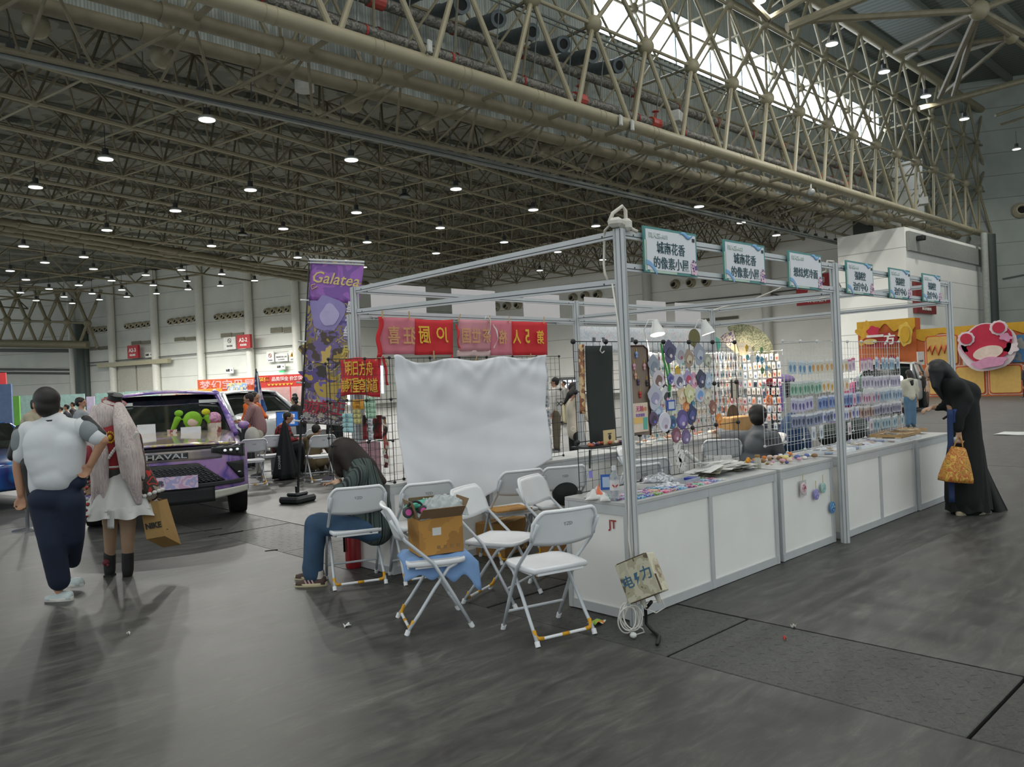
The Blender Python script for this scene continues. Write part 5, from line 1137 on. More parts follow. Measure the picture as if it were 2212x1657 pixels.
t = thing('felt_board', 'tan felt pin board with dark edge, hung with keychains, behind the corner post', 'pin board', PY(1385, 830, 3.7)); mb = MB(); o = PY(1383, 840, 3.70)
pts = [PY(x, y, 3.7)-o for x, y in ((1350, 748), (1388, 747), (1396, 755), (1402, 850), (1404, 905), (1404, 940), (1350, 938))]; mb.plate([(p.x, p.z) for p in pts], o, X_, UZ, .01); obj('board', mb, mat('8a7a6c', .9), t)
mb = MB(); mb.pipe([o+p-Vector((0, .008, 0)) for p in pts[:6]], .007, 6); obj('board_edge', mb, mat('4a2f26', .7), t, True)
for px, py, c1, nm in ((1375, 764, '8aa6d8', 'blue'), (1370, 790, 'd89ab4', 'pink, left'), (1392, 790, 'd8a0a8', 'pink, right'), (1379, 823, '4d3a58', 'purple'), (1383, 850, 'b5322c', 'red'), (1398, 825, '3a3434', 'black'), (1373, 810, 'd0a08c', 'salmon')):
    c = PY(px, py, 3.685); t = thing('keychain', 'small %s figure keychain on the tan felt board' % nm, 'keychain', c); mb = MB(); mb.ball(c, (.016, .009, .017)); mb.ball(c-UZ*.022, (.012, .008, .014)); obj('charm_figure', mb, mat(c1, .4), t, True); mb = MB(); mb.pipe([c+UZ*.015, c+UZ*.03, c+UZ*.045], .0025, 5); obj('chain', mb, mat('c9a24a', .3, metal=.8), t)
t = thing('green_lanyard', 'bright green lanyard looped over the black grid', 'lanyard', PY(1434, 745, 3.66))
for q in ([(1428, 742), (1433, 775), (1440, 800), (1445, 830), (1446, 845)], [(1438, 742), (1441, 775), (1446, 800), (1448, 830), (1447, 845)]):
    pp = [PY(x, y, 3.67) for x, y in q]; mb = MB(); mb.sheet(lambda u, v: (lambda k: pp[min(int(k), 3)].lerp(pp[min(int(k), 3)+1], k-min(int(k), 3)))(v*4)+Vector(((u-.5)*.025, .004*math.sin(u*3), 0)), 2, 12, .003); obj('strap', mb, mat('3f9a4a', .6), t)
mb = MB(); mb.box(PY(1447, 852, 3.67), (.012, .01, .04)); obj('lanyard_clip', mb, mat('2f6a38', .5), t)
def card(px0, py0, px1, py1, Y, m_, lab, nm='price_card', extra=(), cat='card', th=.004):
    a, b = PY(px0, py0, Y), PY(px1, py1, Y); c = (a+b)/2; t = thing(nm, lab, cat, c); mb = MB(); mb.box(c, (abs(b.x-a.x), th, abs(b.z-a.z))); obj('card', mb, m_, t); return t, c, abs(b.x-a.x), abs(b.z-a.z)
t, c, W_, H_ = card(1364, 872, 1401, 931, 3.675, mat('dcc9b4', .6), 'peach price card with pink and orange characters behind the corner post')
for s, dx, dz, sz, m_ in (('无料', -.02, .3, .2, mat('c94a8a', .6)), ('自印', .24, .28, .16, mat('d8803a', .6)), ('欢迎领取', .0, .08, .12, mat('8a6ac0', .6))): mb = MB(); text_mb(mb, s, c+Vector((dx*W_, -.004, dz*H_)), X_, UZ, sz*H_, .001, .01); obj('lettering', mb, m_, t)
mb = MB(); mb.box(c+Vector((.3*W_, -.003, -.22*H_)), (.26*W_, .002, .42*H_)); obj('teal_patch', mb, mat('5fae9c', .6), t); mb = MB(); mb.box(c+Vector((-.14*W_, -.003, -.1*H_)), (.56*W_, .002, .2*H_)); obj('yellow_patch', mb, mat('e2b96a', .6), t)
t, c, W_, H_ = card(1440, 865, 1459, 886, 3.66, mat('2d4fae', .5), 'blue-framed blank payment card on the black grid', 'framed_card'); mb = MB(); mb.box(c+Vector((0, -.004, 0)), (.7*W_, .002, .7*H_)); obj('card_face', mb, mat('c6ccd6', .5), t)
t, c, W_, H_ = card(1459, 796, 1470, 808, 3.66, mat('d2a838', .5), 'small yellow card on the black grid')
# black shelf with trinkets
t = thing('wire_shelf', 'black shelf bracketed on the black grid below the cloth panel', 'shelf', PY(1300, 962, 3.6)); a = PY(1256, 968, 3.6); b = PY(1340, 970, 3.6); mb = MB(); mb.box(((a.x+b.x)/2, 3.6, a.z), (b.x-a.x, .2, .012)); obj('shelf_board', mb, BK, t)
for i in range(16):
    c = Vector((a.x+.03+(b.x-a.x-.06)*i/15, 3.55+rnd.uniform(-.03, .06), a.z+.018)); mb = MB(); mb.ball(c, (.016, .012, .012), 8, 5); single('trinket', mb, mat(rnd.choice(['c97a4a', 'b5533a', 'd8b08a', '6a4a6a', 'e0cfc0', '8a8f96']), .3), 'tiny trinket in the row on the black shelf', 'trinket', 'tiny trinkets on the black shelf', True, c)
t, c, W_, H_ = card(1303, 930, 1330, 964, 3.58, mat('d6be8c', .6), 'cream card with a small black figure standing on the black shelf'); mb = MB(); mb.ball(c+Vector((0, -.005, .01)), (.014, .003, .02)); mb.box(c+Vector((0, -.005, .035)), (.035, .003, .006)); obj('printed_figure', mb, BLK, t)
t = thing('character_tassel', 'black cord tassel with violet tag hanging below the black shelf', 'tassel', PY(1274, 990, 3.66)); mb = MB(); mb.pipe([PY(1274, y, 3.66) for y in (972, 985, 1000, 1012)], .008, 6); obj('cord', mb, mat('23302a', .6), t); mb = MB(); mb.box(PY(1276, 1025, 3.66), (.03, .008, .05)); obj('tag', mb, mat('8a84d0', .5), t)
t = thing('hanging_mobile', 'string of white die-cut cards hanging from the black grid over the chairs', 'mobile', PY(1470, 980, 3.68))
for px, py, s in ((1462, 968, .045), (1472, 985, .05), (1466, 1000, .04), (1476, 1010, .045)): mb = MB(); mb.plate([(s*math.cos(a)*(1+.2*math.sin(3*a)), s*1.1*math.sin(a)) for a in [2*math.pi*i/14 for i in range(14)]], PY(px, py, 3.68), X_, UZ, .003); obj('card', mb, mixmat(['cfcdc8', 'dad8d4', '9a8f8c'], 30, 'noise', .5), t)
mb = MB(); mb.tube(PY(1470, 950, 3.69), PY(1470, 1015, 3.69), .0015, n=4); obj('string', mb, WH, t)
# ---- on the counter ----
zc = .7605
def on(px, py): return G(px, py, zc)
def lump(nm, lab, p, prims, m_, cat, vox=.008): t = thing(nm, lab, cat, p); blob(nm+'_body', prims, m_, t, vox); return t
p = on(1290, 1080); t = thing('tissue_bag', 'crumpled white and orange plastic bag on the counter corner', 'bag', p)
def crump(c, s, sd): return lambda u, v: c+RT*((u-.5)*s[0]*(1-.2*math.sin(v*3.1)))+FW*((v-.5)*s[1])+UZ*(s[2]*(math.sin(u*3.1)**.7)*(math.sin(v*3.1)**.6)*(.75+.25*math.sin(u*11+sd)*math.cos(v*9+sd))+.003)
mb = MB(); mb.sheet(crump(p+FW*.06, (.17, .13, .085), 1), 44, 34, .002); obj('bag_film', mb, mat('dcdcda', .4), t, True); mb = MB(); mb.sheet(crump(p+RT*.015+FW*.05-UZ*0, (.075, .10, .094), 2), 14, 10, .002); obj('orange_print', mb, mat('e07a5a', .5), t, True)
p = on(1308, 1084); mb = MB(); mb.sheet(crump(p+FW*.04, (.075, .07, .06), 3), 14, 10, .002); single('tissue', mb, mat('e2e2e0', .7), 'crumpled white tissue beside the water bottle', 'tissue', None, True, p)
p = on(1330, 1083); p = p+FW*.03; t = thing('water_bottle', 'clear plastic water bottle with white and red label on the counter', 'bottle', p)
mb = MB(); mb.lathe(p, [(.028, 0), (.031, .012), (.0305, .05), (.031, .055), (.029, .07), (.031, .085), (.031, .145), (.028, .165), (.014, .19), (.0125, .205)], 20); obj('bottle_body', mb, mat('cfd8dc', .08, trans=.8, alpha=.75), t, 'auto')
mb = MB(); mb.lathe(p, [(.0316, .07), (.0316, .135)], 20); obj('bottle_label', mb, mat('d8d6d6', .4), t, 'auto'); mb = MB()
for s in (-1, 1): mb.plate([(s*.003, -.012), (s*.02, .005), (s*.018, .012), (s*.004, .002)], p-FW*.0325+UZ*.1, RT, UZ, .002)
obj('label_mark', mb, mat('c0343a', .4), t); mb = MB(); mb.lathe(p, [(.0155, .2), (.0155, .228), (.013, .23)], 16); obj('bottle_cap', mb, mat('dde0e2', .4), t, 'auto')
p = on(1313, 1062)+FW*.1; t = thing('framed_card', 'blue-framed blank payment stand beside the water bottle', 'card', p); mb = MB(); mb.box(p+UZ*.055, (.075, .006, .11), rotz(A1-math.pi/2)); obj('frame', mb, mat('2f62b5', .5), t); mb = MB(); mb.box(p+UZ*.055-FW*.004, (.05, .004, .075), rotz(A1-math.pi/2)); obj('card_face', mb, mat('b5c6dc', .5), t)
cols = ['3d4f9a', '3f73b5', '5f9a4a', 'b5327f', 'c9853f', '3f9ab5', '4a3f9a', '6a8a3f', 'd86a8a', '57407d', '8fb5d8', 'b53f4a', '5ab5a0', 'c9a0b5', '7a86c9', 'd8d0c0']
k = 0
for r in range(3):
    for i in range(12):
        x = 4.05+i*.10+rnd.uniform(-.01, .01); y = 3.24+r*.085+rnd.uniform(-.01, .01)
        if r == 0 and i < 1: continue
        mb = MB(); mb.box((x, y, zc+.006), (.085, .065, .012), rotz(rnd.uniform(-.35, .35)), .002); single('sticker_pack', mb, mixmat([cols[k % 16], cols[(k+5) % 16], 'cfcfd4'], 60, 'noise', .3), 'small colourful sticker pack lying on the nearest counter', 'pack', 'sticker packs on the nearest counter', False, (x, y, zc)); k += 1
for px, py, s, col, lab in ((1425, 1040, (.34, .16, .07), 'aab0b6', 'silvery see-through bag heap on the nearest counter'), (1445, 1052, (.30, .10, .04), 'b9a6b5', 'pinkish bag of small goods before the silvery heap')):
    p = on(px, py); mb = MB(); mb.sheet(crump(p, s, px), 30, 18, .002); single('plastic_bag', mb, mixmat([col, 'd6dade', '6f757c', 'c2c6cc'], 26, 'noise', .18, coat=.6, distort=1), lab, 'bag', None, True, p)
p = on(1487, 1046)+FW*.04; t = thing('plastic_box', 'clear plastic box with a blue end on the nearest counter', 'box', p); mb = MB(); R = rotz(0.1)
for c_, d_ in (((0, -.05, .02), (.22, .003, .04)), ((0, .05, .02), (.22, .003, .04)), ((-.11, 0, .02), (.003, .1, .04)), ((.11, 0, .02), (.003, .1, .04)), ((0, 0, .002), (.22, .1, .003))): mb.box(p+R @ Vector(c_), d_, R)
obj('box_shell', mb, mat('c3ccd2', .1, alpha=.55, trans=.2), t); mb = MB(); mb.box(p+R @ Vector((.075, 0, .018)), (.07, .096, .034), R); obj('blue_insert', mb, mat('2438a8', .35), t)
# fanned heap of printed sheets
for i in range(46):
    a = rnd.uniform(-.5, .6); x = 5.15+.75*rnd.random(); y = 3.35+.2*rnd.random(); z = zc+.004+.09*rnd.random()*math.exp(-((x-5.45)/.3)**2)
    mb = MB(); R = (Matrix.Rotation(a, 3, 'Z') @ Matrix.Rotation(rnd.uniform(-.22, .1), 3, 'Y')); mb.box((x, y, z+.012), (rnd.uniform(.16, .26), rnd.uniform(.05, .11), .0025), R)
    single('printed_sheet', mb, mat(rnd.choice(['d3d3cf', 'c6c6c0', 'b9b9b3', '5b5a4c', 'dcdcd8', '8c8876', 'd9d9d5'] if i % 3 else ['d9d9d5']), .4), 'loose printed sheet in the fanned heap on the counter', 'sheet', 'fanned heap of printed sheets on the counter', False, (x, y, z))
for (px, py), lab in (((1500, 990), 'rolled white paper tube sticking up behind the heap of sheets'),):
    p = on(1518, 1010)+FW*.12; mb = MB(); mb.tube(p+UZ*.02, p+UZ*.13-RT*.12, .022, n=12); single('paper_tube', mb, WH, lab, 'tube', None, False, p)
for q in range(3): p = on(1545+q*16, 1012)+FW*.1; mb = MB(); mb.box(p+UZ*(.05), (.015, .09, .10), rotz(.4+q*.2)); single('white_booklet', mb, mat('d6d6d3', .5), 'white booklet standing among the heap of printed sheets', 'booklet', 'white booklets in the heap of sheets', False, p)
p = on(1637, 1012); t = thing('glass_bottle', 'small clear bottle with brown cap standing on the counter', 'bottle', p); mb = MB(); mb.lathe(p, [(.026, 0), (.029, .01), (.029, .075), (.02, .09), (.018, .095)], 18); obj('bottle_body', mb, mat('d6d6c6', .1, trans=.5, alpha=.85), t, 'auto'); mb = MB(); mb.lathe(p, [(.021, .094), (.021, .112)], 16); obj('bottle_cap', mb, mat('9c7430', .4), t)
p = on(1617, 1012); t = thing('toy_figure', 'tiny orange and yellow toy beside the brown-capped bottle', 'toy', p); mb = MB(); mb.lathe(p, [(.03, 0), (.03, .045)], 14); obj('toy_stand', mb, mat('cfd2d0', .4), t); mb = MB(); [mb.ball(p+UZ*.06+Vector(d), .016) for d in ((0, 0, 0), (.018, 0, .004), (-.018, 0, .004), (0, 0, .018))]; obj('toy_body', mb, mat('e09a2a', .5), t, True)
for i in range(44):
    x = 6.0+.85*rnd.random(); y = 3.28+.3*rnd.random(); r = rnd.uniform(.012, .026); c = Vector((x, y, zc+r*.7+.02*rnd.random())); mb = MB(); mb.ball(c, (r*1.3, r, r*.8), 8, 6, rotz(rnd.random()*3))
    single('plush_keychain', mb, mat(rnd.choice(['d8c3b8', '3a3430', 'd8803a', 'e0cf8a', 'c99aa8', 'b5bcc9', 'e6e0da', '5f6fa5', '8a6a4a']), .7), 'tiny plush keychain in the heap on the badge-hung counter', 'keychain', 'heap of plush keychains on the badge-hung counter', True, c)
def tray(x, y, s, m_, lab, z=zc, ra=0., h=.03):
    t = thing('display_tray', lab, 'tray', (x, y, z)); R = rotz(ra); mb = MB(); p = Vector((x, y, z)); mb.box(p+UZ*h*.35, (s[0], s[1], h*.7), R, .002)
    for c_, d_ in (((0, -s[1]/2, h/2), (s[0], .012, h)), ((0, s[1]/2, h/2), (s[0], .012, h)), ((-s[0]/2, 0, h/2), (.012, s[1], h)), ((s[0]/2, 0, h/2), (.012, s[1], h))): mb.box(p+R @ Vector(c_), d_, R)
    obj('tray_body', mb, m_, t); return p
STY = mat('dcdfe2', .5); WD = mat('a98a5e', .6)
for x, y, s, m_, lab, ra, z in ((7.35, 3.38, (.42, .28), STY, 'white foam tray just past the middle post, left one of the pair', .05, zc), (7.95, 3.40, (.46, .30), STY, 'white foam tray past the middle post, right one of the pair', -.03, zc), (8.85, 3.36, (.62, .30), STY, 'white foam tray under the wooden trays', .02, zc), (9.0, 3.42, (.60, .34), WD, 'wooden tray stacked on the white foam tray', .06, zc+.03), (9.45, 3.50, (.55, .30), WD, 'farther wooden tray at the counter end by the black-robed person', -.05, zc+.03)):
    p = tray(x, y, s, m_, lab, z, ra)
    for i in range(12):
        c = p+rotz(ra) @ Vector((rnd.uniform(-s[0]*.42, s[0]*.42), rnd.uniform(-s[1]*.4, s[1]*.4), .03)); mb = MB(); mb.box(c, (.05, .035, .006), rotz(rnd.random()*3)); single('small_pin', mb, mat(rnd.choice(['b9a98c', '8a8f96', 'cfc6b8', '6a5f7d', 'c9b5a0']), .3), 'small pin or charm lying in a display tray', 'pin', 'pins lying in the counter trays', False, c)
for i in range(26):
    x = 7.1+1.6*rnd.random(); c = Vector((x, 3.25+.35*rnd.random(), zc+.012)); mb = MB(); mb.box(c, (.09, .06, .012+.01*rnd.random()), rotz(rnd.random()*3), .002); single('bagged_sticker', mb, mat(rnd.choice(['c2c6cf', 'a9a3b9', 'd6d6da', 'b5a9a9', '8f9bb0']), .25), 'small bagged sticker scattered on the far counters', 'sticker', 'bagged stickers scattered on the far counters', False, c)
# goods heaped on the lit rear counter
for i in range(70):
    x = 7.15+2.6*rnd.random(); c = Vector((x, 5.52+.15*rnd.random(), zc+.02+.05*rnd.random())); mb = MB(); mb.box(c, (.07, .05, .02), Matrix.Rotation(rnd.random()*3, 3, 'Z') @ Matrix.Rotation(rnd.uniform(-.4, .4), 3, 'X'), .003); single('small_goods_pack', mb, mat(rnd.choice(['e6c9b0', 'd8d3cc', 'e0a888', 'c9cfd6', 'f0ece2', 'c98a6a', 'b5c2c9']), .25), 'small pack heaped on the brightly lit rear counter', 'pack', 'small packs heaped on the lit rear counter', False, c)
# badges taped to the counter front
for px, py, r, c1, c2, c3, lab, pouchy in ((1735, 1055, .05, 'd8c3c6', 'b5486a', '5a2f3c', 'pink-red round badge in a clear pouch taped on the counter front', True), (1763, 1068, .048, '8a86c2', 'b5b0dc', '6a63a8', 'violet round badge with ribbon on the counter front', False), (1778, 1054, .046, '9cc2ba', 'b5c9c9', '5a8a86', 'pale teal round badge with ribbon on the counter front', False), (1798, 1096, .052, '4a8ac2', 'a8cfe6', '3a2f44', 'blue round badge with two dark figures, lowest on the counter front', False)):
    c = PY(px, py, 3.165); t = thing('round_badge', lab, 'badge', c)
    if pouchy: mb = MB(); rect(mb, c, X_, UZ, .11, .135, .003); obj('clear_pouch', mb, mat('c9c9c6', .2, alpha=.6), t)
    mb = MB(); mb.lathe(c, [(r, 0), (r, .006), (r*.85, .009)], 24, (0, -1, 0)); obj('badge_disc', mb, mat(c1, .3), t)
    mb = MB(); mb.lathe(c+Vector((0, -.009, 0)), [(r*.7, 0), (r*.68, .002)], 20, (0, -1, 0)); obj('badge_print', mb, mixmat([c2, c1, c3, c2], 45, 'noise', .4), t)
    mb = MB(); mb.tube(c+UZ*r, c+UZ*(r+.07), .004, n=4); obj('badge_ribbon', mb, mat('c9bf8c', .6), t)
# ================= PEOPLE =================
SKN = mat('b08468', .55, var=.03); SKL = mat('c09a80', .55, var=.03); HR = mat('17130f', .55, var=.1); HRB = mat('231812', .6, var=.1)
def hand(J, p, d, m_=None, s=1.0, curl=.6, side=None):
    """palm, four bent fingers and a thumb as prims; d = pointing direction, side = across the knuckles"""
    p = Vector(p); d = Vector(d).normalized(); a = Vector(side).normalized() if side is not None else d.cross(FW).normalized(); n_ = d.cross(a).normalized(); L = []
    pc = p+d*.045*s
    for k in (-1.5, -.5, .5, 1.5):
        b = p+d*.078*s+a*(k*.019*s); ln = (.034, .04, .042, .036)[int(k+1.5)]*s
        L.append(('c', p+a*(k*.012*s), b, .0125*s, .0105*s)); m1 = b+(d*math.cos(curl*.7)+n_*math.sin(curl*.7))*ln; m2 = m1+(d*math.cos(curl*1.9)+n_*math.sin(curl*1.9))*ln*.8
        L += [('c', b, m1, .0095*s, .0088*s), ('c', m1, m2, .0088*s, .0072*s)]
    L.append(('c', p+d*.02*s-a*.022*s, p+d*.055*s-a*.05*s+n_*.015*s, .013*s, .010*s)); L.append(('c', p+d*.055*s-a*.05*s+n_*.015*s, p+d*.085*s-a*.048*s+n_*.03*s, .010*s, .008*s))
    return L
def head(c, face, up=UZ, s=1., hair='short', hm=None, sk=None, par=None, vox=.012, glasses=False):
    """returns skin prims; builds the hair and facial features as children"""
    f = Vector(face).normalized(); r = f.cross(up).normalized(); u = r.cross(f).normalized(); c = Vector(c); R = Matrix((r, f, u)).transposed()
    pr = [('e', c+u*.02*s, (.073*s, .092*s, .088*s), R), ('e', c+f*.03*s-u*.045*s, (.052*s, .058*s, .062*s), R), ('c', c+f*.085*s+u*.005*s, c+f*.107*s-u*.018*s, .009*s, .013*s), ('e', c+f*.078*s-u*.055*s, (.022*s, .012*s, .01*s), R)]
    for e in (-1, 1): pr += [('e', c+r*(e*.075*s)-f*.005*s-u*.005*s, (.010*s, .017*s, .028*s), R), ('e', c+r*(e*.03*s)+f*.083*s+u*.024*s, (.02*s, .01*s, .006*s), R)]
    def feats():
        for e in (-1, 1):
            mb = MB(); mb.ball(c+r*(e*.03*s)+f*.083*s+u*.008*s, (.011*s, .006*s, .006*s), 10, 6, R); obj('eye', mb, mat('221a17', .2), par, True)
        if glasses:
            mb = MB()
            for e in (-1, 1):
                q = c+r*(e*.033*s)+f*.098*s+u*.008*s; K = 14; mb.pipe([q+r*(.022*s*math.cos(2*math.pi*i/K))+u*(.016*s*math.sin(2*math.pi*i/K)) for i in range(K+1)], .0018, 4); mb.tube(q+r*(e*.022*s), c+r*(e*.078*s)+u*.01*s, .0018, n=4)
            obj('glasses', mb, BLK, par)
    return pr, R, r, f, u, feats
def person(lab, D, base, grp=None):
    b = P(base[0], base[1], D); b.z = 0; t = thing('person', lab, 'person', b, grp); return t, (lambda px, py, d=0: P(px, py, D+d))
def shoe(par, heel, toe, m_, sole, w_=.042, nm='shoe', hh=.06):
    heel, toe = Vector(heel), Vector(toe); d = (toe-heel); d.z = 0; L = d.length; d.normalize(); s_ = Vector((-d.y, d.x, 0)); mb = MB(); rs = []
    for t_, ww, top in ((0, .75, .9), (.12, .95, 1.0), (.35, .9, 1.), (.6, 1.05, .72), (.85, .95, .5), (1., .55, .38)):
        c = heel+d*(L*t_); rs.append([c+s_*(w_*ww*math.cos(a))+UZ*(.018+max(0, math.sin(a))*hh*top+(0 if math.sin(a) > 0 else math.sin(a)*.008)) for a in [2*math.pi*i/14 for i in range(14)]])
    mb.loft(rs); o = obj(nm, mb, m_, par, True)
    mb = MB(); rs = []
    for z, k in ((.0, .92), (.004, 1.), (.024, 1.03), (.028, .98)):
        rs.append([heel+d*(L*(.5+.56*math.cos(a)))+s_*(w_*1.12*k*math.sin(a)*(1-.12*math.cos(a)))+UZ*z for a in [2*math.pi*i/22 for i in range(22)]])
    mb.loft(rs); obj('shoe_sole', mb, sole, o, 'auto'); return o
# --- walking man ---
t, J = person('man in white tee with black and grey sleeves walking away, hand on hip', 6.19, (128, 1285))
fdir = -RT*.66+FW*.75+UZ*-.05
pr, R, r, f, u, ft = head(J(99, 873), fdir, par=t, glasses=True, s=1.12)
pr += [('c', J(108, 890), J(118, 912), .062, .068), ('c', J(44, 945), J(39, 1012), .048, .042), ('c', J(39, 1012), J(46, 1068), .042, .030), ('c', J(208, 935), J(222, 952), .047, .044), ('c', J(222, 952), J(196, 1003), .042, .029),
       ('c', J(118, 950), J(120, 1040), .10, .12), ('c', J(60, 930), J(45, 950), .05, .048), ('c', J(180, 922), J(210, 937), .05, .048), ('c', J(118, 1262), J(132, 1285), .03, .028)]
pr += hand(J, J(46, 1070), UZ*-1+RT*.1, curl=.9, side=RT)+hand(J, J(196, 1003), -RT*.5-UZ*.75, curl=.9, side=RT*.6-UZ*.3)
blob('body', pr, SKN, t, .0095); ft()
hp = [('e', J(100, 862, .0)-f*.012, (.098, .118, .102), R), ('e', J(100, 877)-f*.045, (.09, .075, .10), R)]
blob('hair', hp, HR, t, .012)
WT = mat('c9ccce', .8, var=.02, scale=5., bump=.5); 
sh = [('c', J(97, 965), J(98, 1050), .125, .12), ('c', J(150, 960), J(148, 1015), .125, .115), ('e', J(118, 958), (.225, .135, .2)), ('e', J(122, 1000), (.21, .14, .2)), ('e', J(127, 1030), (.19, .14, .14)), ('c', J(62, 932), J(178, 925), .078, .074), ('c', J(114, 918), J(70, 930), .08, .07), ('c', J(114, 918), J(168, 924), .08, .07), ('e', J(120, 978), (.225, .135, .25)), ('c', J(95, 1062), J(165, 1015), .085, .06), ('c', J(112, 912), J(122, 912), .085, .085), ('c', J(90, 1050), J(96, 1065), .07, .045)]
blob('t_shirt', sh, WT, t, .014)
for nm, a, b_, r1, r2, m_ in (('sleeve', (62, 930), (48, 985), .078, .072, WT), ('sleeve', (178, 922), (212, 945), .078, .07, WT), ('sleeve_band', (49, 942), (47, 962), .079, .078, mat('7f8689', .8)), ('sleeve_band', (188, 926), (200, 936), .081, .079, mat('7f8689', .8)), ('black_sleeve_stripe', (44, 930), (30, 984), .05, .05, BLK), ('black_sleeve_stripe', (186, 908), (219, 938), .045, .04, BLK), ('black_side_panel', (66, 1000), (76, 1066), .075, .06, BLK)):
    blob(nm, [('c', J(*a), J(*b_), r1, r2)], m_, t, .014)
mb = MB(); c = J(116, 903); mb.pipe([c+RT*(.078*math.cos(a))+FW*(.075*math.sin(a))+UZ*.02*math.sin(a) for a in [2*math.pi*i/20 for i in range(21)]], .011, 6); obj('collar', mb, BLK, t, True)
NV = mat('0f1c33', .85, var=.08, scale=4., bump=.5)
blob('trousers', [('e', J(122, 1075), (.205, .14, .13)), ('c', J(98, 1090, -.03), J(112, 1170, -.06), .118, .098), ('c', J(112, 1170, -.06), J(128, 1254, -.02), .098, .084), ('c', J(150, 1085), J(157, 1160, .05), .12, .09), ('c', J(157, 1160, .05), J(157, 1212, .25), .088, .062), ('c', J(75, 1068), J(172, 1040), .06, .06)], NV, t, .015)
g0 = J(155, 1290); g0.z = 0; g1 = J(100, 1292); g1.z = 0; shoe(t, g0, g1, mat('b9c4c4', .6, var=.15), mat('c9c7c0', .6), .045); g0 = J(163, 1250, .3); g1 = J(152, 1240, .32); g0.z = .03; g1 = g0-RT*.20+FW*.06; shoe(t, g0+RT*.05, g1+RT*.05, mat('b9c4c4', .6, var=.15), mat('c9c7c0', .6), .045)
# --- cosplayer ---
t, J = person('person in long pale wig, tiny top hat, red bodice and white frilled skirt, walking away', 6.94, (272, 1240))
pr, R, r, f, u, ft = head(J(236, 895), FW*.9-RT*.3, par=t, s=.98)
pr += [('c', J(240, 910), J(245, 930), .05, .055), ('c', J(245, 935), J(252, 1020), .12, .115), ('e', J(252, 1035), (.15, .12, .10)), ('c', J(240, 1060), J(238, 1130), .085, .066), ('c', J(238, 1130), J(238, 1200, .05), .062, .045), ('c', J(272, 1060), J(276, 1130), .088, .07), ('c', J(276, 1130), J(276, 1200), .068, .047),
       ('c', J(210, 940), J(196, 985), .04, .035), ('c', J(196, 985), J(190, 1040), .035, .027), ('c', J(285, 940), J(305, 1000), .042, .037), ('c', J(305, 1000), J(322, 1062), .036, .028), ('c', J(215, 938), J(285, 938), .05, .05)]
pr += hand(J, J(190, 1040), -UZ, curl=.8, side=RT)+hand(J, J(322, 1062), -UZ+RT*.1, curl=1.1, side=FW)
blob('body', pr, mat('9c8066', .6), t, .010); ft()
WG = mixmat(['b5a8a4', 'c0b5b0', 'aa9b9a', 'c6bdb8'], 60, 'noise', .5, vec=(1, 1, .06)); W2 = mat('b9aca6', .5, var=.1, scale=40)
wg = [('e', J(236, 893, -.02), (.118, .118, .125)), ('e', J(236, 905, -.04), (.105, .09, .12))]
def tail(pts): return [('c', J(*pts[i][:2], pts[i][2]), J(*pts[i+1][:2], pts[i+1][2]), pts[i][3], pts[i+1][3]) for i in range(len(pts)-1)]
blob('wig', wg, WG, t, .013)
blob('wig_tail', tail([(207, 885, -.05, .045), (203, 930, -.1, .06), (212, 990, -.12, .07), (212, 1050, -.13, .06), (205, 1098, -.12, .03)])+tail([(204, 890, -.05, .04), (196, 950, -.08, .045), (190, 1020, -.08, .035)])+tail([(210, 900, -.08, .04), (222, 980, -.16, .05), (228, 1080, -.15, .03)]), WG, t, .013)
blob('wig_tail', tail([(256, 880, -.05, .05), (268, 925, -.14, .075), (278, 980, -.17, .075), (290, 1040, -.16, .06), (300, 1085, -.13, .03)])+tail([(262, 885, -.05, .04), (290, 935, -.08, .04), (306, 1000, -.08, .028), (312, 1050, -.06, .012)])+tail([(255, 900, -.1, .045), (262, 960, -.18, .05), (272, 1030, -.17, .04)]), WG, t, .013)
mb = MB(); up_ = (UZ+RT*.35-FW*.2).normalized(); c = J(246, 870); mb.lathe(c, [(.095, 0), (.1, .006), (.06, .012), (.058, .07), (.066, .078), (0.01, .079)], 24, up_); h = obj('top_hat', mb, BLK, t, 'auto'); mb = MB(); mb.lathe(c, [(.063, .012), (.064, .03)], 24, up_); mb.lathe(c, [(.102, .0), (.104, .008)], 24, up_); obj('hat_band', mb, mat('8c1f24', .5), h); mb = MB(); mb.ball(c+up_*.1-RT*.05, (.03, .02, .015)); obj('hat_feather', mb, mat('b5b5b0', .7), h, True)
DR = mat('8a1a20', .7, var=.1)
blob('red_bodice', [('c', J(245, 940, -.01), J(252, 1005, -.01), .135, .125), ('c', J(215, 940), J(285, 940), .065, .065)], DR, t, .013)
mb = MB(); mb.pipe([J(252, 1006)+RT*(.128*math.cos(a))+FW*(.125*math.sin(a)) for a in [2*math.pi*i/24 for i in range(25)]], .012, 6); obj('lace_trim', mb, mat('cfcac4', .7), t, True)
mb = MB(); mb.lathe(J(253, 1022), [(.125, -.05), (.13, 0), (.127, .05)], 20); obj('waist_belt', mb, mat('33362f', .7), t, 'auto')
mb = MB(); c = J(238, 945, -.15)
for i in range(14): a = 2*math.pi*i/14; mb.ball(c+RT*(.04*math.cos(a))+UZ*(.045*math.sin(a)), (.008, .004, .012), 6, 4)
mb.ball(c, (.022, .006, .025)); obj('gold_emblem', mb, mat('c9a030', .4, metal=.5), t, True)
mb = MB()
def lace(p0, p1, n_=9):
    for i in range(n_): p = J(*p0, -.15).lerp(J(*p1, -.16), i/(n_-1)); mb.ball(p, (.016, .004, .016), 8, 4)
lace((256, 960), (228, 998)); lace((294, 935), (280, 960)); lace((256, 960), (272, 985)); obj('lace_trim', mb, mat('d8d4cf', .7), t, True)
SKW = mat('c6c6c2', .85, var=.03)
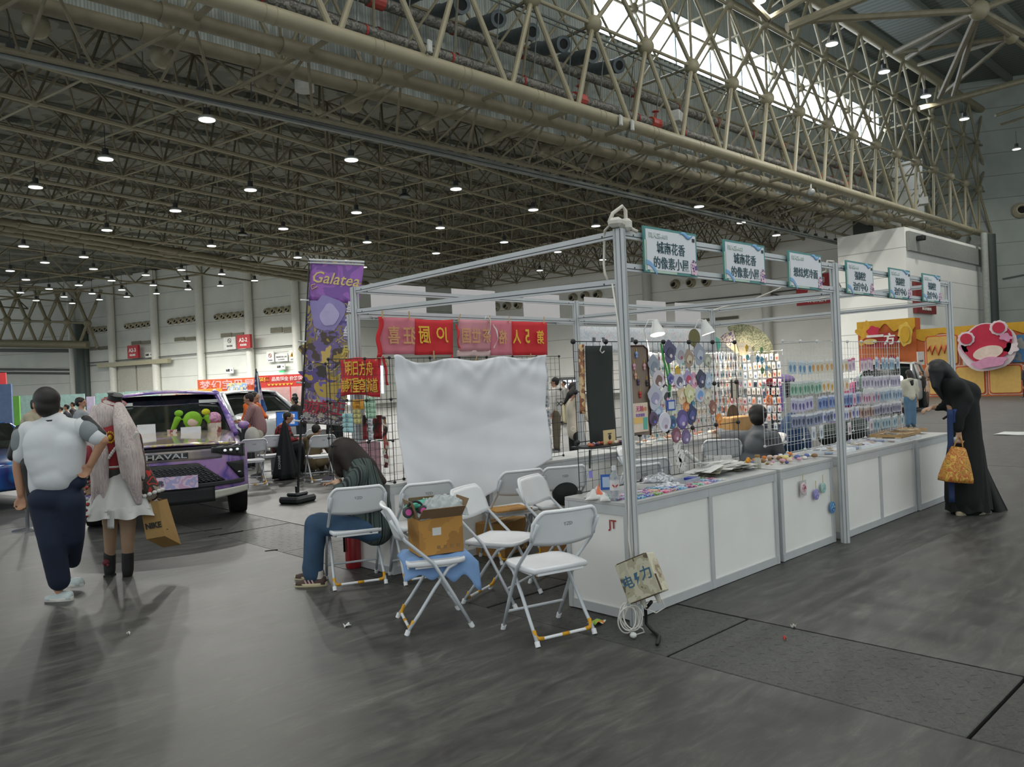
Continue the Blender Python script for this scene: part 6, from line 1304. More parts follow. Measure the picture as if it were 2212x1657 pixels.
def skirt(c, r0, r1, z0, z1, fl, n_=120, sq=.8):
    mb = MB(); rs = []
    for k in range(9):
        q = k/8; R_ = r0+(r1-r0)*q**.8
        rs.append([Vector((c.x, c.y, z0+(z1-z0)*q))+RT*(R_*math.cos(a)*(1+fl*q*math.sin(a*11)))+FW*(R_*sq*math.sin(a)*(1+fl*q*math.sin(a*11)))+UZ*(.012*q*math.sin(a*7)) for a in [2*math.pi*i/n_ for i in range(n_)]])
    mb.loft(rs, True, False); return mb
c = J(262, 1040); s_ = skirt(c, .12, .30, c.z+.10, J(262, 1098).z, .085); o = obj('skirt', s_, SKW, t, True)
c2 = J(265, 1090); mb = skirt(Vector((c2.x, c2.y, 0)), .285, .325, J(265, 1088).z, J(265, 1112).z, .10, 160); obj('skirt_frill', mb, SKW, t, True)
mb = MB(); mb.sheet(lambda u, v: J(232+14*u, 1100+42*v, -.27)+FW*.01*math.sin(u*9), 4, 8, .004); obj('apron_ribbon', mb, SKW, t, True)
BS = mixmat(['2b2622', 'a32a24', '2b2622', '3a322c', '8a7f74'], 14, 'noise', .8, detail=1)
blob('bell_sleeve', [('c', J(291, 945), J(300, 1000), .06, .06), ('c', J(300, 1000), J(322, 1060), .06, .10)], BS, t, .013)
blob('bell_sleeve', [('c', J(208, 942), J(195, 1000), .055, .05), ('c', J(195, 1000), J(188, 1040), .05, .06)], BS, t, .013)
mb = MB(); c = J(324, 1068)
for i in range(16): a = 2*math.pi*i/16; mb.ball(c+RT*(.105*math.cos(a))+FW*(.10*math.sin(a))+UZ*(.035*math.cos(a)), (.022, .022, .018), 8, 5)
obj('sleeve_frill', mb, SKW, t, True)
for px, d in ((237, .05), (276, 0)):
    blob('boot', [('c', J(px, 1196, d), J(px, 1232, d), .052, .05), ('c', J(px, 1238, d)+UZ*0, J(px-2, 1240, d+.13)-UZ*.0, .045, .035)], mat('161514', .7), t, .012)
mb = MB(); mb.box(J(237, 1237, .03)-UZ*.03, (.07, .09, .03), rotz(A1-math.pi/2)); mb.box(J(276, 1245)-UZ*.02, (.07, .09, .04), rotz(A1-math.pi/2)); obj('boot_heel', mb, BLK, t)
mb = MB(); mb.ball(J(229, 1215, -.02), (.03, .03, .03)); mb.ball(J(233, 1221, -.05), (.012, .012, .014)); obj('boot_bow', mb, mat('6a2430', .7), t, True)
# paper carrier bag
t = thing('paper_bag', 'brown paper carrier bag with black lettering hanging from the cosplayer’s hand', 'bag', P(335, 1135, 6.9)); D_ = 6.88
def Q(px, py, d=0): return P(px, py, D_+d)
KR = mat('9a7a48', .75, var=.05)
mb = MB(); a, b, c, d = Q(301, 1086), Q(341, 1083), Q(356, 1158, -.03), Q(316, 1165, -.03); bk_ = FW*.16+RT*.02
a2, b2, c2, d2 = a+bk_*.25, b+bk_*.25, Q(370, 1186, .10), Q(334, 1192, .10)
v = [a, b, c, d, a+bk_*.9, b+bk_*.9, c+bk_+RT*.05-UZ*.11, d+bk_+RT*.05-UZ*.11]
mb.add(v, [(0, 3, 2, 1), (4, 5, 6, 7), (0, 4, 7, 3), (1, 2, 6, 5), (3, 7, 6, 2)]); obj('bag_body', mb, KR, t)
mb = MB(); uu_ = (c-d).normalized(); vv_ = (a-d).normalized(); cc = (a+b+c+d)/4; text_mb(mb, 'NIKE', cc-vv_*.05-FW*.006+uu_*.005, uu_, vv_, .052, .002, .04, .95); obj('lettering', mb, BLK, t)
mb = MB(); rt_ = (b+c)/2+RT*.04+UZ*-.07; mb.plate([(-.03, .0), (.02, -.022), (.045, .03), (.018, -.008)], (c+(b-c)*.25)+bk_*.35+RT*.012-UZ*.02, bk_.normalized(), vv_, .002); obj('tick_mark', mb, BLK, t)
mb = MB(); mb.pipe([(a+b)/2-RT*.03, Q(322, 1072), (a+b)/2+RT*.03], .004); mb.pipe([(a+b)/2-RT*.03+bk_*.9, Q(322, 1072), (a+b)/2+RT*.03+bk_*.9], .004); obj('bag_handle', mb, KR, t, True)
t = thing('red_shoulder_bag', 'red bag with little charms between the walking man and the cosplayer', 'bag', P(188, 1000, 6.8)); blob('bag_body', [('e', P(188, 985, 6.75), (.05, .05, .1))], mat('8a2430', .6), t, .015); mb = MB(); [mb.ball(P(186+rnd.uniform(-6, 6), 1030+i*12, 6.7), .018, 8, 5) for i in range(9)]; obj('charm', mb, mixmat(['b5b9b5', '2c2f2f', 'a8322c', 'c9c9c4'], 20, 'noise', .5), t, True)
# --- seated girl ---
t, J = person('person in dark striped sweater and jeans bent over a phone on a folding chair', 6.42, (690, 1262))
fd_ = -RT*.75-UZ*.75
pr, R, r, f, u, ft = head(J(742, 990), fd_, up=UZ*.7-RT*.7, par=t, s=.98)
pr += [('c', J(752, 990), J(772, 1005), .05, .055), ('c', J(775, 1012), J(808, 1110), .11, .12), ('e', J(808, 1135), (.15, .14, .1)), ('c', J(778, 1018, -.12), J(732, 1068, -.16), .045, .04), ('c', J(732, 1068, -.16), J(728, 1042, -.12), .036, .028), ('c', J(790, 1018, .14), J(745, 1062, .12), .045, .04), ('c', J(745, 1062, .12), J(732, 1040, .0), .036, .027)]
pr += hand(J, J(728, 1040, -.10), -RT+UZ*.1, curl=.7, s=.9, side=FW)+hand(J, J(732, 1038, .0), -RT, curl=.7, s=.9, side=FW)
blob('body', pr, SKL, t, .009); ft()
blob('hair', [('e', J(741, 975), (.115, .115, .12)), ('c', J(735, 980), J(738, 1018), .10, .055), ('c', J(750, 970), J(795, 1010), .095, .08), ('c', J(795, 1010), J(828, 1040), .07, .03), ('c', J(745, 985, -.05), J(757, 1015, -.08), .07, .04), ('c', J(722, 985, -.03), J(730, 1020, -.04), .035, .02)], HRB, t, .012)
STR = mixmat(['151918', '5a6865', '1a1e1d', '46524f'], 6.5, 'wave', .9, distort=.6, vec=(.6, .6, 2.0))
blob('striped_sweater', [('c', J(778, 1018), J(805, 1090), .145, .15), ('c', J(805, 1090), J(812, 1140), .15, .15), ('c', J(780, 1022, -.14), J(733, 1070, -.17), .07, .062), ('c', J(733, 1070, -.17), J(730, 1052, -.13), .055, .042), ('c', J(790, 1020, .14), J(747, 1064, .12), .065, .055), ('c', J(747, 1064, .12), J(737, 1048, .03), .05, .04), ('c', J(800, 1140), J(765, 1122), .13, .09)], STR, t, .012)
JN = mat('35506c', .85, var=.16, scale=5, bump=.8)
blob('jeans', [('e', J(805, 1148), (.15, .16, .09)), ('c', J(795, 1142, -.08), J(680, 1132, -.10), .095, .085), ('c', J(680, 1135, -.10), J(676, 1238, -.10), .085, .082), ('c', J(795, 1142, .08), J(690, 1128, .10), .095, .085), ('c', J(690, 1130, .10), J(672, 1228, .12), .083, .078)], JN, t, .013)
BRW = mat('4d3c36', .8)
for hx, tx, y_, d_ in ((704, 640, 1268, -.12), (700, 640, 1256, .12)):
    a = J(hx, y_, d_); b = J(tx, y_+2, d_); a.z = b.z = 0; s_ = shoe(t, a, b, BRW, mat('c9bd9a', .6), .043)
    d = (b-a).normalized(); n_ = Vector((d.y, -d.x, 0)); n_ = n_ if n_.dot(FW) < 0 else -n_
    mb = MB()
    for i in range(3): q = a+d*(.085+i*.028)+n_*.043; mb.plate([(-.006, .02), (.006, .02), (.022, .058), (.010, .058)], q, d, UZ, .004)
    obj('shoe_stripes', mb, mat('c9a5a8', .6), s_)
    mb = MB(); mb.tube(a+d*.05+UZ*.06, a+d*.05+UZ*.12, .036, .036, 12); obj('sock', mb, mat('c5bdb5', .8), t, 'auto')
c = J(708, 1035, -.08); t2 = thing('phone', 'phone held by the bent-over seated person', 'phone', c); mb = MB(); mb.box(c, (.085, .14, .009), Matrix.Rotation(.15, 3, RT) @ rotz(A1-math.pi/2), .003); obj('phone_body', mb, mat('b9bcc0', .3), t2); mb = MB(); mb.box(c+UZ*.006, (.078, .13, .002), Matrix.Rotation(.15, 3, RT) @ rotz(A1-math.pi/2)); obj('screen', mb, mat('2a2c30', .2), t2)
# --- black-robed woman ---
t, J = person('person in long black robe leaning over the far counter, holding an orange bag', 8.11, (2092, 1104))
pr, R, r, f, u, ft = head(J(2020, 806), -RT*.85-UZ*.55+FW*.2, up=UZ*.85-RT*.5, par=t)
pr += [('c', J(2028, 815), J(2045, 828), .05, .055), ('c', J(2060, 852), J(2078, 900), .10, .11), ('c', J(2048, 850, .1), J(2048, 876, .1), .045, .04), ('c', J(2048, 876, .1), J(2014, 880, .1), .035, .026), ('c', J(2078, 850, -.1), J(2070, 900, -.14), .045, .04), ('c', J(2070, 900, -.14), J(2071, 936, -.16), .035, .027), ('c', J(2080, 960), J(2082, 1085), .1, .08)]
pr += hand(J, J(2014, 880, .1), -RT*1-UZ*.2, curl=.7, s=.95, side=FW)+hand(J, J(2071, 936, -.16), -UZ, curl=1.3, s=.95, side=RT)
blob('body', pr, SKL, t, .010); ft()
blob('hair', [('e', J(2026, 798), (.105, .11, .11)), ('c', J(2022, 800, -.03), J(2024, 838, -.05), .085, .04), ('c', J(2024, 838, -.05), J(2036, 862, -.05), .04, .015), ('c', J(2036, 800), J(2062, 826), .09, .07), ('c', J(2062, 826), J(2074, 850), .06, .03), ('c', J(2014, 812, -.05), J(2016, 838, -.07), .03, .015)], mat('15181a', .5), t, .012)
RB = mat('090e0f', .85, var=.12, scale=4., bump=.5)
blob('robe', [('c', J(2066, 840, -.06), J(2080, 862, -.12), .11, .10), ('c', J(2080, 862, -.12), J(2074, 890, -.15), .09, .075), ('c', J(2038, 824), J(2056, 838), .075, .13), ('c', J(2044, 826, .1), J(2066, 836, -.14), .08, .09), ('c', J(2060, 832), J(2090, 850), .1, .13), ('c', J(2052, 838), J(2080, 870), .13, .15), ('c', J(2080, 870), J(2086, 930), .15, .15), ('c', J(2086, 930), J(2084, 1010), .15, .19), ('c', J(2084, 1010), J(2086, 1080), .19, .20), ('c', J(2050, 845, .1), J(2048, 876, .1), .07, .06), ('c', J(2048, 876, .1), J(2024, 881, .1), .05, .04), ('c', J(2080, 850, -.12), J(2070, 900, -.16), .075, .065), ('c', J(2070, 900, -.16), J(2070, 925, -.16), .06, .055)], RB, t, .016)
c_ = J(2086, 960); mb = skirt(Vector((c_.x, c_.y, 0)), .16, .215, J(2086, 950).z, .035, .055, 130, .9); obj('robe_skirt', mb, RB, t, True)
mb = MB(); mb.sheet(lambda u, v: J(2104+20*u+(2140-2104+30*u)*v**1.1+v*4, 960+30*u+(146-28*u*0)*v, .02-.05*math.sin(u*5)), 10, 20, .02); obj('robe_train', mb, RB, t, True)
mb = MB(); mb.sheet(lambda u, v: J(2046+12*u+4*v, 885+200*v, -.2+.01*math.sin(v*9)), 4, 16, .012); obj('blue_lining', mb, mat('16305c', .7), t, True)
mb = MB(); mb.sheet(lambda u, v: J(2060+6*u, 884+30*v, -.18), 3, 6, .02); obj('robe_sash', mb, mat('1c3a78', .7), t, True)
for a_, b_ in (((2088, 1100), (2068, 1101)), ((2124, 1096), (2100, 1098))): a = J(*a_, -.05); b = J(*b_, -.1); a.z = b.z = 0; shoe(t, a, b, mat('b9a98c', .7), mat('b5ab94', .7), .045)
c = J(2040, 895, .05); mb = MB(); mb.tube(J(2037, 905, .0), J(2056, 893, .0), .012, n=8); single('folded_fan', mb, BLK, 'short black folded fan at the waist of the robed person', 'fan', None, False, c)
t = thing('orange_bag', 'orange and yellow patterned bag held by the black-robed person', 'bag', J(2066, 1005, -.22)); rs = []
for py, w0, w1, dd in ((1040, 2031, 2096, .11), (1030, 2033, 2096, .115), (1000, 2042, 2091, .09), (968, 2055, 2084, .05), (964, 2057, 2082, .03)):
    a = J(w0, py-(2 if py > 1020 else 0), -.24); b = J(w1, py+3, -.24); c = (a+b)/2; hw = (b-a).length/2; rs.append([c+(b-a).normalized()*(hw*math.copysign(abs(math.cos(q))**.5, math.cos(q)))+FW*(dd*math.copysign(abs(math.sin(q))**.6, math.sin(q))) for q in [2*math.pi*i/20 for i in range(20)]])
mb = MB(); mb.loft(rs); obj('bag_body', mb, mixmat(['a8782f', 'c28f38', 'b5602f', 'd0a84a', '9c6a2a'], 16, 'noise', .6, distort=1), t, True); mb = MB()
for d in (-.03, .03): mb.pipe([J(2060, 968, -.24+d), J(2066, 950, -.20+d/2), J(2072, 944, -.18), J(2078, 952, -.20+d/2), J(2080, 968, -.24+d)], .007, 6)
obj('bag_handle', mb, mat('a8782f', .6), t, True)
mb = MB(); c = J(2064, 951, -.17); mb.ball(c, (.035, .03, .035)); single('white_purse', mb, mat('b5b8b8', .4), 'small round white purse beside the handles of the orange bag', 'purse', None, True, c)
# --- grey hoodie ---
t, J = person('person in grey hoodie seated with back to us inside the booth', 9.0, (1640, 990))
pr, R, r, f, u, ft = head(J(1637, 900), FW, par=t, s=1.05); pr += [('c', J(1637, 910), J(1637, 928), .05, .05), ('c', J(1637, 965), J(1630, 1000), .11, .12), ('c', J(1600, 945), J(1565, 938, .1), .045, .04), ('c', J(1565, 938, .1), J(1552, 930, .3), .036, .028), ('c', J(1668, 945), J(1680, 975), .045, .04), ('c', J(1680, 975), J(1668, 985, .3), .036, .03), ('c', J(1620, 1000), J(1615, 1000, .4), .09, .07), ('c', J(1650, 1000), J(1655, 1000, .4), .09, .07)]
pr += hand(J, J(1552, 930, .3), FW, curl=.6, side=RT)+hand(J, J(1668, 985, .3), FW, side=RT)
blob('body', pr, SKN, t, .012); ft(); blob('hair', [('e', J(1637, 893), (.10, .11, .105)), ('e', J(1637, 903, -.02), (.095, .09, .09))], HR, t, .014)
HG = mat('6a6d70', .9, var=.08, scale=5., bump=.8)
blob('hoodie', [('c', J(1606, 945), J(1666, 945), .085, .085), ('c', J(1637, 930), J(1637, 950), .085, .12), ('e', J(1636, 962), (.225, .15, .17)), ('e', J(1632, 995), (.22, .17, .15)), ('c', J(1600, 945), J(1566, 940, .1), .085, .065), ('c', J(1566, 940, .1), J(1555, 932, .26), .06, .045), ('c', J(1670, 945), J(1684, 978), .085, .07), ('c', J(1684, 978), J(1672, 986, .25), .065, .05), ('e', J(1640, 938, -.06), (.13, .09, .055)), ('e', J(1652, 945, -.1), (.09, .06, .05))], HG, t, .015)
blob('trousers', [('c', J(1620, 1005), J(1615, 1005, .4), .10, .09), ('c', J(1650, 1005), J(1655, 1005, .4), .10, .09), ('c', J(1615, 1005, .4), J(1615, 1040, .45), .08, .06), ('c', J(1655, 1005, .4), J(1655, 1040, .45), .08, .06)], mat('25282c', .9), t, .02)
# --- generic standing / sitting people farther off ---
def stander(lab, px, top, D, face, top_m, leg_m, hair_m=HR, hair='short', h=None, grp=None, bend=0., arm=0., vox=.02, long_=False, legs=True, hood=None, sit=False):
    """face: direction in degrees, 0 = to the right of the picture, 90 = away, 180 = left"""
    hd = P(px, top, D); H_ = hd.z; k = H_/1.7 if not sit else .95; b = Vector((hd.x, hd.y, 0)); t = thing('person', lab, 'person', b, grp)
    a = math.radians(face); f = RT*math.cos(a)+FW*math.sin(a); r = f.cross(UZ).normalized()
    def A(x, y, z): return b+r*(x*k)+f*(y*k)+UZ*((z*k) if not sit else (H_-(1.70-z)*k))
    hc = A(0, bend*.5, 1.59-bend*.08); pr, R, rr, ff, uu, ft = head(hc, f-UZ*(bend*.9), par=t, s=k)
    pr += [('c', A(0, bend*.4, 1.50-bend*.06), A(0, bend*.3, 1.42-bend*.04), .05*k, .06*k), ('c', A(0, bend*.25, 1.35), A(0, 0, 1.0), .12*k, .12*k)]
    hips = A(0, 0, .95)
    if sit: pr += [('c', A(-.1, 0, .93), A(-.1, .4, .95), .08*k, .07*k), ('c', A(.1, 0, .93), A(.1, .4, .95), .08*k, .07*k)]
    else: pr += [('c', A(-.09, 0, .9), A(-.1, .02, .48), .085*k, .06*k), ('c', A(-.1, .02, .48), A(-.1, -.02, .08), .055*k, .04*k), ('c', A(.09, 0, .9), A(.1, .05, .48), .085*k, .06*k), ('c', A(.1, .05, .48), A(.1, .04, .08), .055*k, .04*k)]
    el = {}
    for s in (-1, 1):
        sh_, e_, w_ = A(s*.19, bend*.25, 1.38), A(s*.24, .02+arm*.1+bend*.3, 1.12), (A(s*.15, .25+bend*.3, 1.12) if arm else A(s*.25, .06, .88)); el[s] = (sh_, e_, w_)
        pr += [('c', sh_, e_, .045*k, .038*k), ('c', e_, w_, .036*k, .026*k)]+hand(None, w_, (w_-e_), s=k, curl=.7)
    blob('body', pr, SKN, t, max(.012, vox*.7)); ft()
    if long_: blob('hair', [('e', hc+UZ*.03, (.10*k, .10*k, .10*k)), ('c', hc-f*.04, hc-f*.10-UZ*.30*k, .09*k, .06*k)], hair_m, t, vox)
    else: blob('hair', [('e', hc+UZ*.035*k-ff*.012, (.086*k, .1*k, .085*k), R), ('e', hc-ff*.045*k+UZ*.0, (.078*k, .055*k, .085*k), R)], hair_m, t, vox)
    tp_ = [('c', A(0, bend*.25, 1.30), A(0, bend*.05, 1.08), .155*k, .15*k), ('c', A(0, 0, 1.08), A(0, 0, .93), .15*k, .155*k)]+[('c', A(-.15, bend*.25, 1.38), A(.15, bend*.25, 1.38), .07*k, .07*k)]
    for s in (-1, 1): tp_ += [('c', el[s][0], el[s][1], .07*k, .06*k)]+([('c', el[s][1], el[s][1].lerp(el[s][2], .9), .055*k, .042*k)] if hood != 'short' else [])
    tp_ += [('c', A(0, bend*.33, 1.42), A(-.13, bend*.28, 1.37), .068*k, .065*k), ('c', A(0, bend*.33, 1.42), A(.13, bend*.28, 1.37), .068*k, .065*k), ('e', A(0, bend*.2, 1.25), (.17*k, .13*k, .2*k))]
    if hood == 'hood': tp_ += [('e', A(0, bend*.3-.08, 1.44), (.12*k, .09*k, .06*k))]
    blob('jacket' if hood != 'short' else 'shirt', tp_, top_m, t, vox)
    if sit: blob('trousers', [('c', A(-.1, 0, .93), A(-.1, .4, .95), .10*k, .09*k), ('c', A(.1, 0, .93), A(.1, .4, .95), .10*k, .09*k), ('c', A(-.1, .4, .95), b+r*(-.1)+f*.42+UZ*.1, .085*k, .07*k), ('c', A(.1, .4, .95), b+r*.1+f*.42+UZ*.1, .085*k, .07*k)], leg_m, t, vox)
    elif legs: blob('trousers', [('e', A(0, 0, .92), (.15*k, .13*k, .1*k)), ('c', A(-.09, 0, .88), A(-.1, .0, .12), .10*k, .08*k), ('c', A(.09, 0, .88), A(.1, .04, .12), .10*k, .08*k)], leg_m, t, vox)
    for s, y0 in ((-1, 0), (1, .04)):
        if sit: h0 = b+r*(s*.1)+f*.40
        else: h0 = A(s*.1, y0-.07, 0)
        h0.z = 0; shoe(t, h0, h0+f*.25*k, mat('35363a', .7), mat('b5b5b0', .7), .04*k)
    return t, A
stander('person in black jacket with red scarf standing behind the lit grid, facing left', 1673, 797, 18., 175, mat('171b1b', .85), mat('2a3036', .9)); q = P(1664, 815, 17.9); 
mb = MB(); mb.ball(P(1664, 826, 17.85), (.12, .12, .10)); single('red_scarf', mb, mat('8c1f28', .8), 'red scarf round the neck of the black-jacketed person', 'scarf', None, True, q)
mb = MB(); mb.ball(P(1662, 866, 17.6), (.10, .10, .14)); single('orange_bundle', mb, mat('e8742a', .7), 'bright orange bundle held by the black-jacketed person', 'bundle', None, True, P(1662, 866, 17.6)); mb = MB(); mb.ball(P(1666, 882, 17.6), (.13, .1, .09)); single('white_glove', mb, mat('c2bdbb', .7), 'pale bundle under the orange one by the lit grid', 'bundle', None, True, P(1666, 882, 17.6))
t, A = stander('person in white printed hoodie and olive trousers right of the white cloth', 1198, 815, 17.2, 165, mat('cfcbc4', .85), mat('6a6150', .9), hood='hood')
mb = MB(); c = A(.0, -.17, 1.2); text_mb(mb, 'XX', P(1212, 872, 17.0), RT, UZ, .09, .004, .02); text_mb(mb, 'Kommons', P(1209, 861, 17.0), RT, UZ, .04, .004, .0, 1.2); obj('printed_mark', mb, BLK, t)
t, A = stander('person in cream tee with long dark braid, half hidden by the black grid post', 1241, 826, 11., 20, mat('c9bfae', .85), mat('1d2020', .9), HR, hood='short', arm=1., vox=.018); blob('braid', [('c', P(1244, 838, 10.9), P(1230, 852, 10.8), .05, .045), ('c', P(1230, 852, 10.8), P(1219, 872, 10.8), .04, .02)], HR, t, .014); mb = MB(); mb.pipe([P(1238+5*math.cos(a_), 927+5*math.sin(a_), 10.75) for a_ in [i/10*6.28 for i in range(11)]], .006, 5); obj('bracelet', mb, mat('c9c6bc', .3), t)
stander('person in grey top far back near the bright doorway', 1217, 823, 27., 200, mat('8d8c85', .85), mat('b5ab8c', .9), vox=.03)
mb = MB(); c = P(1236, 845, 25.); mb.ball(c, (.15, .15, .3)); single('pink_backpack', mb, mat('b57a84', .8), 'dusty pink bag beside the braid of the cream-tee person', 'bag', None, True, c)
stander('person in white hooded coat and blue jeans, back to us, behind the far white grid', 1963, 800, 19.2, 95, mat('c9c6b4', .85), mat('5a7a94', .9), HR, long_=True, hood='hood', vox=.025)
stander('dark-haired person far behind the white-hooded one', 1990, 800, 27, 190, mat('3a3530', .85), mat('2a2a2c', .9), vox=.03)
stander('person in black coat cut by the right edge of the picture', 2215, 786, 31., 180, mat('14181a', .85), mat('14181a', .9), vox=.03)
S_ = mixmat(['b58a86', '5d3a42', 'c9a8a0', '6a4650'], 16, 'wave', .85, vec=(1, 1, 0), distort=.3)
t, A = stander('person in red and cream striped shirt and pale wide trousers beside the purple car', 556, 847, 14.7, 188, S_, mat('a9a698', .9), mat('1f1512', .7), bend=.35, arm=1., hood='short')
stander('person in orange top standing behind the striped-shirt person', 533, 845, 16.3, -20, mat('d8641f', .85), mat('2a2c30', .9), bend=.45, arm=1)
stander('person in red and black jacket seated by the glowing monitor', 600, 888, 14.9, 10, mixmat(['a8302c', '1d1a1c', '8c2a2a', '2a1c1e'], 6, 'noise', .8), mat('1c1e22', .9), sit=True, hood='x', bend=.4, arm=1)
stander('person in brown coat seated with back to us beyond the flag pole', 672, 915, 14.6, 70, mat('5e5038', .9), mat('5e5038', .9), sit=True, bend=.35, arm=1, hood='hood')
t, A = stander('dark-clothed standing figure partly hidden by the bottom of the flag banner', 724, 862, 15.2, 150, mat('1a1b1e', .9), mat('15161a', .9))
stander('person with glasses and cream jacket at the blue car, behind the walking man', 55, 860, 13., 10, mat('a39c84', .85), mat('3a3a3a', .9), bend=.35, arm=1)
stander('person in grey tee standing left of the cosplayer, looking right', 174, 858, 15., 10, mat('8d9296', .85), mat('33363a', .9), hood='short')
for px, py, D, lab, c in ((143, 873, 24, 'person in navy top in the far crowd beside the walking man', '1f2530'), (157, 868, 28, 'person in dark top in the far crowd, left of the grey-tee person', '2a2526'), (131, 878, 27, 'person in pale top in the far crowd, nearest the walking man', '9aa0a3')): stander(lab, px, py, D, 200, mat(c, .85), mat('2a2c30', .9), vox=.03)
stander('person in dark coat stooping beside the white SUV behind the flag pole', 648, 853, 19, 160, mat('23211f', .85), mat('2a2c30', .9), bend=.4, arm=1, vox=.025)
stander('person in cream top behind the white SUV near the pink booth wall', 636, 849, 24, 150, mat('b5ac98', .85), mat('3a3a3a', .9), vox=.03)
# ================= CARS =================
GLS = mat('0e1514', .06, coat=1., var=0); TIRE = mat('141414', .85); CHR = mat('c9cccf', .15, metal=.9)
def car(lab, o, ax, paint, s=(1., 1., 1.), low=0., art=None, name='car'):
    """o = ground point under the middle of the front axle, ax = unit vector from the viewer's left wheel to the right one; the bonnet points to the viewer"""
    ax = Vector(ax).normalized(); ay = Vector((-ax.y, ax.x, 0)); o = Vector(o); t = thing(name, lab, 'car', o)
    def C(x, y, z): return o+ax*(x*s[0])+ay*(y*s[1])+UZ*(z*s[2])
    def body(st, m_, nm, n=22):
        rs = []
        for y, w_, zb, zt, wt, pw in st:
            r_ = []
            for i in range(n):
                a = 2*math.pi*i/n; c, q = math.cos(a), math.sin(a); hw = w_+(wt-w_)*max(0, q)**1.5
                r_.append(C(hw*math.copysign(abs(c)**pw, c), y, (zb+zt)/2+(zt-zb)/2*math.copysign(abs(q)**pw, q)))
            rs.append(r_)
        mb = MB(); mb.loft(rs); return obj(nm, mb, m_, t, True)
    L = low
    body([(-.88, .40, .32, .90-L, .40, .35), (-.84, .58, .30, .92-L, .56, .35), (-.76, .72, .28, .94-L, .70, .35), (-.62, .84, .27, .97-L, .80, .35), (-.4, .92, .26, 1.0-L, .84, .35), (.1, .95, .26, 1.06-L, .84, .35), (.6, .95, .26, 1.10-L, .86, .35), (1.6, .95, .28, 1.10-L, .88, .3), (3.0, .95, .28, 1.11-L, .88, .3), (3.55, .92, .3, 1.1-L, .84, .35), (3.7, .8, .4, 1.0-L, .75, .4)], paint, 'body_shell')
    # greenhouse: glass, pillars, roof
    gl = [(.42, .86, 1.04-L, .84), (.75, .85, 1.22-L, .82), (1.30, .83, 1.53-L, .70), (1.6, .83, 1.60-L*1.6, .70), (2.6, .83, 1.60-L*1.6, .70), (3.1, .82, 1.52-L*1.6, .68), (3.5, .80, 1.1-L, .78)]
    rs = []
    for y, wb, zt, wt in gl: rs.append([C(-wb, y, 1.0-L), C(-wt, y, zt-.02), C(-wt*.6, y, zt), C(wt*.6, y, zt), C(wt, y, zt-.02), C(wb, y, 1.0-L)])
    mb = MB(); mb.loft(rs); obj('window_glass', mb, GLS, t)
    mb = MB()
    for e in (-1, 1):
        mb.pipe([C(e*.875, .38, 1.03-L), C(e*.80, .85, 1.30-L*1.2), C(e*.715, 1.32, 1.57-L*1.5)], .045, 8); mb.pipe([C(e*.715, 1.32, 1.57-L*1.5), C(e*.70, 2.0, 1.62-L*1.6), C(e*.69, 3.0, 1.57-L*1.6), C(e*.78, 3.5, 1.1-L)], .045, 8); mb.tube(C(e*.86, 1.75, 1.08-L), C(e*.71, 1.75, 1.6-L*1.6), .04)
    obj('roof_pillar', mb, paint, t, True)
    mb = MB(); mb.sheet(lambda u, v: C((u-.5)*1.42*(1-.05*v), 1.28+1.9*v, 1.585-L*1.6+.055*math.sin(math.pi*u)+.03*math.sin(math.pi*v)), 12, 10, .03); obj('roof_panel', mb, paint, t, True)
    for e in (-1, 1):
        for y in (0, 2.74):
            c = C(e*.83, y, .36*1); mb = MB(); k = .36*s[2]; c = C(e*.83, y, .36); mb.lathe(c-ax*(e*.11), [(k*.72, 0), (k*.98, .01), (k, .05), (k, .18), (k*.98, .22), (k*.72, .225)], 28, ax*e); wl = obj('wheel', mb, TIRE, t, 'auto')
            mb = MB(); mb.lathe(c+ax*(e*.09), [(k*.62, 0), (k*.6, .03), (k*.1, .04)], 20, ax*e); obj('wheel_rim', mb, mat('5a5d60', .3, metal=.7), wl, 'auto')
        mb = MB(); mb.ball(C(e*1.03, .95, 1.12-L), (.09, .05, .06)); obj('wing_mirror', mb, paint, t, True)
    yf = lambda x: -.925+.34*(abs(x)/.93)**3
    def fs(nm, x0, x1, zt, zb, off, m_, par=None, n=16, **k):
        zt_ = zt if callable(zt) else (lambda x: zt); zb_ = zb if callable(zb) else (lambda x: zb)
        mb = MB(); mb.sheet(lambda u, v: (lambda x: C(x, yf(x)-off, zt_(x)+(zb_(x)-zt_(x))*v))(x0+(x1-x0)*u), n, 4, .02); return obj(nm, mb, m_, par or t, True, **k)
    return t, C, fs, yf, ay
PURP = mixmat(['5a438a', '7a5aa5', '9a74b5', '5a4a9f', '8f6fb2', 'ab86bd'], 1.8, 'noise', .25, coat=.8, distort=.8)
wl_, wr_ = P(210, 1135, 9.83), P(515, 1105, 10.5); ax = (wr_-wl_); ax.z = 0; mid = (wl_+wr_)/2; mid.z = 0
t, C, fs, yf, ay = car('purple decorated SUV facing us with plush toys on its bonnet', mid, ax, PURP)
fs('front_bumper', -.93, .93, lambda x: .93-.05*abs(x), lambda x: .36+.0*abs(x), .0, PURP)
mb = MB(); mb.sheet(lambda u, v: C((u-.5)*1.62*(1+.04*v), -.86+.26*(abs(2*u-1))**3+1.22*v, .955+.035*math.sin(math.pi*u)+.115*v), 20, 14, .02)
obj('bonnet', mb, mixmat(['6b5a9a', '8f8a9a', 'b5a24a', '9a8fb5', 'cfc05a', '7a6a8a'], 3.2, 'noise', .12, coat=1., distort=1.4), t, True)
fs('bonnet_gap', -.72, .72, .955, .925, .012, BLK)
fs('chrome_band', -.62, .62, .925, .80, .010, mixmat(['8a7d84', '9c8f86', '77707a'], 3, 'noise', .25, coat=.6))
GRM = mat('141516', .4)
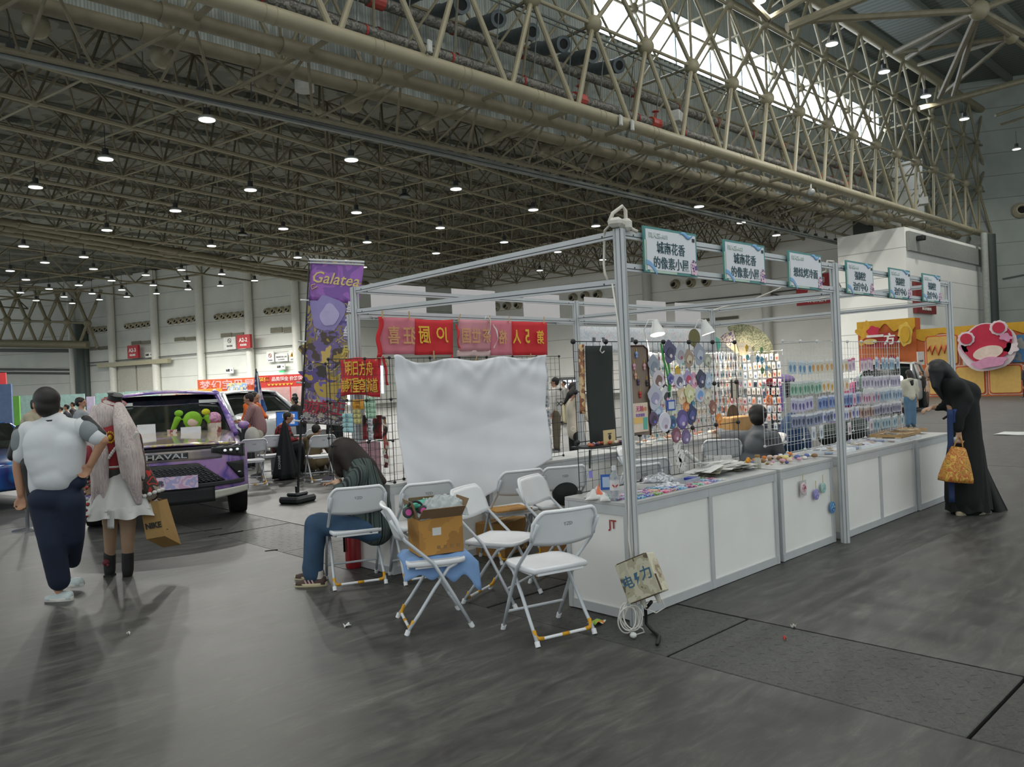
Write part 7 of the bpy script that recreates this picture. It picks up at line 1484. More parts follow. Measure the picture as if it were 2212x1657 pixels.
fs('grille', -.64, .64, lambda x: .765-max(0, (abs(x)-.34)/.28)*.22, lambda x: .515, .012, GRM, n=40)
mb = MB()
for r in range(5):
    for q in range(-11, 12):
        x = q*.057+(.028 if r % 2 else 0); z = .545+r*.04
        if abs(x) > .34+(.765-z)*1.2: continue
        for e in (-1, 1): mb.tube(C(x-.028*e, yf(x)-.03, z-.018), C(x, yf(x)-.034, z+.0), .0045, n=4); mb.tube(C(x, yf(x)-.034, z), C(x+.028*e, yf(x)-.03, z+.018), .0045, n=4)
obj('grille_lattice', mb, mat('6a6d70', .3, metal=.6), t)
fs('lower_intake', -.52, .52, .47, .28, .02, mat('1b1c1e', .6))
fs('bumper_strip', -.88, .88, lambda x: .515-.0*(1-abs(x)), lambda x: .465, .03, mat('2d2e31', .5))
for e in (-1, 1):
    fs('head_lamp', e*.50, e*.90, lambda x: .93+.02*abs(x), lambda x: .885-.09*(abs(x)-.5)/.4-.01, .022, mat('1e2124', .1, coat=1.))
    for q in (.66, .73, .81): mb = MB(); mb.ball(C(e*q, yf(q)-.035, .885), (.022, .02, .016)); obj('lamp_lens', mb, mat('e4e8ea', .1, emit=.6), t, True)
    fs('bumper_vent', e*.68, e*.88, lambda x: .74, lambda x: max(.52, .72-(abs(x)-.68)*1.3), .022, BLK); mb = MB(); mb.ball(C(e*.82, yf(.82)-.03, .60), (.03, .015, .012)); obj('fog_lamp', mb, CHR, t, True)
    fs('bumper_corner', e*.52, e*.92, lambda x: .41+.04*(abs(x)-.52), lambda x: .31+.10*(abs(x)-.52), .026, mat('b9b9ae', .35, coat=.5), label='pale lower corner of the bumper')
mb = MB(); text_mb(mb, 'HAVAL', C(0, yf(0)-.035, .865), ax, UZ, .06, .02, .02, 1.75); obj('badge_lettering', mb, CHR, t); fs('badge_plinth', -.235, .235, .90, .83, .02, mat('2a2c2f', .3))
mb = MB(); mb.box(C(-.02, yf(0)-.06, .55), (.42, .015, .15), Matrix((ax, ay, UZ)).transposed()); pl_ = obj('number_plate', mb, mixmat(['c9a0c2', 'd8c2d8', 'a9a6cf', 'd8b5cf'], 9, 'noise', .4), t); mb = MB(); text_mb(mb, '哈弗', C(-.12, yf(0)-.072, .555), ax, UZ, .07, .004, .02, 1.1); obj('plate_lettering', mb, mat('4a4a5a', .5), pl_)
for x in (-.70, .72): mb = MB(); mb.box(C(x*.85, 1.18, 1.49), (.2, .02, .045), Matrix((ax, ay, UZ)).transposed()); obj('windscreen_sticker', mb, mat('c9ccc8', .5), t)
# things standing on the bonnet
Rc = Matrix((ax.normalized(), ay, UZ)).transposed()
def up_card(x, y, w_, h_, m_, lab, tilt=-.15): c = C(x, y, 1.075+h_/2); mb = MB(); mb.box(c, (w_, .008, h_), Rc @ Matrix.Rotation(tilt, 3, 'X')); return single('display_card', mb, m_, lab, 'card', None, False, c)
up_card(-.24, .28, .22, .15, mat('d3d3d6', .5), 'white card leaning on the windscreen of the purple SUV'); up_card(.30, .12, .25, .09, mat('cfcfd6', .5), 'low white card in front of the green-haired plush'); up_card(-.50, .30, .13, .09, mat('4f9a94', .5), 'teal card on the bonnet behind the cosplayer')
mb = MB(); c = C(.07, .2, 1.10); mb.box(c, (.12, .07, .08), Rc); single('small_box', mb, mixmat(['b5a09a', '8a3f4a', 'c9bdb5'], 14, 'noise', .5), 'small patterned box between the white cards on the bonnet', 'box', None, False, c)
t2 = thing('plush_toy', 'green plush toy with yellow ends sitting on the SUV bonnet', 'plush toy', C(.33, .25, 1.07)); c = C(.33, .25, 1.25); GRN = mat('7fb52c', .9, var=.12)
blob('plush_body', [('e', c, (.125, .10, .12)), ('e', c-UZ*.12, (.10, .09, .07)), ('c', c+ax*.11+UZ*.03, c+ax*.15-UZ*.12, .045, .03), ('c', c-ax*.11+UZ*.03, c-ax*.15-UZ*.12, .045, .03)], GRN, t2, .014)
for e in (-1, 1): blob('plush_ear', [('e', c+ax*(e*.10)+UZ*.10, (.06, .045, .045))], mat('c9c42c', .9) if e > 0 else GRN, t2, .014)
mb = MB(); mb.ball(c-ay*.08-UZ*.03, (.075, .03, .06)); obj('plush_face', mb, mat('cdb5a5', .9), t2, True); mb = MB(); mb.ball(c-ay*.08-UZ*.11, (.06, .03, .03)); obj('plush_bow', mb, mat('c9a52c', .8), t2, True)
t2 = thing('plush_toy', 'pink-topped plush bun in a white tub beside the green plush', 'plush toy', C(.60, .28, 1.07)); c = C(.60, .28, 1.26); mb = MB(); mb.ball(c, (.095, .09, .085), 16, 10); obj('plush_top', mb, mixmat(['b57a9a', 'c99ab5', 'a56a8a'], 12, 'noise', .8), t2, True); mb = MB(); mb.lathe(C(.60, .28, 1.06), [(.085, 0), (.09, .14), (.088, .15)], 18); obj('tub', mb, mixmat(['b5a9a0', 'c9bdb0', '8a4a4a'], 9, 'noise', .6), t2, 'auto'); mb = MB(); mb.lathe(C(.60, .28, 1.20), [(.091, 0), (.091, .012)], 18); obj('tub_rim', mb, mat('9a2f3a', .5), t2)
for q in range(5): c = C(-.62+q*.09, -.25+.06*(q % 2), 1.03); mb = MB(); mb.box(c, (.09, .07, .02), Rc @ rotz(q)); single('flyer', mb, mat(['b5a98a', 'd8d3c9', 'c98a6a', 'a9a08f', 'd0cbc0'][q], .6), 'small flyer or pack on the bonnet beside the cosplayer', 'flyer', 'flyers on the SUV bonnet', False, c)
# white SUV, dark estate and blue coupe
car('white SUV parked behind the purple one, by the orange-top person', P(590, 930, 20.).xy.to_3d(), RT*.75+FW*.66, mat('c6c8c8', .2, coat=.6, var=.01))
car('second white car farther back with black windows, near the blue feather flag', P(505, 903, 26.5).xy.to_3d(), RT*.9+FW*.42, mat('bdbfbf', .2, coat=.6, var=.01))
BLU = mixmat(['1f7fc9', '1f5fa5', '2a2f6a', '1f8fd8'], 1.2, 'noise', .15, coat=1.)
car('blue sports car cut by the left edge, behind the walking man', P(30, 1000, 12.4).xy.to_3d()-RT*.2, RT*.55+FW*.83, BLU, (1., 1., .95), .20)
car('white car with glaring lamp beyond the far white grid', P(1905, 895, 26.).xy.to_3d(), RT*.8-FW*.6, mat('c9cbc9', .2, coat=.6, var=.01)); mb = MB(); mb.ball(P(1945, 817, 21.5), .07); single('car_lamp_glint', mb, mat('ffffff', .2, emit=5.), 'bright round lamp by the white car beyond the grid', 'lamp', None, True, P(1945, 817, 21.5))
# ================= FLAG, UMBRELLA, MONITOR =================
D = 11.1; t = thing('flag_stand', 'tall thin black flag pole on a square weighted base', 'flag stand', P(643, 1083, D).xy.to_3d())
b = P(643, 1078, D); b.z = .07; tp_ = P(668, 560, D)
mb = MB(); mb.tube(b, b.lerp(tp_, .5), .018, n=10); mb.tube(b.lerp(tp_, .5), tp_, .011, n=8); obj('pole', mb, BLK, t)
mb = MB(); mb.box((b.x, b.y, .05), (.42, .36, .10), rotz(.4), .03); mb.box((b.x, b.y, .12), (.26, .2, .05), rotz(.4), .02); obj('weighted_base', mb, mat('1d2224', .5), t); mb = MB(); mb.tube(b, b+UZ*.16, .03, n=12); obj('pole_socket', mb, BLK, t)
mb = MB(); mb.tube(P(666, 567, D), P(787, 572, D), .012); mb.tube(P(668, 561, D), P(787, 566, D), .016); obj('top_bar', mb, mat('c5c8ca', .4), t)
for px, py in ((655, 648), (650, 737), (646, 826), (643, 909)):
    mb = MB(); mb.tube(P(px-6, py, D), P(px+12, py+1, D), .014); obj('pole_clip', mb, mat('c9cccc', .4), t)
for px, py in ((640, 860), (640, 868)): mb = MB(); mb.ball(P(px, py, D-.03), .03, 8, 6); obj('pole_clamp', mb, BLK, t, True)
t = thing('flag_banner', 'tall purple printed banner with gold script title hanging from the black pole', 'banner', P(715, 740, D))
def fb(u, v): 
    x = 672+(787-672)*u; x2 = 648+(740-648)*u; return P(x+(x2-x)*v, 562+8*u+(352+ -2*u)*v, D+.02+.05*math.sin(v*4+u*2)*.4)
mb = MB(); mb.sheet(fb, 20, 40, .004); obj('banner_sheet', mb, mixmat(['5a4a86', '7a6aa5', '8a7a3f', '6b5a8f', 'b5a05a', '4a4270', '9a8fb5', '3a3440'], 2.6, 'noise', .55, distort=2.2, detail=4), t, True)
def onb(u, v, off=.015): return fb(u, v)-FW*off
def patch(nm, u, v, su, sv, m_, wob=.15, k=3, ph=0, off=.012):
    mb = MB(); c = fb(u, v); U = (fb(min(1, u+.1), v)-fb(max(0, u-.1), v)).normalized(); V = (fb(u, v-.03)-fb(u, v+.03)).normalized()
    mb.plate([(su*math.cos(a)*(1+wob*math.sin(k*a+ph)), sv*math.sin(a)*(1+wob*math.cos((k-1)*a+ph))) for a in [2*math.pi*i/28 for i in range(28)]], c-FW*off, U, V, .003); return obj(nm, mb, m_, t)
mb = MB(); mb.sheet(lambda u, v: onb(u, .015+v*.23, .008), 14, 8, .002); obj('print_title_field', mb, mixmat(['8a5aa5', '9a62b5', '7d54a0', 'a570b8'], 3, 'noise', .5, distort=1), t, True)
U0 = (fb(1, .1)-fb(0, .1)).normalized(); V0 = (fb(.5, 0)-fb(.5, .3)).normalized()
mb = MB(); text_mb(mb, 'Galatea', onb(.52, .105, .02), (U0+V0*-.04), (V0+U0*.25), .17, .003, .01, .95); mb.pipe([onb(.16, .16, .02), onb(.06, .18, .02), onb(.04, .155, .02), onb(.12, .145, .02)], .007, 6); mb.pipe([onb(.93, .115, .02), onb(.97, .13, .02), onb(.99, .12, .02)], .006, 6); obj('title_lettering', mb, mat('d2bd7a', .5), t)
patch('print_shape', .38, .32, .24, .30, mat('8f83b8', .55), .2, 3, .5); patch('print_shape', .45, .33, .13, .16, mat('b3a8cf', .55), .1, 4, 1, .018); patch('print_shape', .42, .55, .30, .24, mixmat(['a58a3f', '4d3f3a', '6f5f8f', 'c9ac5f'], 5, 'noise', .55), .3, 4, 2, .016); patch('print_shape', .30, .72, .24, .15, mixmat(['b5963f', '5a4a86', '3a332f'], 5, 'noise', .55), .3, 5, 1, .014); patch('print_shape', .62, .8, .2, .2, mixmat(['6a5f9f', 'b59a4a', '8a7fb8'], 5, 'noise', .55), .3, 3, 0, .016)
for s, v in (('星', .27), ('布', .345), ('纪', .42), ('月', .54), ('花', .61)): mb = MB(); text_mb(mb, s, onb(.86, v, .02), U0, V0, .155, .003, .035, .8); obj('lettering', mb, mat('d8d5e0' if v < .5 else 'd2c05a', .5), t)
mb = MB(); mb.sheet(lambda u, v: onb(.02+.96*u, .85+.15*v, .012), 12, 6, .002); obj('print_foot_field', mb, mixmat(['7d7a80', '9a978f', '5a4a50', 'b5a98a'], 4, 'noise', .55), t, True)
for s, u, sz in (('遊', .25, .21), ('戯', .56, .21), ('王', .86, .18)): mb = MB(); text_mb(mb, s, onb(u, .895, .02), U0+V0*-.1, V0+U0*.1, sz, .004, .006, 1.15); obj('lettering', mb, mat('a8283c', .5), t)
for v, sz, s in ((.945, .05, 'オフィシャルカードゲーム'), (.975, .08, 'デュエルモンスターズ')): mb = MB(); text_mb(mb, s, onb(.52, v, .02), U0-V0*.08, V0, sz, .003, .01, .75); obj('lettering', mb, mat('c9c6cf', .5), t)
c = P(617, 1030, 14.1); c.z = 0; ap = P(614, 908, 14.1); t = thing('folded_umbrella', 'folded black umbrella or cover standing like a cone by the flag pole', 'umbrella', c)
rs = []
for k in range(12):
    q = k/11; r_ = .02+.20*q**.9; z = ap.z*(1-q)+.03*q; rs.append([Vector((ap.x+(c.x-ap.x)*q, ap.y+(c.y-ap.y)*q, z))+RT*(r_*math.cos(a)*(1+.16*math.sin(a*7)))+FW*(r_*math.sin(a)*(1+.16*math.sin(a*7))) for a in [2*math.pi*i/56 for i in range(56)]])
mb = MB(); mb.loft(rs); obj('canopy', mb, mat('14181a', .85), t, True); mb = MB(); text_mb(mb, 'KONAMI', c-FW*.24+UZ*.33+RT*-.03, UZ*1., -RT, .045, .003, .01); obj('lettering', mb, mat('b5b8b8', .5), t); mb = MB(); mb.tube(ap, ap+UZ*.09, .012, .004, 8); obj('umbrella_tip', mb, BLK, t)
c = P(621, 905, 15.3); t = thing('monitor', 'glowing blue monitor on a stand among the sitters', 'monitor', c); Rv = Matrix((RT, FW, UZ)).transposed()
mb = MB(); mb.box(c, (.44, .03, .30), Rv); obj('monitor_frame', mb, BLK, t); mb = MB(); mb.box(c-FW*.018, (.42, .004, .27), Rv); obj('screen', mb, mat('3468b5', .3, emit=.55), t)
for dx, dz, w_, h_ in ((.03, .06, .24, .07), (.05, -.03, .2, .05), (.1, -.08, .09, .04)): mb = MB(); mb.box(c-FW*.022+RT*dx+UZ*dz, (w_, .003, h_), Rv); obj('screen_window', mb, mat('c9cfdc', .3, emit=.5), t)
mb = MB(); mb.box((c.x, c.y, .36), (.6, .4, .72), Rv); single('monitor_table', mb, mat('6f7478', .7), 'grey table under the glowing monitor', 'table', None, False, (c.x, c.y, 0))
for px, py, D2, col, lab, s_ in ((545, 945, 14.4, 'b5b3ab', 'pale crumpled bag held against the striped shirt', (.14, .12, .2)), (700, 1000, 15.5, 'b5a9a5', 'box of pink and white goods under the far chairs', (.2, .15, .2))): q = P(px, py, D2); t = thing('carry_bag', lab, 'bag', q); blob('bag_body', [('e', q, s_), ('e', q-UZ*.08, (s_[0]*.9, s_[1], s_[2]*.8))], mat(col, .8, var=.1), t, .02)
c = P(60, 1148, 9.7); c.z = 0; t = thing('barrier_post', 'steel queue post with round base behind the walking man', 'barrier post', c); mb = MB(); mb.lathe(c, [(.17, 0), (.17, .012), (.05, .03), (.03, .035)], 24); obj('post_base', mb, CHR, t, 'auto'); mb = MB(); mb.tube(c+UZ*.03, c+UZ*.95, .022, n=12); obj('post_tube', mb, mat('5a5d60', .4), t)
c = P(183, 1137, 10.2); c.z = .04; mb = MB(); mb.ball(c, (.05, .04, .035)); single('red_ball', mb, mat('c0281f', .5), 'small red object on the floor beside the SUV wheel', 'ball', None, True, c)
# ================= STANDS BEHIND =================
def vboard(px0, py0, px1, py1, D, m_, lab, cat='backdrop', name='booth_backdrop', th=.08, texts=(), grp=None, to_floor=False, par=None, bottom=None):
    a, b_ = P(px0, py0, D), P(px1, py1, D); c = (a+b_)/2; w_ = (b_-a).dot(RT); h_ = abs(a.z-b_.z)
    if to_floor: zt = max(a.z, b_.z, a.z); c.z = zt/2; h_ = zt
    t = thing(name, lab, cat, (c.x, c.y, c.z-h_/2), grp); mb = MB(); mb.box(c, (abs(w_), th, h_), Rv); obj('panel', mb, m_, t)
    for s, dx, dz, sz, cm, sx in texts: mb = MB(); text_mb(mb, s, c-FW*(th/2+.01)+RT*(dx*w_)+UZ*(dz*h_), RT, UZ, sz*h_, .02, .02, sx); obj('lettering', mb, cm, t)
    return t, c, w_, h_
Rv = Matrix((RT, FW, UZ)).transposed()
vboard(0-60, 833, 28, 900, 30, mat('5a6f94', .6), 'plain blue stand panel at the left edge', to_floor=True); vboard(28, 856, 44, 900, 34, mat('5f9a3a', .6), 'bright green stand panel beside the blue one', to_floor=True)
vboard(0-10, 806, 14, 830, 60, RED, 'dark red hall sign at the left edge', 'sign', 'hall_sign')
for i, (x0, x1, y0, col) in enumerate(((44, 125, 855, '7f9a94'), (125, 185, 853, '86a39d'), (187, 206, 857, 'a99fb5'), (206, 270, 850, '7f9e98'), (270, 345, 846, '86a59e'))): vboard(x0, y0, x1, 905, 48-i*.7, mat(col, .6, var=.08), ['pale teal stand wall right of the green panel', 'pale teal stand wall behind the grey-tee person', 'lilac stand panel left of the top hat', 'pale teal stand wall above the top hat', 'pale teal stand wall left of the purple car roof'][i], to_floor=True)
vboard(225, 858, 243, 905, 44, mat('7d2b33', .6), 'dark red poster behind the top hat', 'poster', 'poster'); vboard(262, 856, 274, 905, 43, mixmat(['c98a3a', 'b5464a', 'd2b04a'], 2, 'noise', .6), 'small orange and red poster above the purple car', 'poster', 'poster')
vboard(370, 842, 428, 860, 44, mat('c9c4ae', .6), 'cream fascia with red writing above the purple car roof', 'fascia', 'stand_fascia', texts=(('好运连连', .1, 0, .5, mat('b5463a', .6), 1.2),))
vboard(427, 821, 556, 848, 42, mat('c2552c', .6), 'orange-red stand fascia with pink characters', 'fascia', 'stand_fascia', texts=(('梦幻宝贝屋', .0, .12, .62, mat('dca5a5', .6), 1.15),)); vboard(427, 841, 480, 862, 41.5, mat('d2963a', .6), 'amber lower stand panel under the orange-red fascia', 'fascia', 'stand_fascia'); vboard(428, 848, 556, 900, 43, mat('bfa08f', .7), 'dull pinkish stand wall behind the white car roof', to_floor=True)
vboard(491, 828, 534, 850, 41, mixmat(['c9ccd0', '8aa5c9', 'd2c28a', '5f6f9a', 'd8d8d8'], 3.5, 'noise', .5), 'white board with small blue pictures on the orange-red fascia', 'poster', 'poster')
vboard(556, 812, 655, 834, 42, mat('b5302a', .6), 'red stand fascia with white and yellow writing behind the flag', 'fascia', 'stand_fascia', texts=(('品类超全 价格超低', .2, .18, .36, mat('dcc5c5', .6), .95), ('▼▼▼▼▼▼▼', .0, -.3, .18, mat('d2a83a', .6), 1.4), ('超值', -.36, .18, .38, mat('d2a83a', .6), 1.2))); vboard(556, 833, 655, 900, 43, mat('c2a5a2', .7), 'pale pink stand wall behind the white SUV', to_floor=True); vboard(626, 832, 631, 900, 41.8, mat('b5302a', .6), 'red upright on the pale pink stand wall', 'post', 'stand_post', to_floor=True)
t = thing('feather_flag', 'narrow blue and white feather flag behind the striped-shirt person', 'flag', P(557, 850, 18)); mb = MB(); pts = [(553, 798), (557, 805), (562, 830), (568, 860), (577, 885), (573, 893), (557, 880), (549, 850), (550, 820)]; o_ = P(560, 850, 18); q_ = [P(x, y, 18)-o_ for x, y in pts]; mb.plate([(v.dot(RT), v.z) for v in q_], o_, RT, UZ, .02); obj('flag_sheet', mb, mixmat(['3a5f9a', '2f4a86', 'b59ab5', 'c9ccd8'], 3, 'noise', .6), t)
mb = MB(); mb.sheet(lambda u, v: P(554+3*u+8*v, 806+80*v, 17.95), 2, 8, .01); obj('white_stripe', mb, mat('c5c8cc', .6), t); mb = MB(); mb.tube(P(553, 797, 18), Vector((P(560, 900, 18).x, P(560, 900, 18).y, .02)), .015); obj('flag_pole', mb, BLK, t)
# white fascia boards of the next booth row
for i, (x0, x1, y0, y1) in enumerate(((800, 918, 612, 675), (975, 1068, 624, 677), (1130, 1207, 640, 690), (1262, 1340, 648, 690), (1375, 1437, 652, 696), (1458, 1512, 657, 697))):
    a, b_ = PY(x0, y0, 9.), PY(x1, y0, 9.); w_ = b_.x-a.x; t = thing('fascia_board', ['white fascia board, leftmost of the row behind the booth', 'white fascia board, second from the left behind the booth', 'white fascia board, third from the left behind the booth', 'white fascia board just left of the tall corner post', 'white fascia board just right of the tall corner post', 'white fascia board, rightmost of the row behind the booth'][i], 'sign', (a.x+w_/2, 9, 2.6), 'blank white fascia boards behind the booth')
    mb = MB(); mb.box((a.x+w_/2, 9, 2.76), (w_, .02, .46), None, .003); obj('board', mb, mat('d6d0d0', .6, var=.01), t); mb = MB(); mb.tube((a.x+.05, 9.03, 2.5), (a.x+.05, 9.03, 2.95), .012); mb.tube((b_.x-.05, 9.03, 2.5), (b_.x-.05, 9.03, 2.95), .012); obj('hanger', mb, ALU, t)
t = thing('rear_booth_frame', 'aluminium frame of the booth row behind carrying the white fascia boards', 'booth frame', (10, 9, 0))
for x in (5.6, 8.4, 11.4, 14.2): post(x, 9.05, 0, 2.56, t)
beam((5.6, 9.05, 2.53), (14.2, 9.05, 2.53), t)
# bright doorway in the back wall
a, b_ = PW(1219, 812, W2A, W2B)+n2*.3, PW(1247, 880, W2A, W2B)+n2*.3; u = Vector((b_.x-a.x, b_.y-a.y, 0)); L = u.length; u.normalize(); zt = a.z-.3
mb = MB(); mb.plate([(0, 0), (L*1.3, 0), (L*1.3, zt), (0, zt)], (a.x, a.y, 0), u, UZ, .05); struct('door_2', mb, mat('e6efff', .4, emit=1.3)); mb = MB()
for q in (0, .42, .85, 1.3): mb.box(Vector((a.x, a.y, zt/2))+u*(L*q)+n2*.08, (.12, .1, zt), rotz(math.atan2(u.y, u.x)))
mb.box(Vector((a.x, a.y, zt))+u*(L*.6)+n2*.1, (L*1.7, .3, .3), rotz(math.atan2(u.y, u.x))); mb.box(Vector((a.x, a.y, 1.2))+u*(L*.6)+n2*.08, (L*1.3, .1, .12), rotz(math.atan2(u.y, u.x))); struct('door_3', mb, mat('6d6f6e', .6))
# orange backdrop at the right
XO = 39.; OR = mat('b8602c', .7, var=.04); MU = mat('bf9422', .7, var=.05); YC_ = mat('c9a257', .7, var=.04); OL = mat('b84f28', .7); Yv = Vector((0, -1, 0)); 
def ox(px, py, X=XO): return PX(px, py, X)
t = thing('event_backdrop', 'long orange and yellow event backdrop behind the black-robed person', 'backdrop', (XO, 10, 0))
mb = MB(); mb.box((XO+.35, 15.05, 1.87), (.6, 2.7, 3.74)); obj('backdrop_block', mb, OR, t); mb = MB(); mb.box((XO+.3, 8.2, 1.58), (.4, 11.1, 3.16)); obj('backdrop_wall', mb, OR, t)
mb = MB(); top = lambda y: 3.74 if y > 13.72 else 3.17
def drip(y0, y1, zt, d, n=40): 
    pts = [(0, zt)]+[((y0-y1)*i/n, zt-d*(1+.35*math.sin(i*.55)+.25*math.sin(i*.21+1))) for i in range(n+1)]+[(y0-y1, zt)]; mb.plate(pts, (XO-.01 if y0 > 14 else XO+.08, y0, 0), Yv, UZ, .04)
drip(16.4, 13.7, 3.75, .42); drip(13.7, 2.7, 3.18, .35, 90); obj('mustard_drip_edge', mb, MU, t)
def rr(y0, z0, y1, z1, m_, nm, off=.14, r=.12):
    K = 5; pts = []
    for cx, cz, a0 in ((y0-y1-r, z1-r, 0), (r, z1-r, 90), (r, z0+r, 180), (y0-y1-r, z0+r, 270)):
        for k in range(K+1): a = math.radians(a0+90*k/K); pts.append((cx+r*math.cos(a), cz+r*math.sin(a)))
    mb = MB(); mb.plate(pts, (XO-off+.2, y0, 0), Yv, UZ, .04); return obj(nm, mb, m_, t)
for p0, p1 in (((1996, 725), (2073, 790)), ((2060, 790), (2132, 855)), ((2132, 788), (2212, 852)), ((2000, 790), (2060, 855)), ((2212, 786), (2290, 850))):
    a, b_ = ox(*p0), ox(*p1); z0, z1 = max(.05, min(a.z, b_.z)), max(a.z, b_.z); rr(a.y, z0, b_.y, z1, mat('d8b9a8', .7), 'pale_outline', .10); rr(a.y-.04, z0+.04, b_.y+.04, z1-.04, OL, 'orange_outline', .13); rr(a.y-.09, z0+.09, b_.y+.09, z1-.09, YC_, 'yellow_field', .16)
mb = MB(); mb.pipe([ox(x, y)-Vector((.0, 0, 0)) for x, y in ((2003, 758), (2009, 748), (2013, 765), (2020, 747), (2027, 766), (2034, 746), (2040, 762), (2044, 745))], .055, 6); obj('orange_squiggle', mb, OL, t, True)
a, b_ = ox(2078, 735), ox(2150, 786); mb = MB(); mb.plate([(0, 0), (a.y-b_.y, 0), (a.y-b_.y, a.z-b_.z), (0, a.z-b_.z)], (XO-.0, a.y, b_.z), Yv, UZ, .04); obj('white_field', mb, mat('c9c4bc', .7), t); a, b_ = ox(2175, 725), ox(2260, 780); mb = MB(); mb.plate([(0, 0), (a.y-b_.y, 0), (a.y-b_.y, a.z-b_.z), (0, a.z-b_.z)], (XO-.0, a.y, b_.z), Yv, UZ, .04); obj('grey_blue_field', mb, mixmat(['8a8a86', '3f6f9a', '7a7d7c', '9a978c'], 1.2, 'noise', .7), t)
# plain cut-out shapes standing on the backdrop (no figure)
CR = mat('b5203f', .7, var=.05); WP = mat('d8c9cc', .7); PK = mat('c98aa8', .7)
t = thing('cutout_board', 'big crimson dome-shaped cut-out with two round knobs on the orange backdrop', 'cut-out', ox(2135, 745, XO-.5))
def disc(cx, cy, rx, ry, m_, nm, X, rot=0., wob=0., k=5):
    c = ox(cx, cy, X); s_ = (X/XO)*.0236*.97; mb = MB(); mb.plate([((rx*math.cos(a)*math.cos(rot)-ry*math.sin(a)*math.sin(rot))*s_*(1+wob*math.sin(k*a)), (rx*math.cos(a)*math.sin(rot)+ry*math.sin(a)*math.cos(rot))*s_*(1+wob*math.sin(k*a))) for a in [2*math.pi*i/32 for i in range(32)]], c, Yv, UZ, .05); return obj(nm, mb, m_, t)
disc(2133, 750, 51, 46, WP, 'white_outline', XO-.4, .2, .03); disc(2132, 741, 44, 36, CR, 'crimson_dome', XO-.5, .25, .04); disc(2137, 783, 30, 10, PK, 'pink_base', XO-.6, .15, .1); disc(2134, 762, 26, 13, mat('d8c2b5', .7), 'plain_panel', XO-.56, .2)
for cx, cy in ((2087, 732), (2157, 708)): disc(cx, cy, 15, 14, WP, 'knob_outline', XO-.55, 0, .05, 10); disc(cx, cy, 10.5, 10.5, CR, 'round_knob', XO-.62)
disc(2185, 752, 12, 10, WP, 'white_tail', XO-.5, .5, .2); disc(2082, 752, 6, 10, PK, 'pink_bow', XO-.5, .4, .2); disc(2172, 728, 11, 7, PK, 'pink_bow', XO-.6, -.4, .2)
t = thing('cutout_board', 'yellow splash-shaped cut-out with big characters at the left end of the orange backdrop', 'cut-out', ox(1900, 725, XO-.5))
disc(1873, 722, 20, 22, mat('c99a2a', .7), 'yellow_splash', XO-.45, 0, .35, 5); disc(1886, 716, 13, 11, CR, 'crimson_patch', XO-.55, .2, .12); disc(1903, 735, 36, 16, mat('9c2a2c', .7), 'dark_red_cloud', XO-.5, 0, .08, 7); disc(1880, 738, 14, 6, mat('cdb05a', .7), 'yellow_label', XO-.6)
disc(1955, 722, 14, 24, mat('cfae4a', .7), 'yellow_tag', XO-.5, 0, .08, 6); disc(1955, 722, 9, 17, MU, 'mustard_tag_face', XO-.56)
for s, cx, cy, k in (('方', 1921, 732, 24), ('世', 1925, 788, 24), ('一', 1890, 726, 5), ('界', 1890, 788, 22)): mb = MB(); text_mb(mb, s, ox(cx, cy, XO-.7), Yv, UZ, k*.0229, .03, .03); obj('lettering', mb, mat('d8d2cc', .6), t)
disc(1927, 790, 20, 22, mat('8f2422', .7), 'dark_red_patch', XO-.4, 0, .05)
vboard(1981, 760, 1996, 788, 34, mat('c2bdb8', .6), 'white poster with black script in front of the orange backdrop', 'poster', 'poster', texts=(('wyd', 0, -.2, .16, BLK, 1.),), to_floor=False)
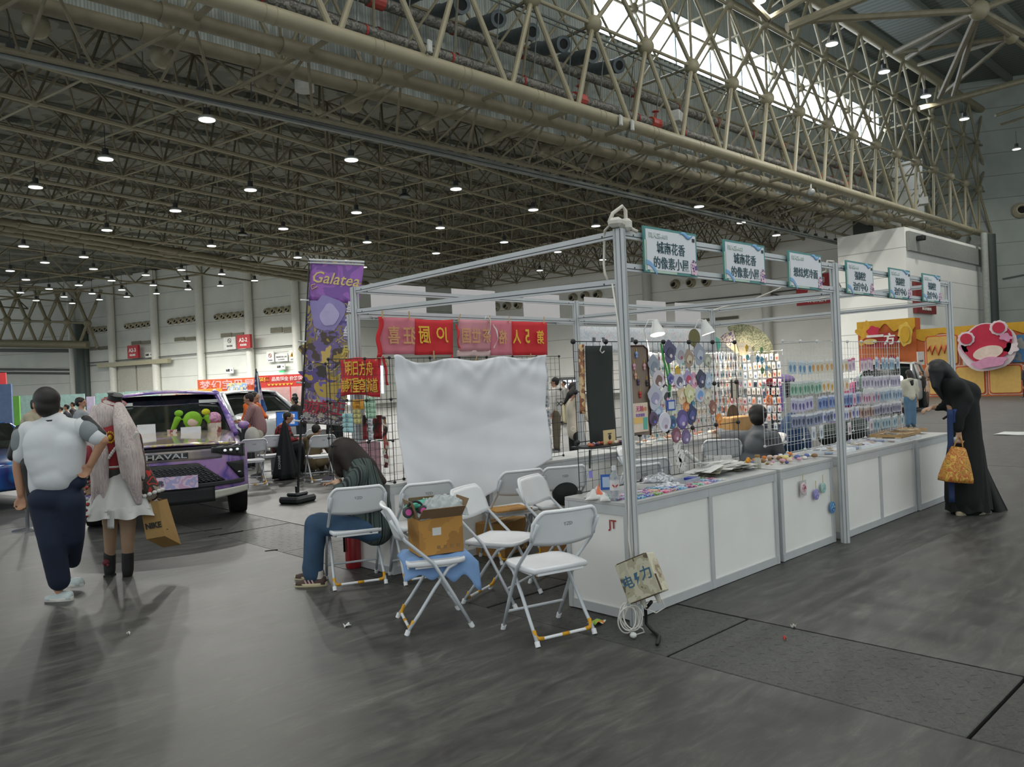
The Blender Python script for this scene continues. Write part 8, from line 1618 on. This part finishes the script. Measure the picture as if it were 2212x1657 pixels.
t = thing('pink_display', 'heap of pink and purple goods on a lilac box beyond the white grid', 'display', P(1832, 850, 16)); c = P(1832, 850, 16); blob('goods_heap', [('e', c, (.28, .2, .16)), ('e', c+RT*.15+UZ*.12, (.2, .15, .12)), ('e', c-UZ*.15, (.25, .2, .14))], mixmat(['c2306a', 'd8608a', '8a3f8f', 'c92a4f', 'e0a0a0'], 5, 'noise', .6), t, .03); mb = MB(); mb.box((c.x, c.y, c.z/2-.2), (.6, .5, c.z-.4), Rv); obj('lilac_box', mb, mat('7d62a0', .7), t)
mb = MB(); q = P(1855, 845, 15.5); mb.box(q, (.14, .02, .36), Rv); single('black_bag_hanging', mb, BLK, 'small black hanging panel with green edge beside the pink heap', 'panel', None, False, q); mb = MB(); q = P(1860, 838, 15.5); mb.box(q, (.02, .02, .5), Rv); single('green_strip', mb, mat('2f8a4a', .6), 'green strip on the white grid beside the pink heap', 'strip', None, False, q)
mb = MB(); q = P(1689, 858, 17); mb.box(q, (.12, .1, .6), Rv); single('teal_purple_roll', mb, mixmat(['6fb5a5', '7a5aa5'], 3, 'wave', .6), 'teal and purple roll standing behind the lit grid', 'roll', None, False, q)
mb = MB(); q = P(1692, 840, 19); q.z -= .2; mb.ball(q+UZ*.25, (.32, .3, .28)); t = thing('dark_round_bag', 'big dark rounded bag with lilac top rim behind the white grid corner', 'bag', q); obj('bag_body', mb, mat('201c20', .7), t, True); mb = MB(); mb.ball(q+UZ*.42, (.3, .28, .14)); obj('bag_rim', mb, mat('8a6fa5', .6), t, True)
mb = MB(); q = P(1835, 930, 10.8); t = thing('blue_backpack', 'dark blue bag behind the lower part of the white grid', 'bag', P(1720, 945, 10)); blob('bag_body', [('e', P(1712, 950, 9.8), (.22, .15, .35)), ('e', P(1725, 960, 9.8), (.2, .15, .3))], mat('1f3f66', .8), t, .025); t = thing('grey_bag', 'grey see-through bag leaning behind the trays', 'bag', P(1915, 925, 10.5)); blob('bag_body', [('e', P(1915, 925, 10.5), (.17, .12, .16)), ('e', P(1885, 930, 10.3), (.12, .1, .14))], mat('8f959a', .4, alpha=.8), t, .02); t = thing('green_bag', 'dark green slumped bag behind the far counter', 'bag', P(1800, 940, 10)); blob('bag_body', [('e', P(1800, 940, 10.2), (.28, .18, .16)), ('e', P(1850, 925, 10.4), (.22, .15, .18))], mat('25302b', .9), t, .025)
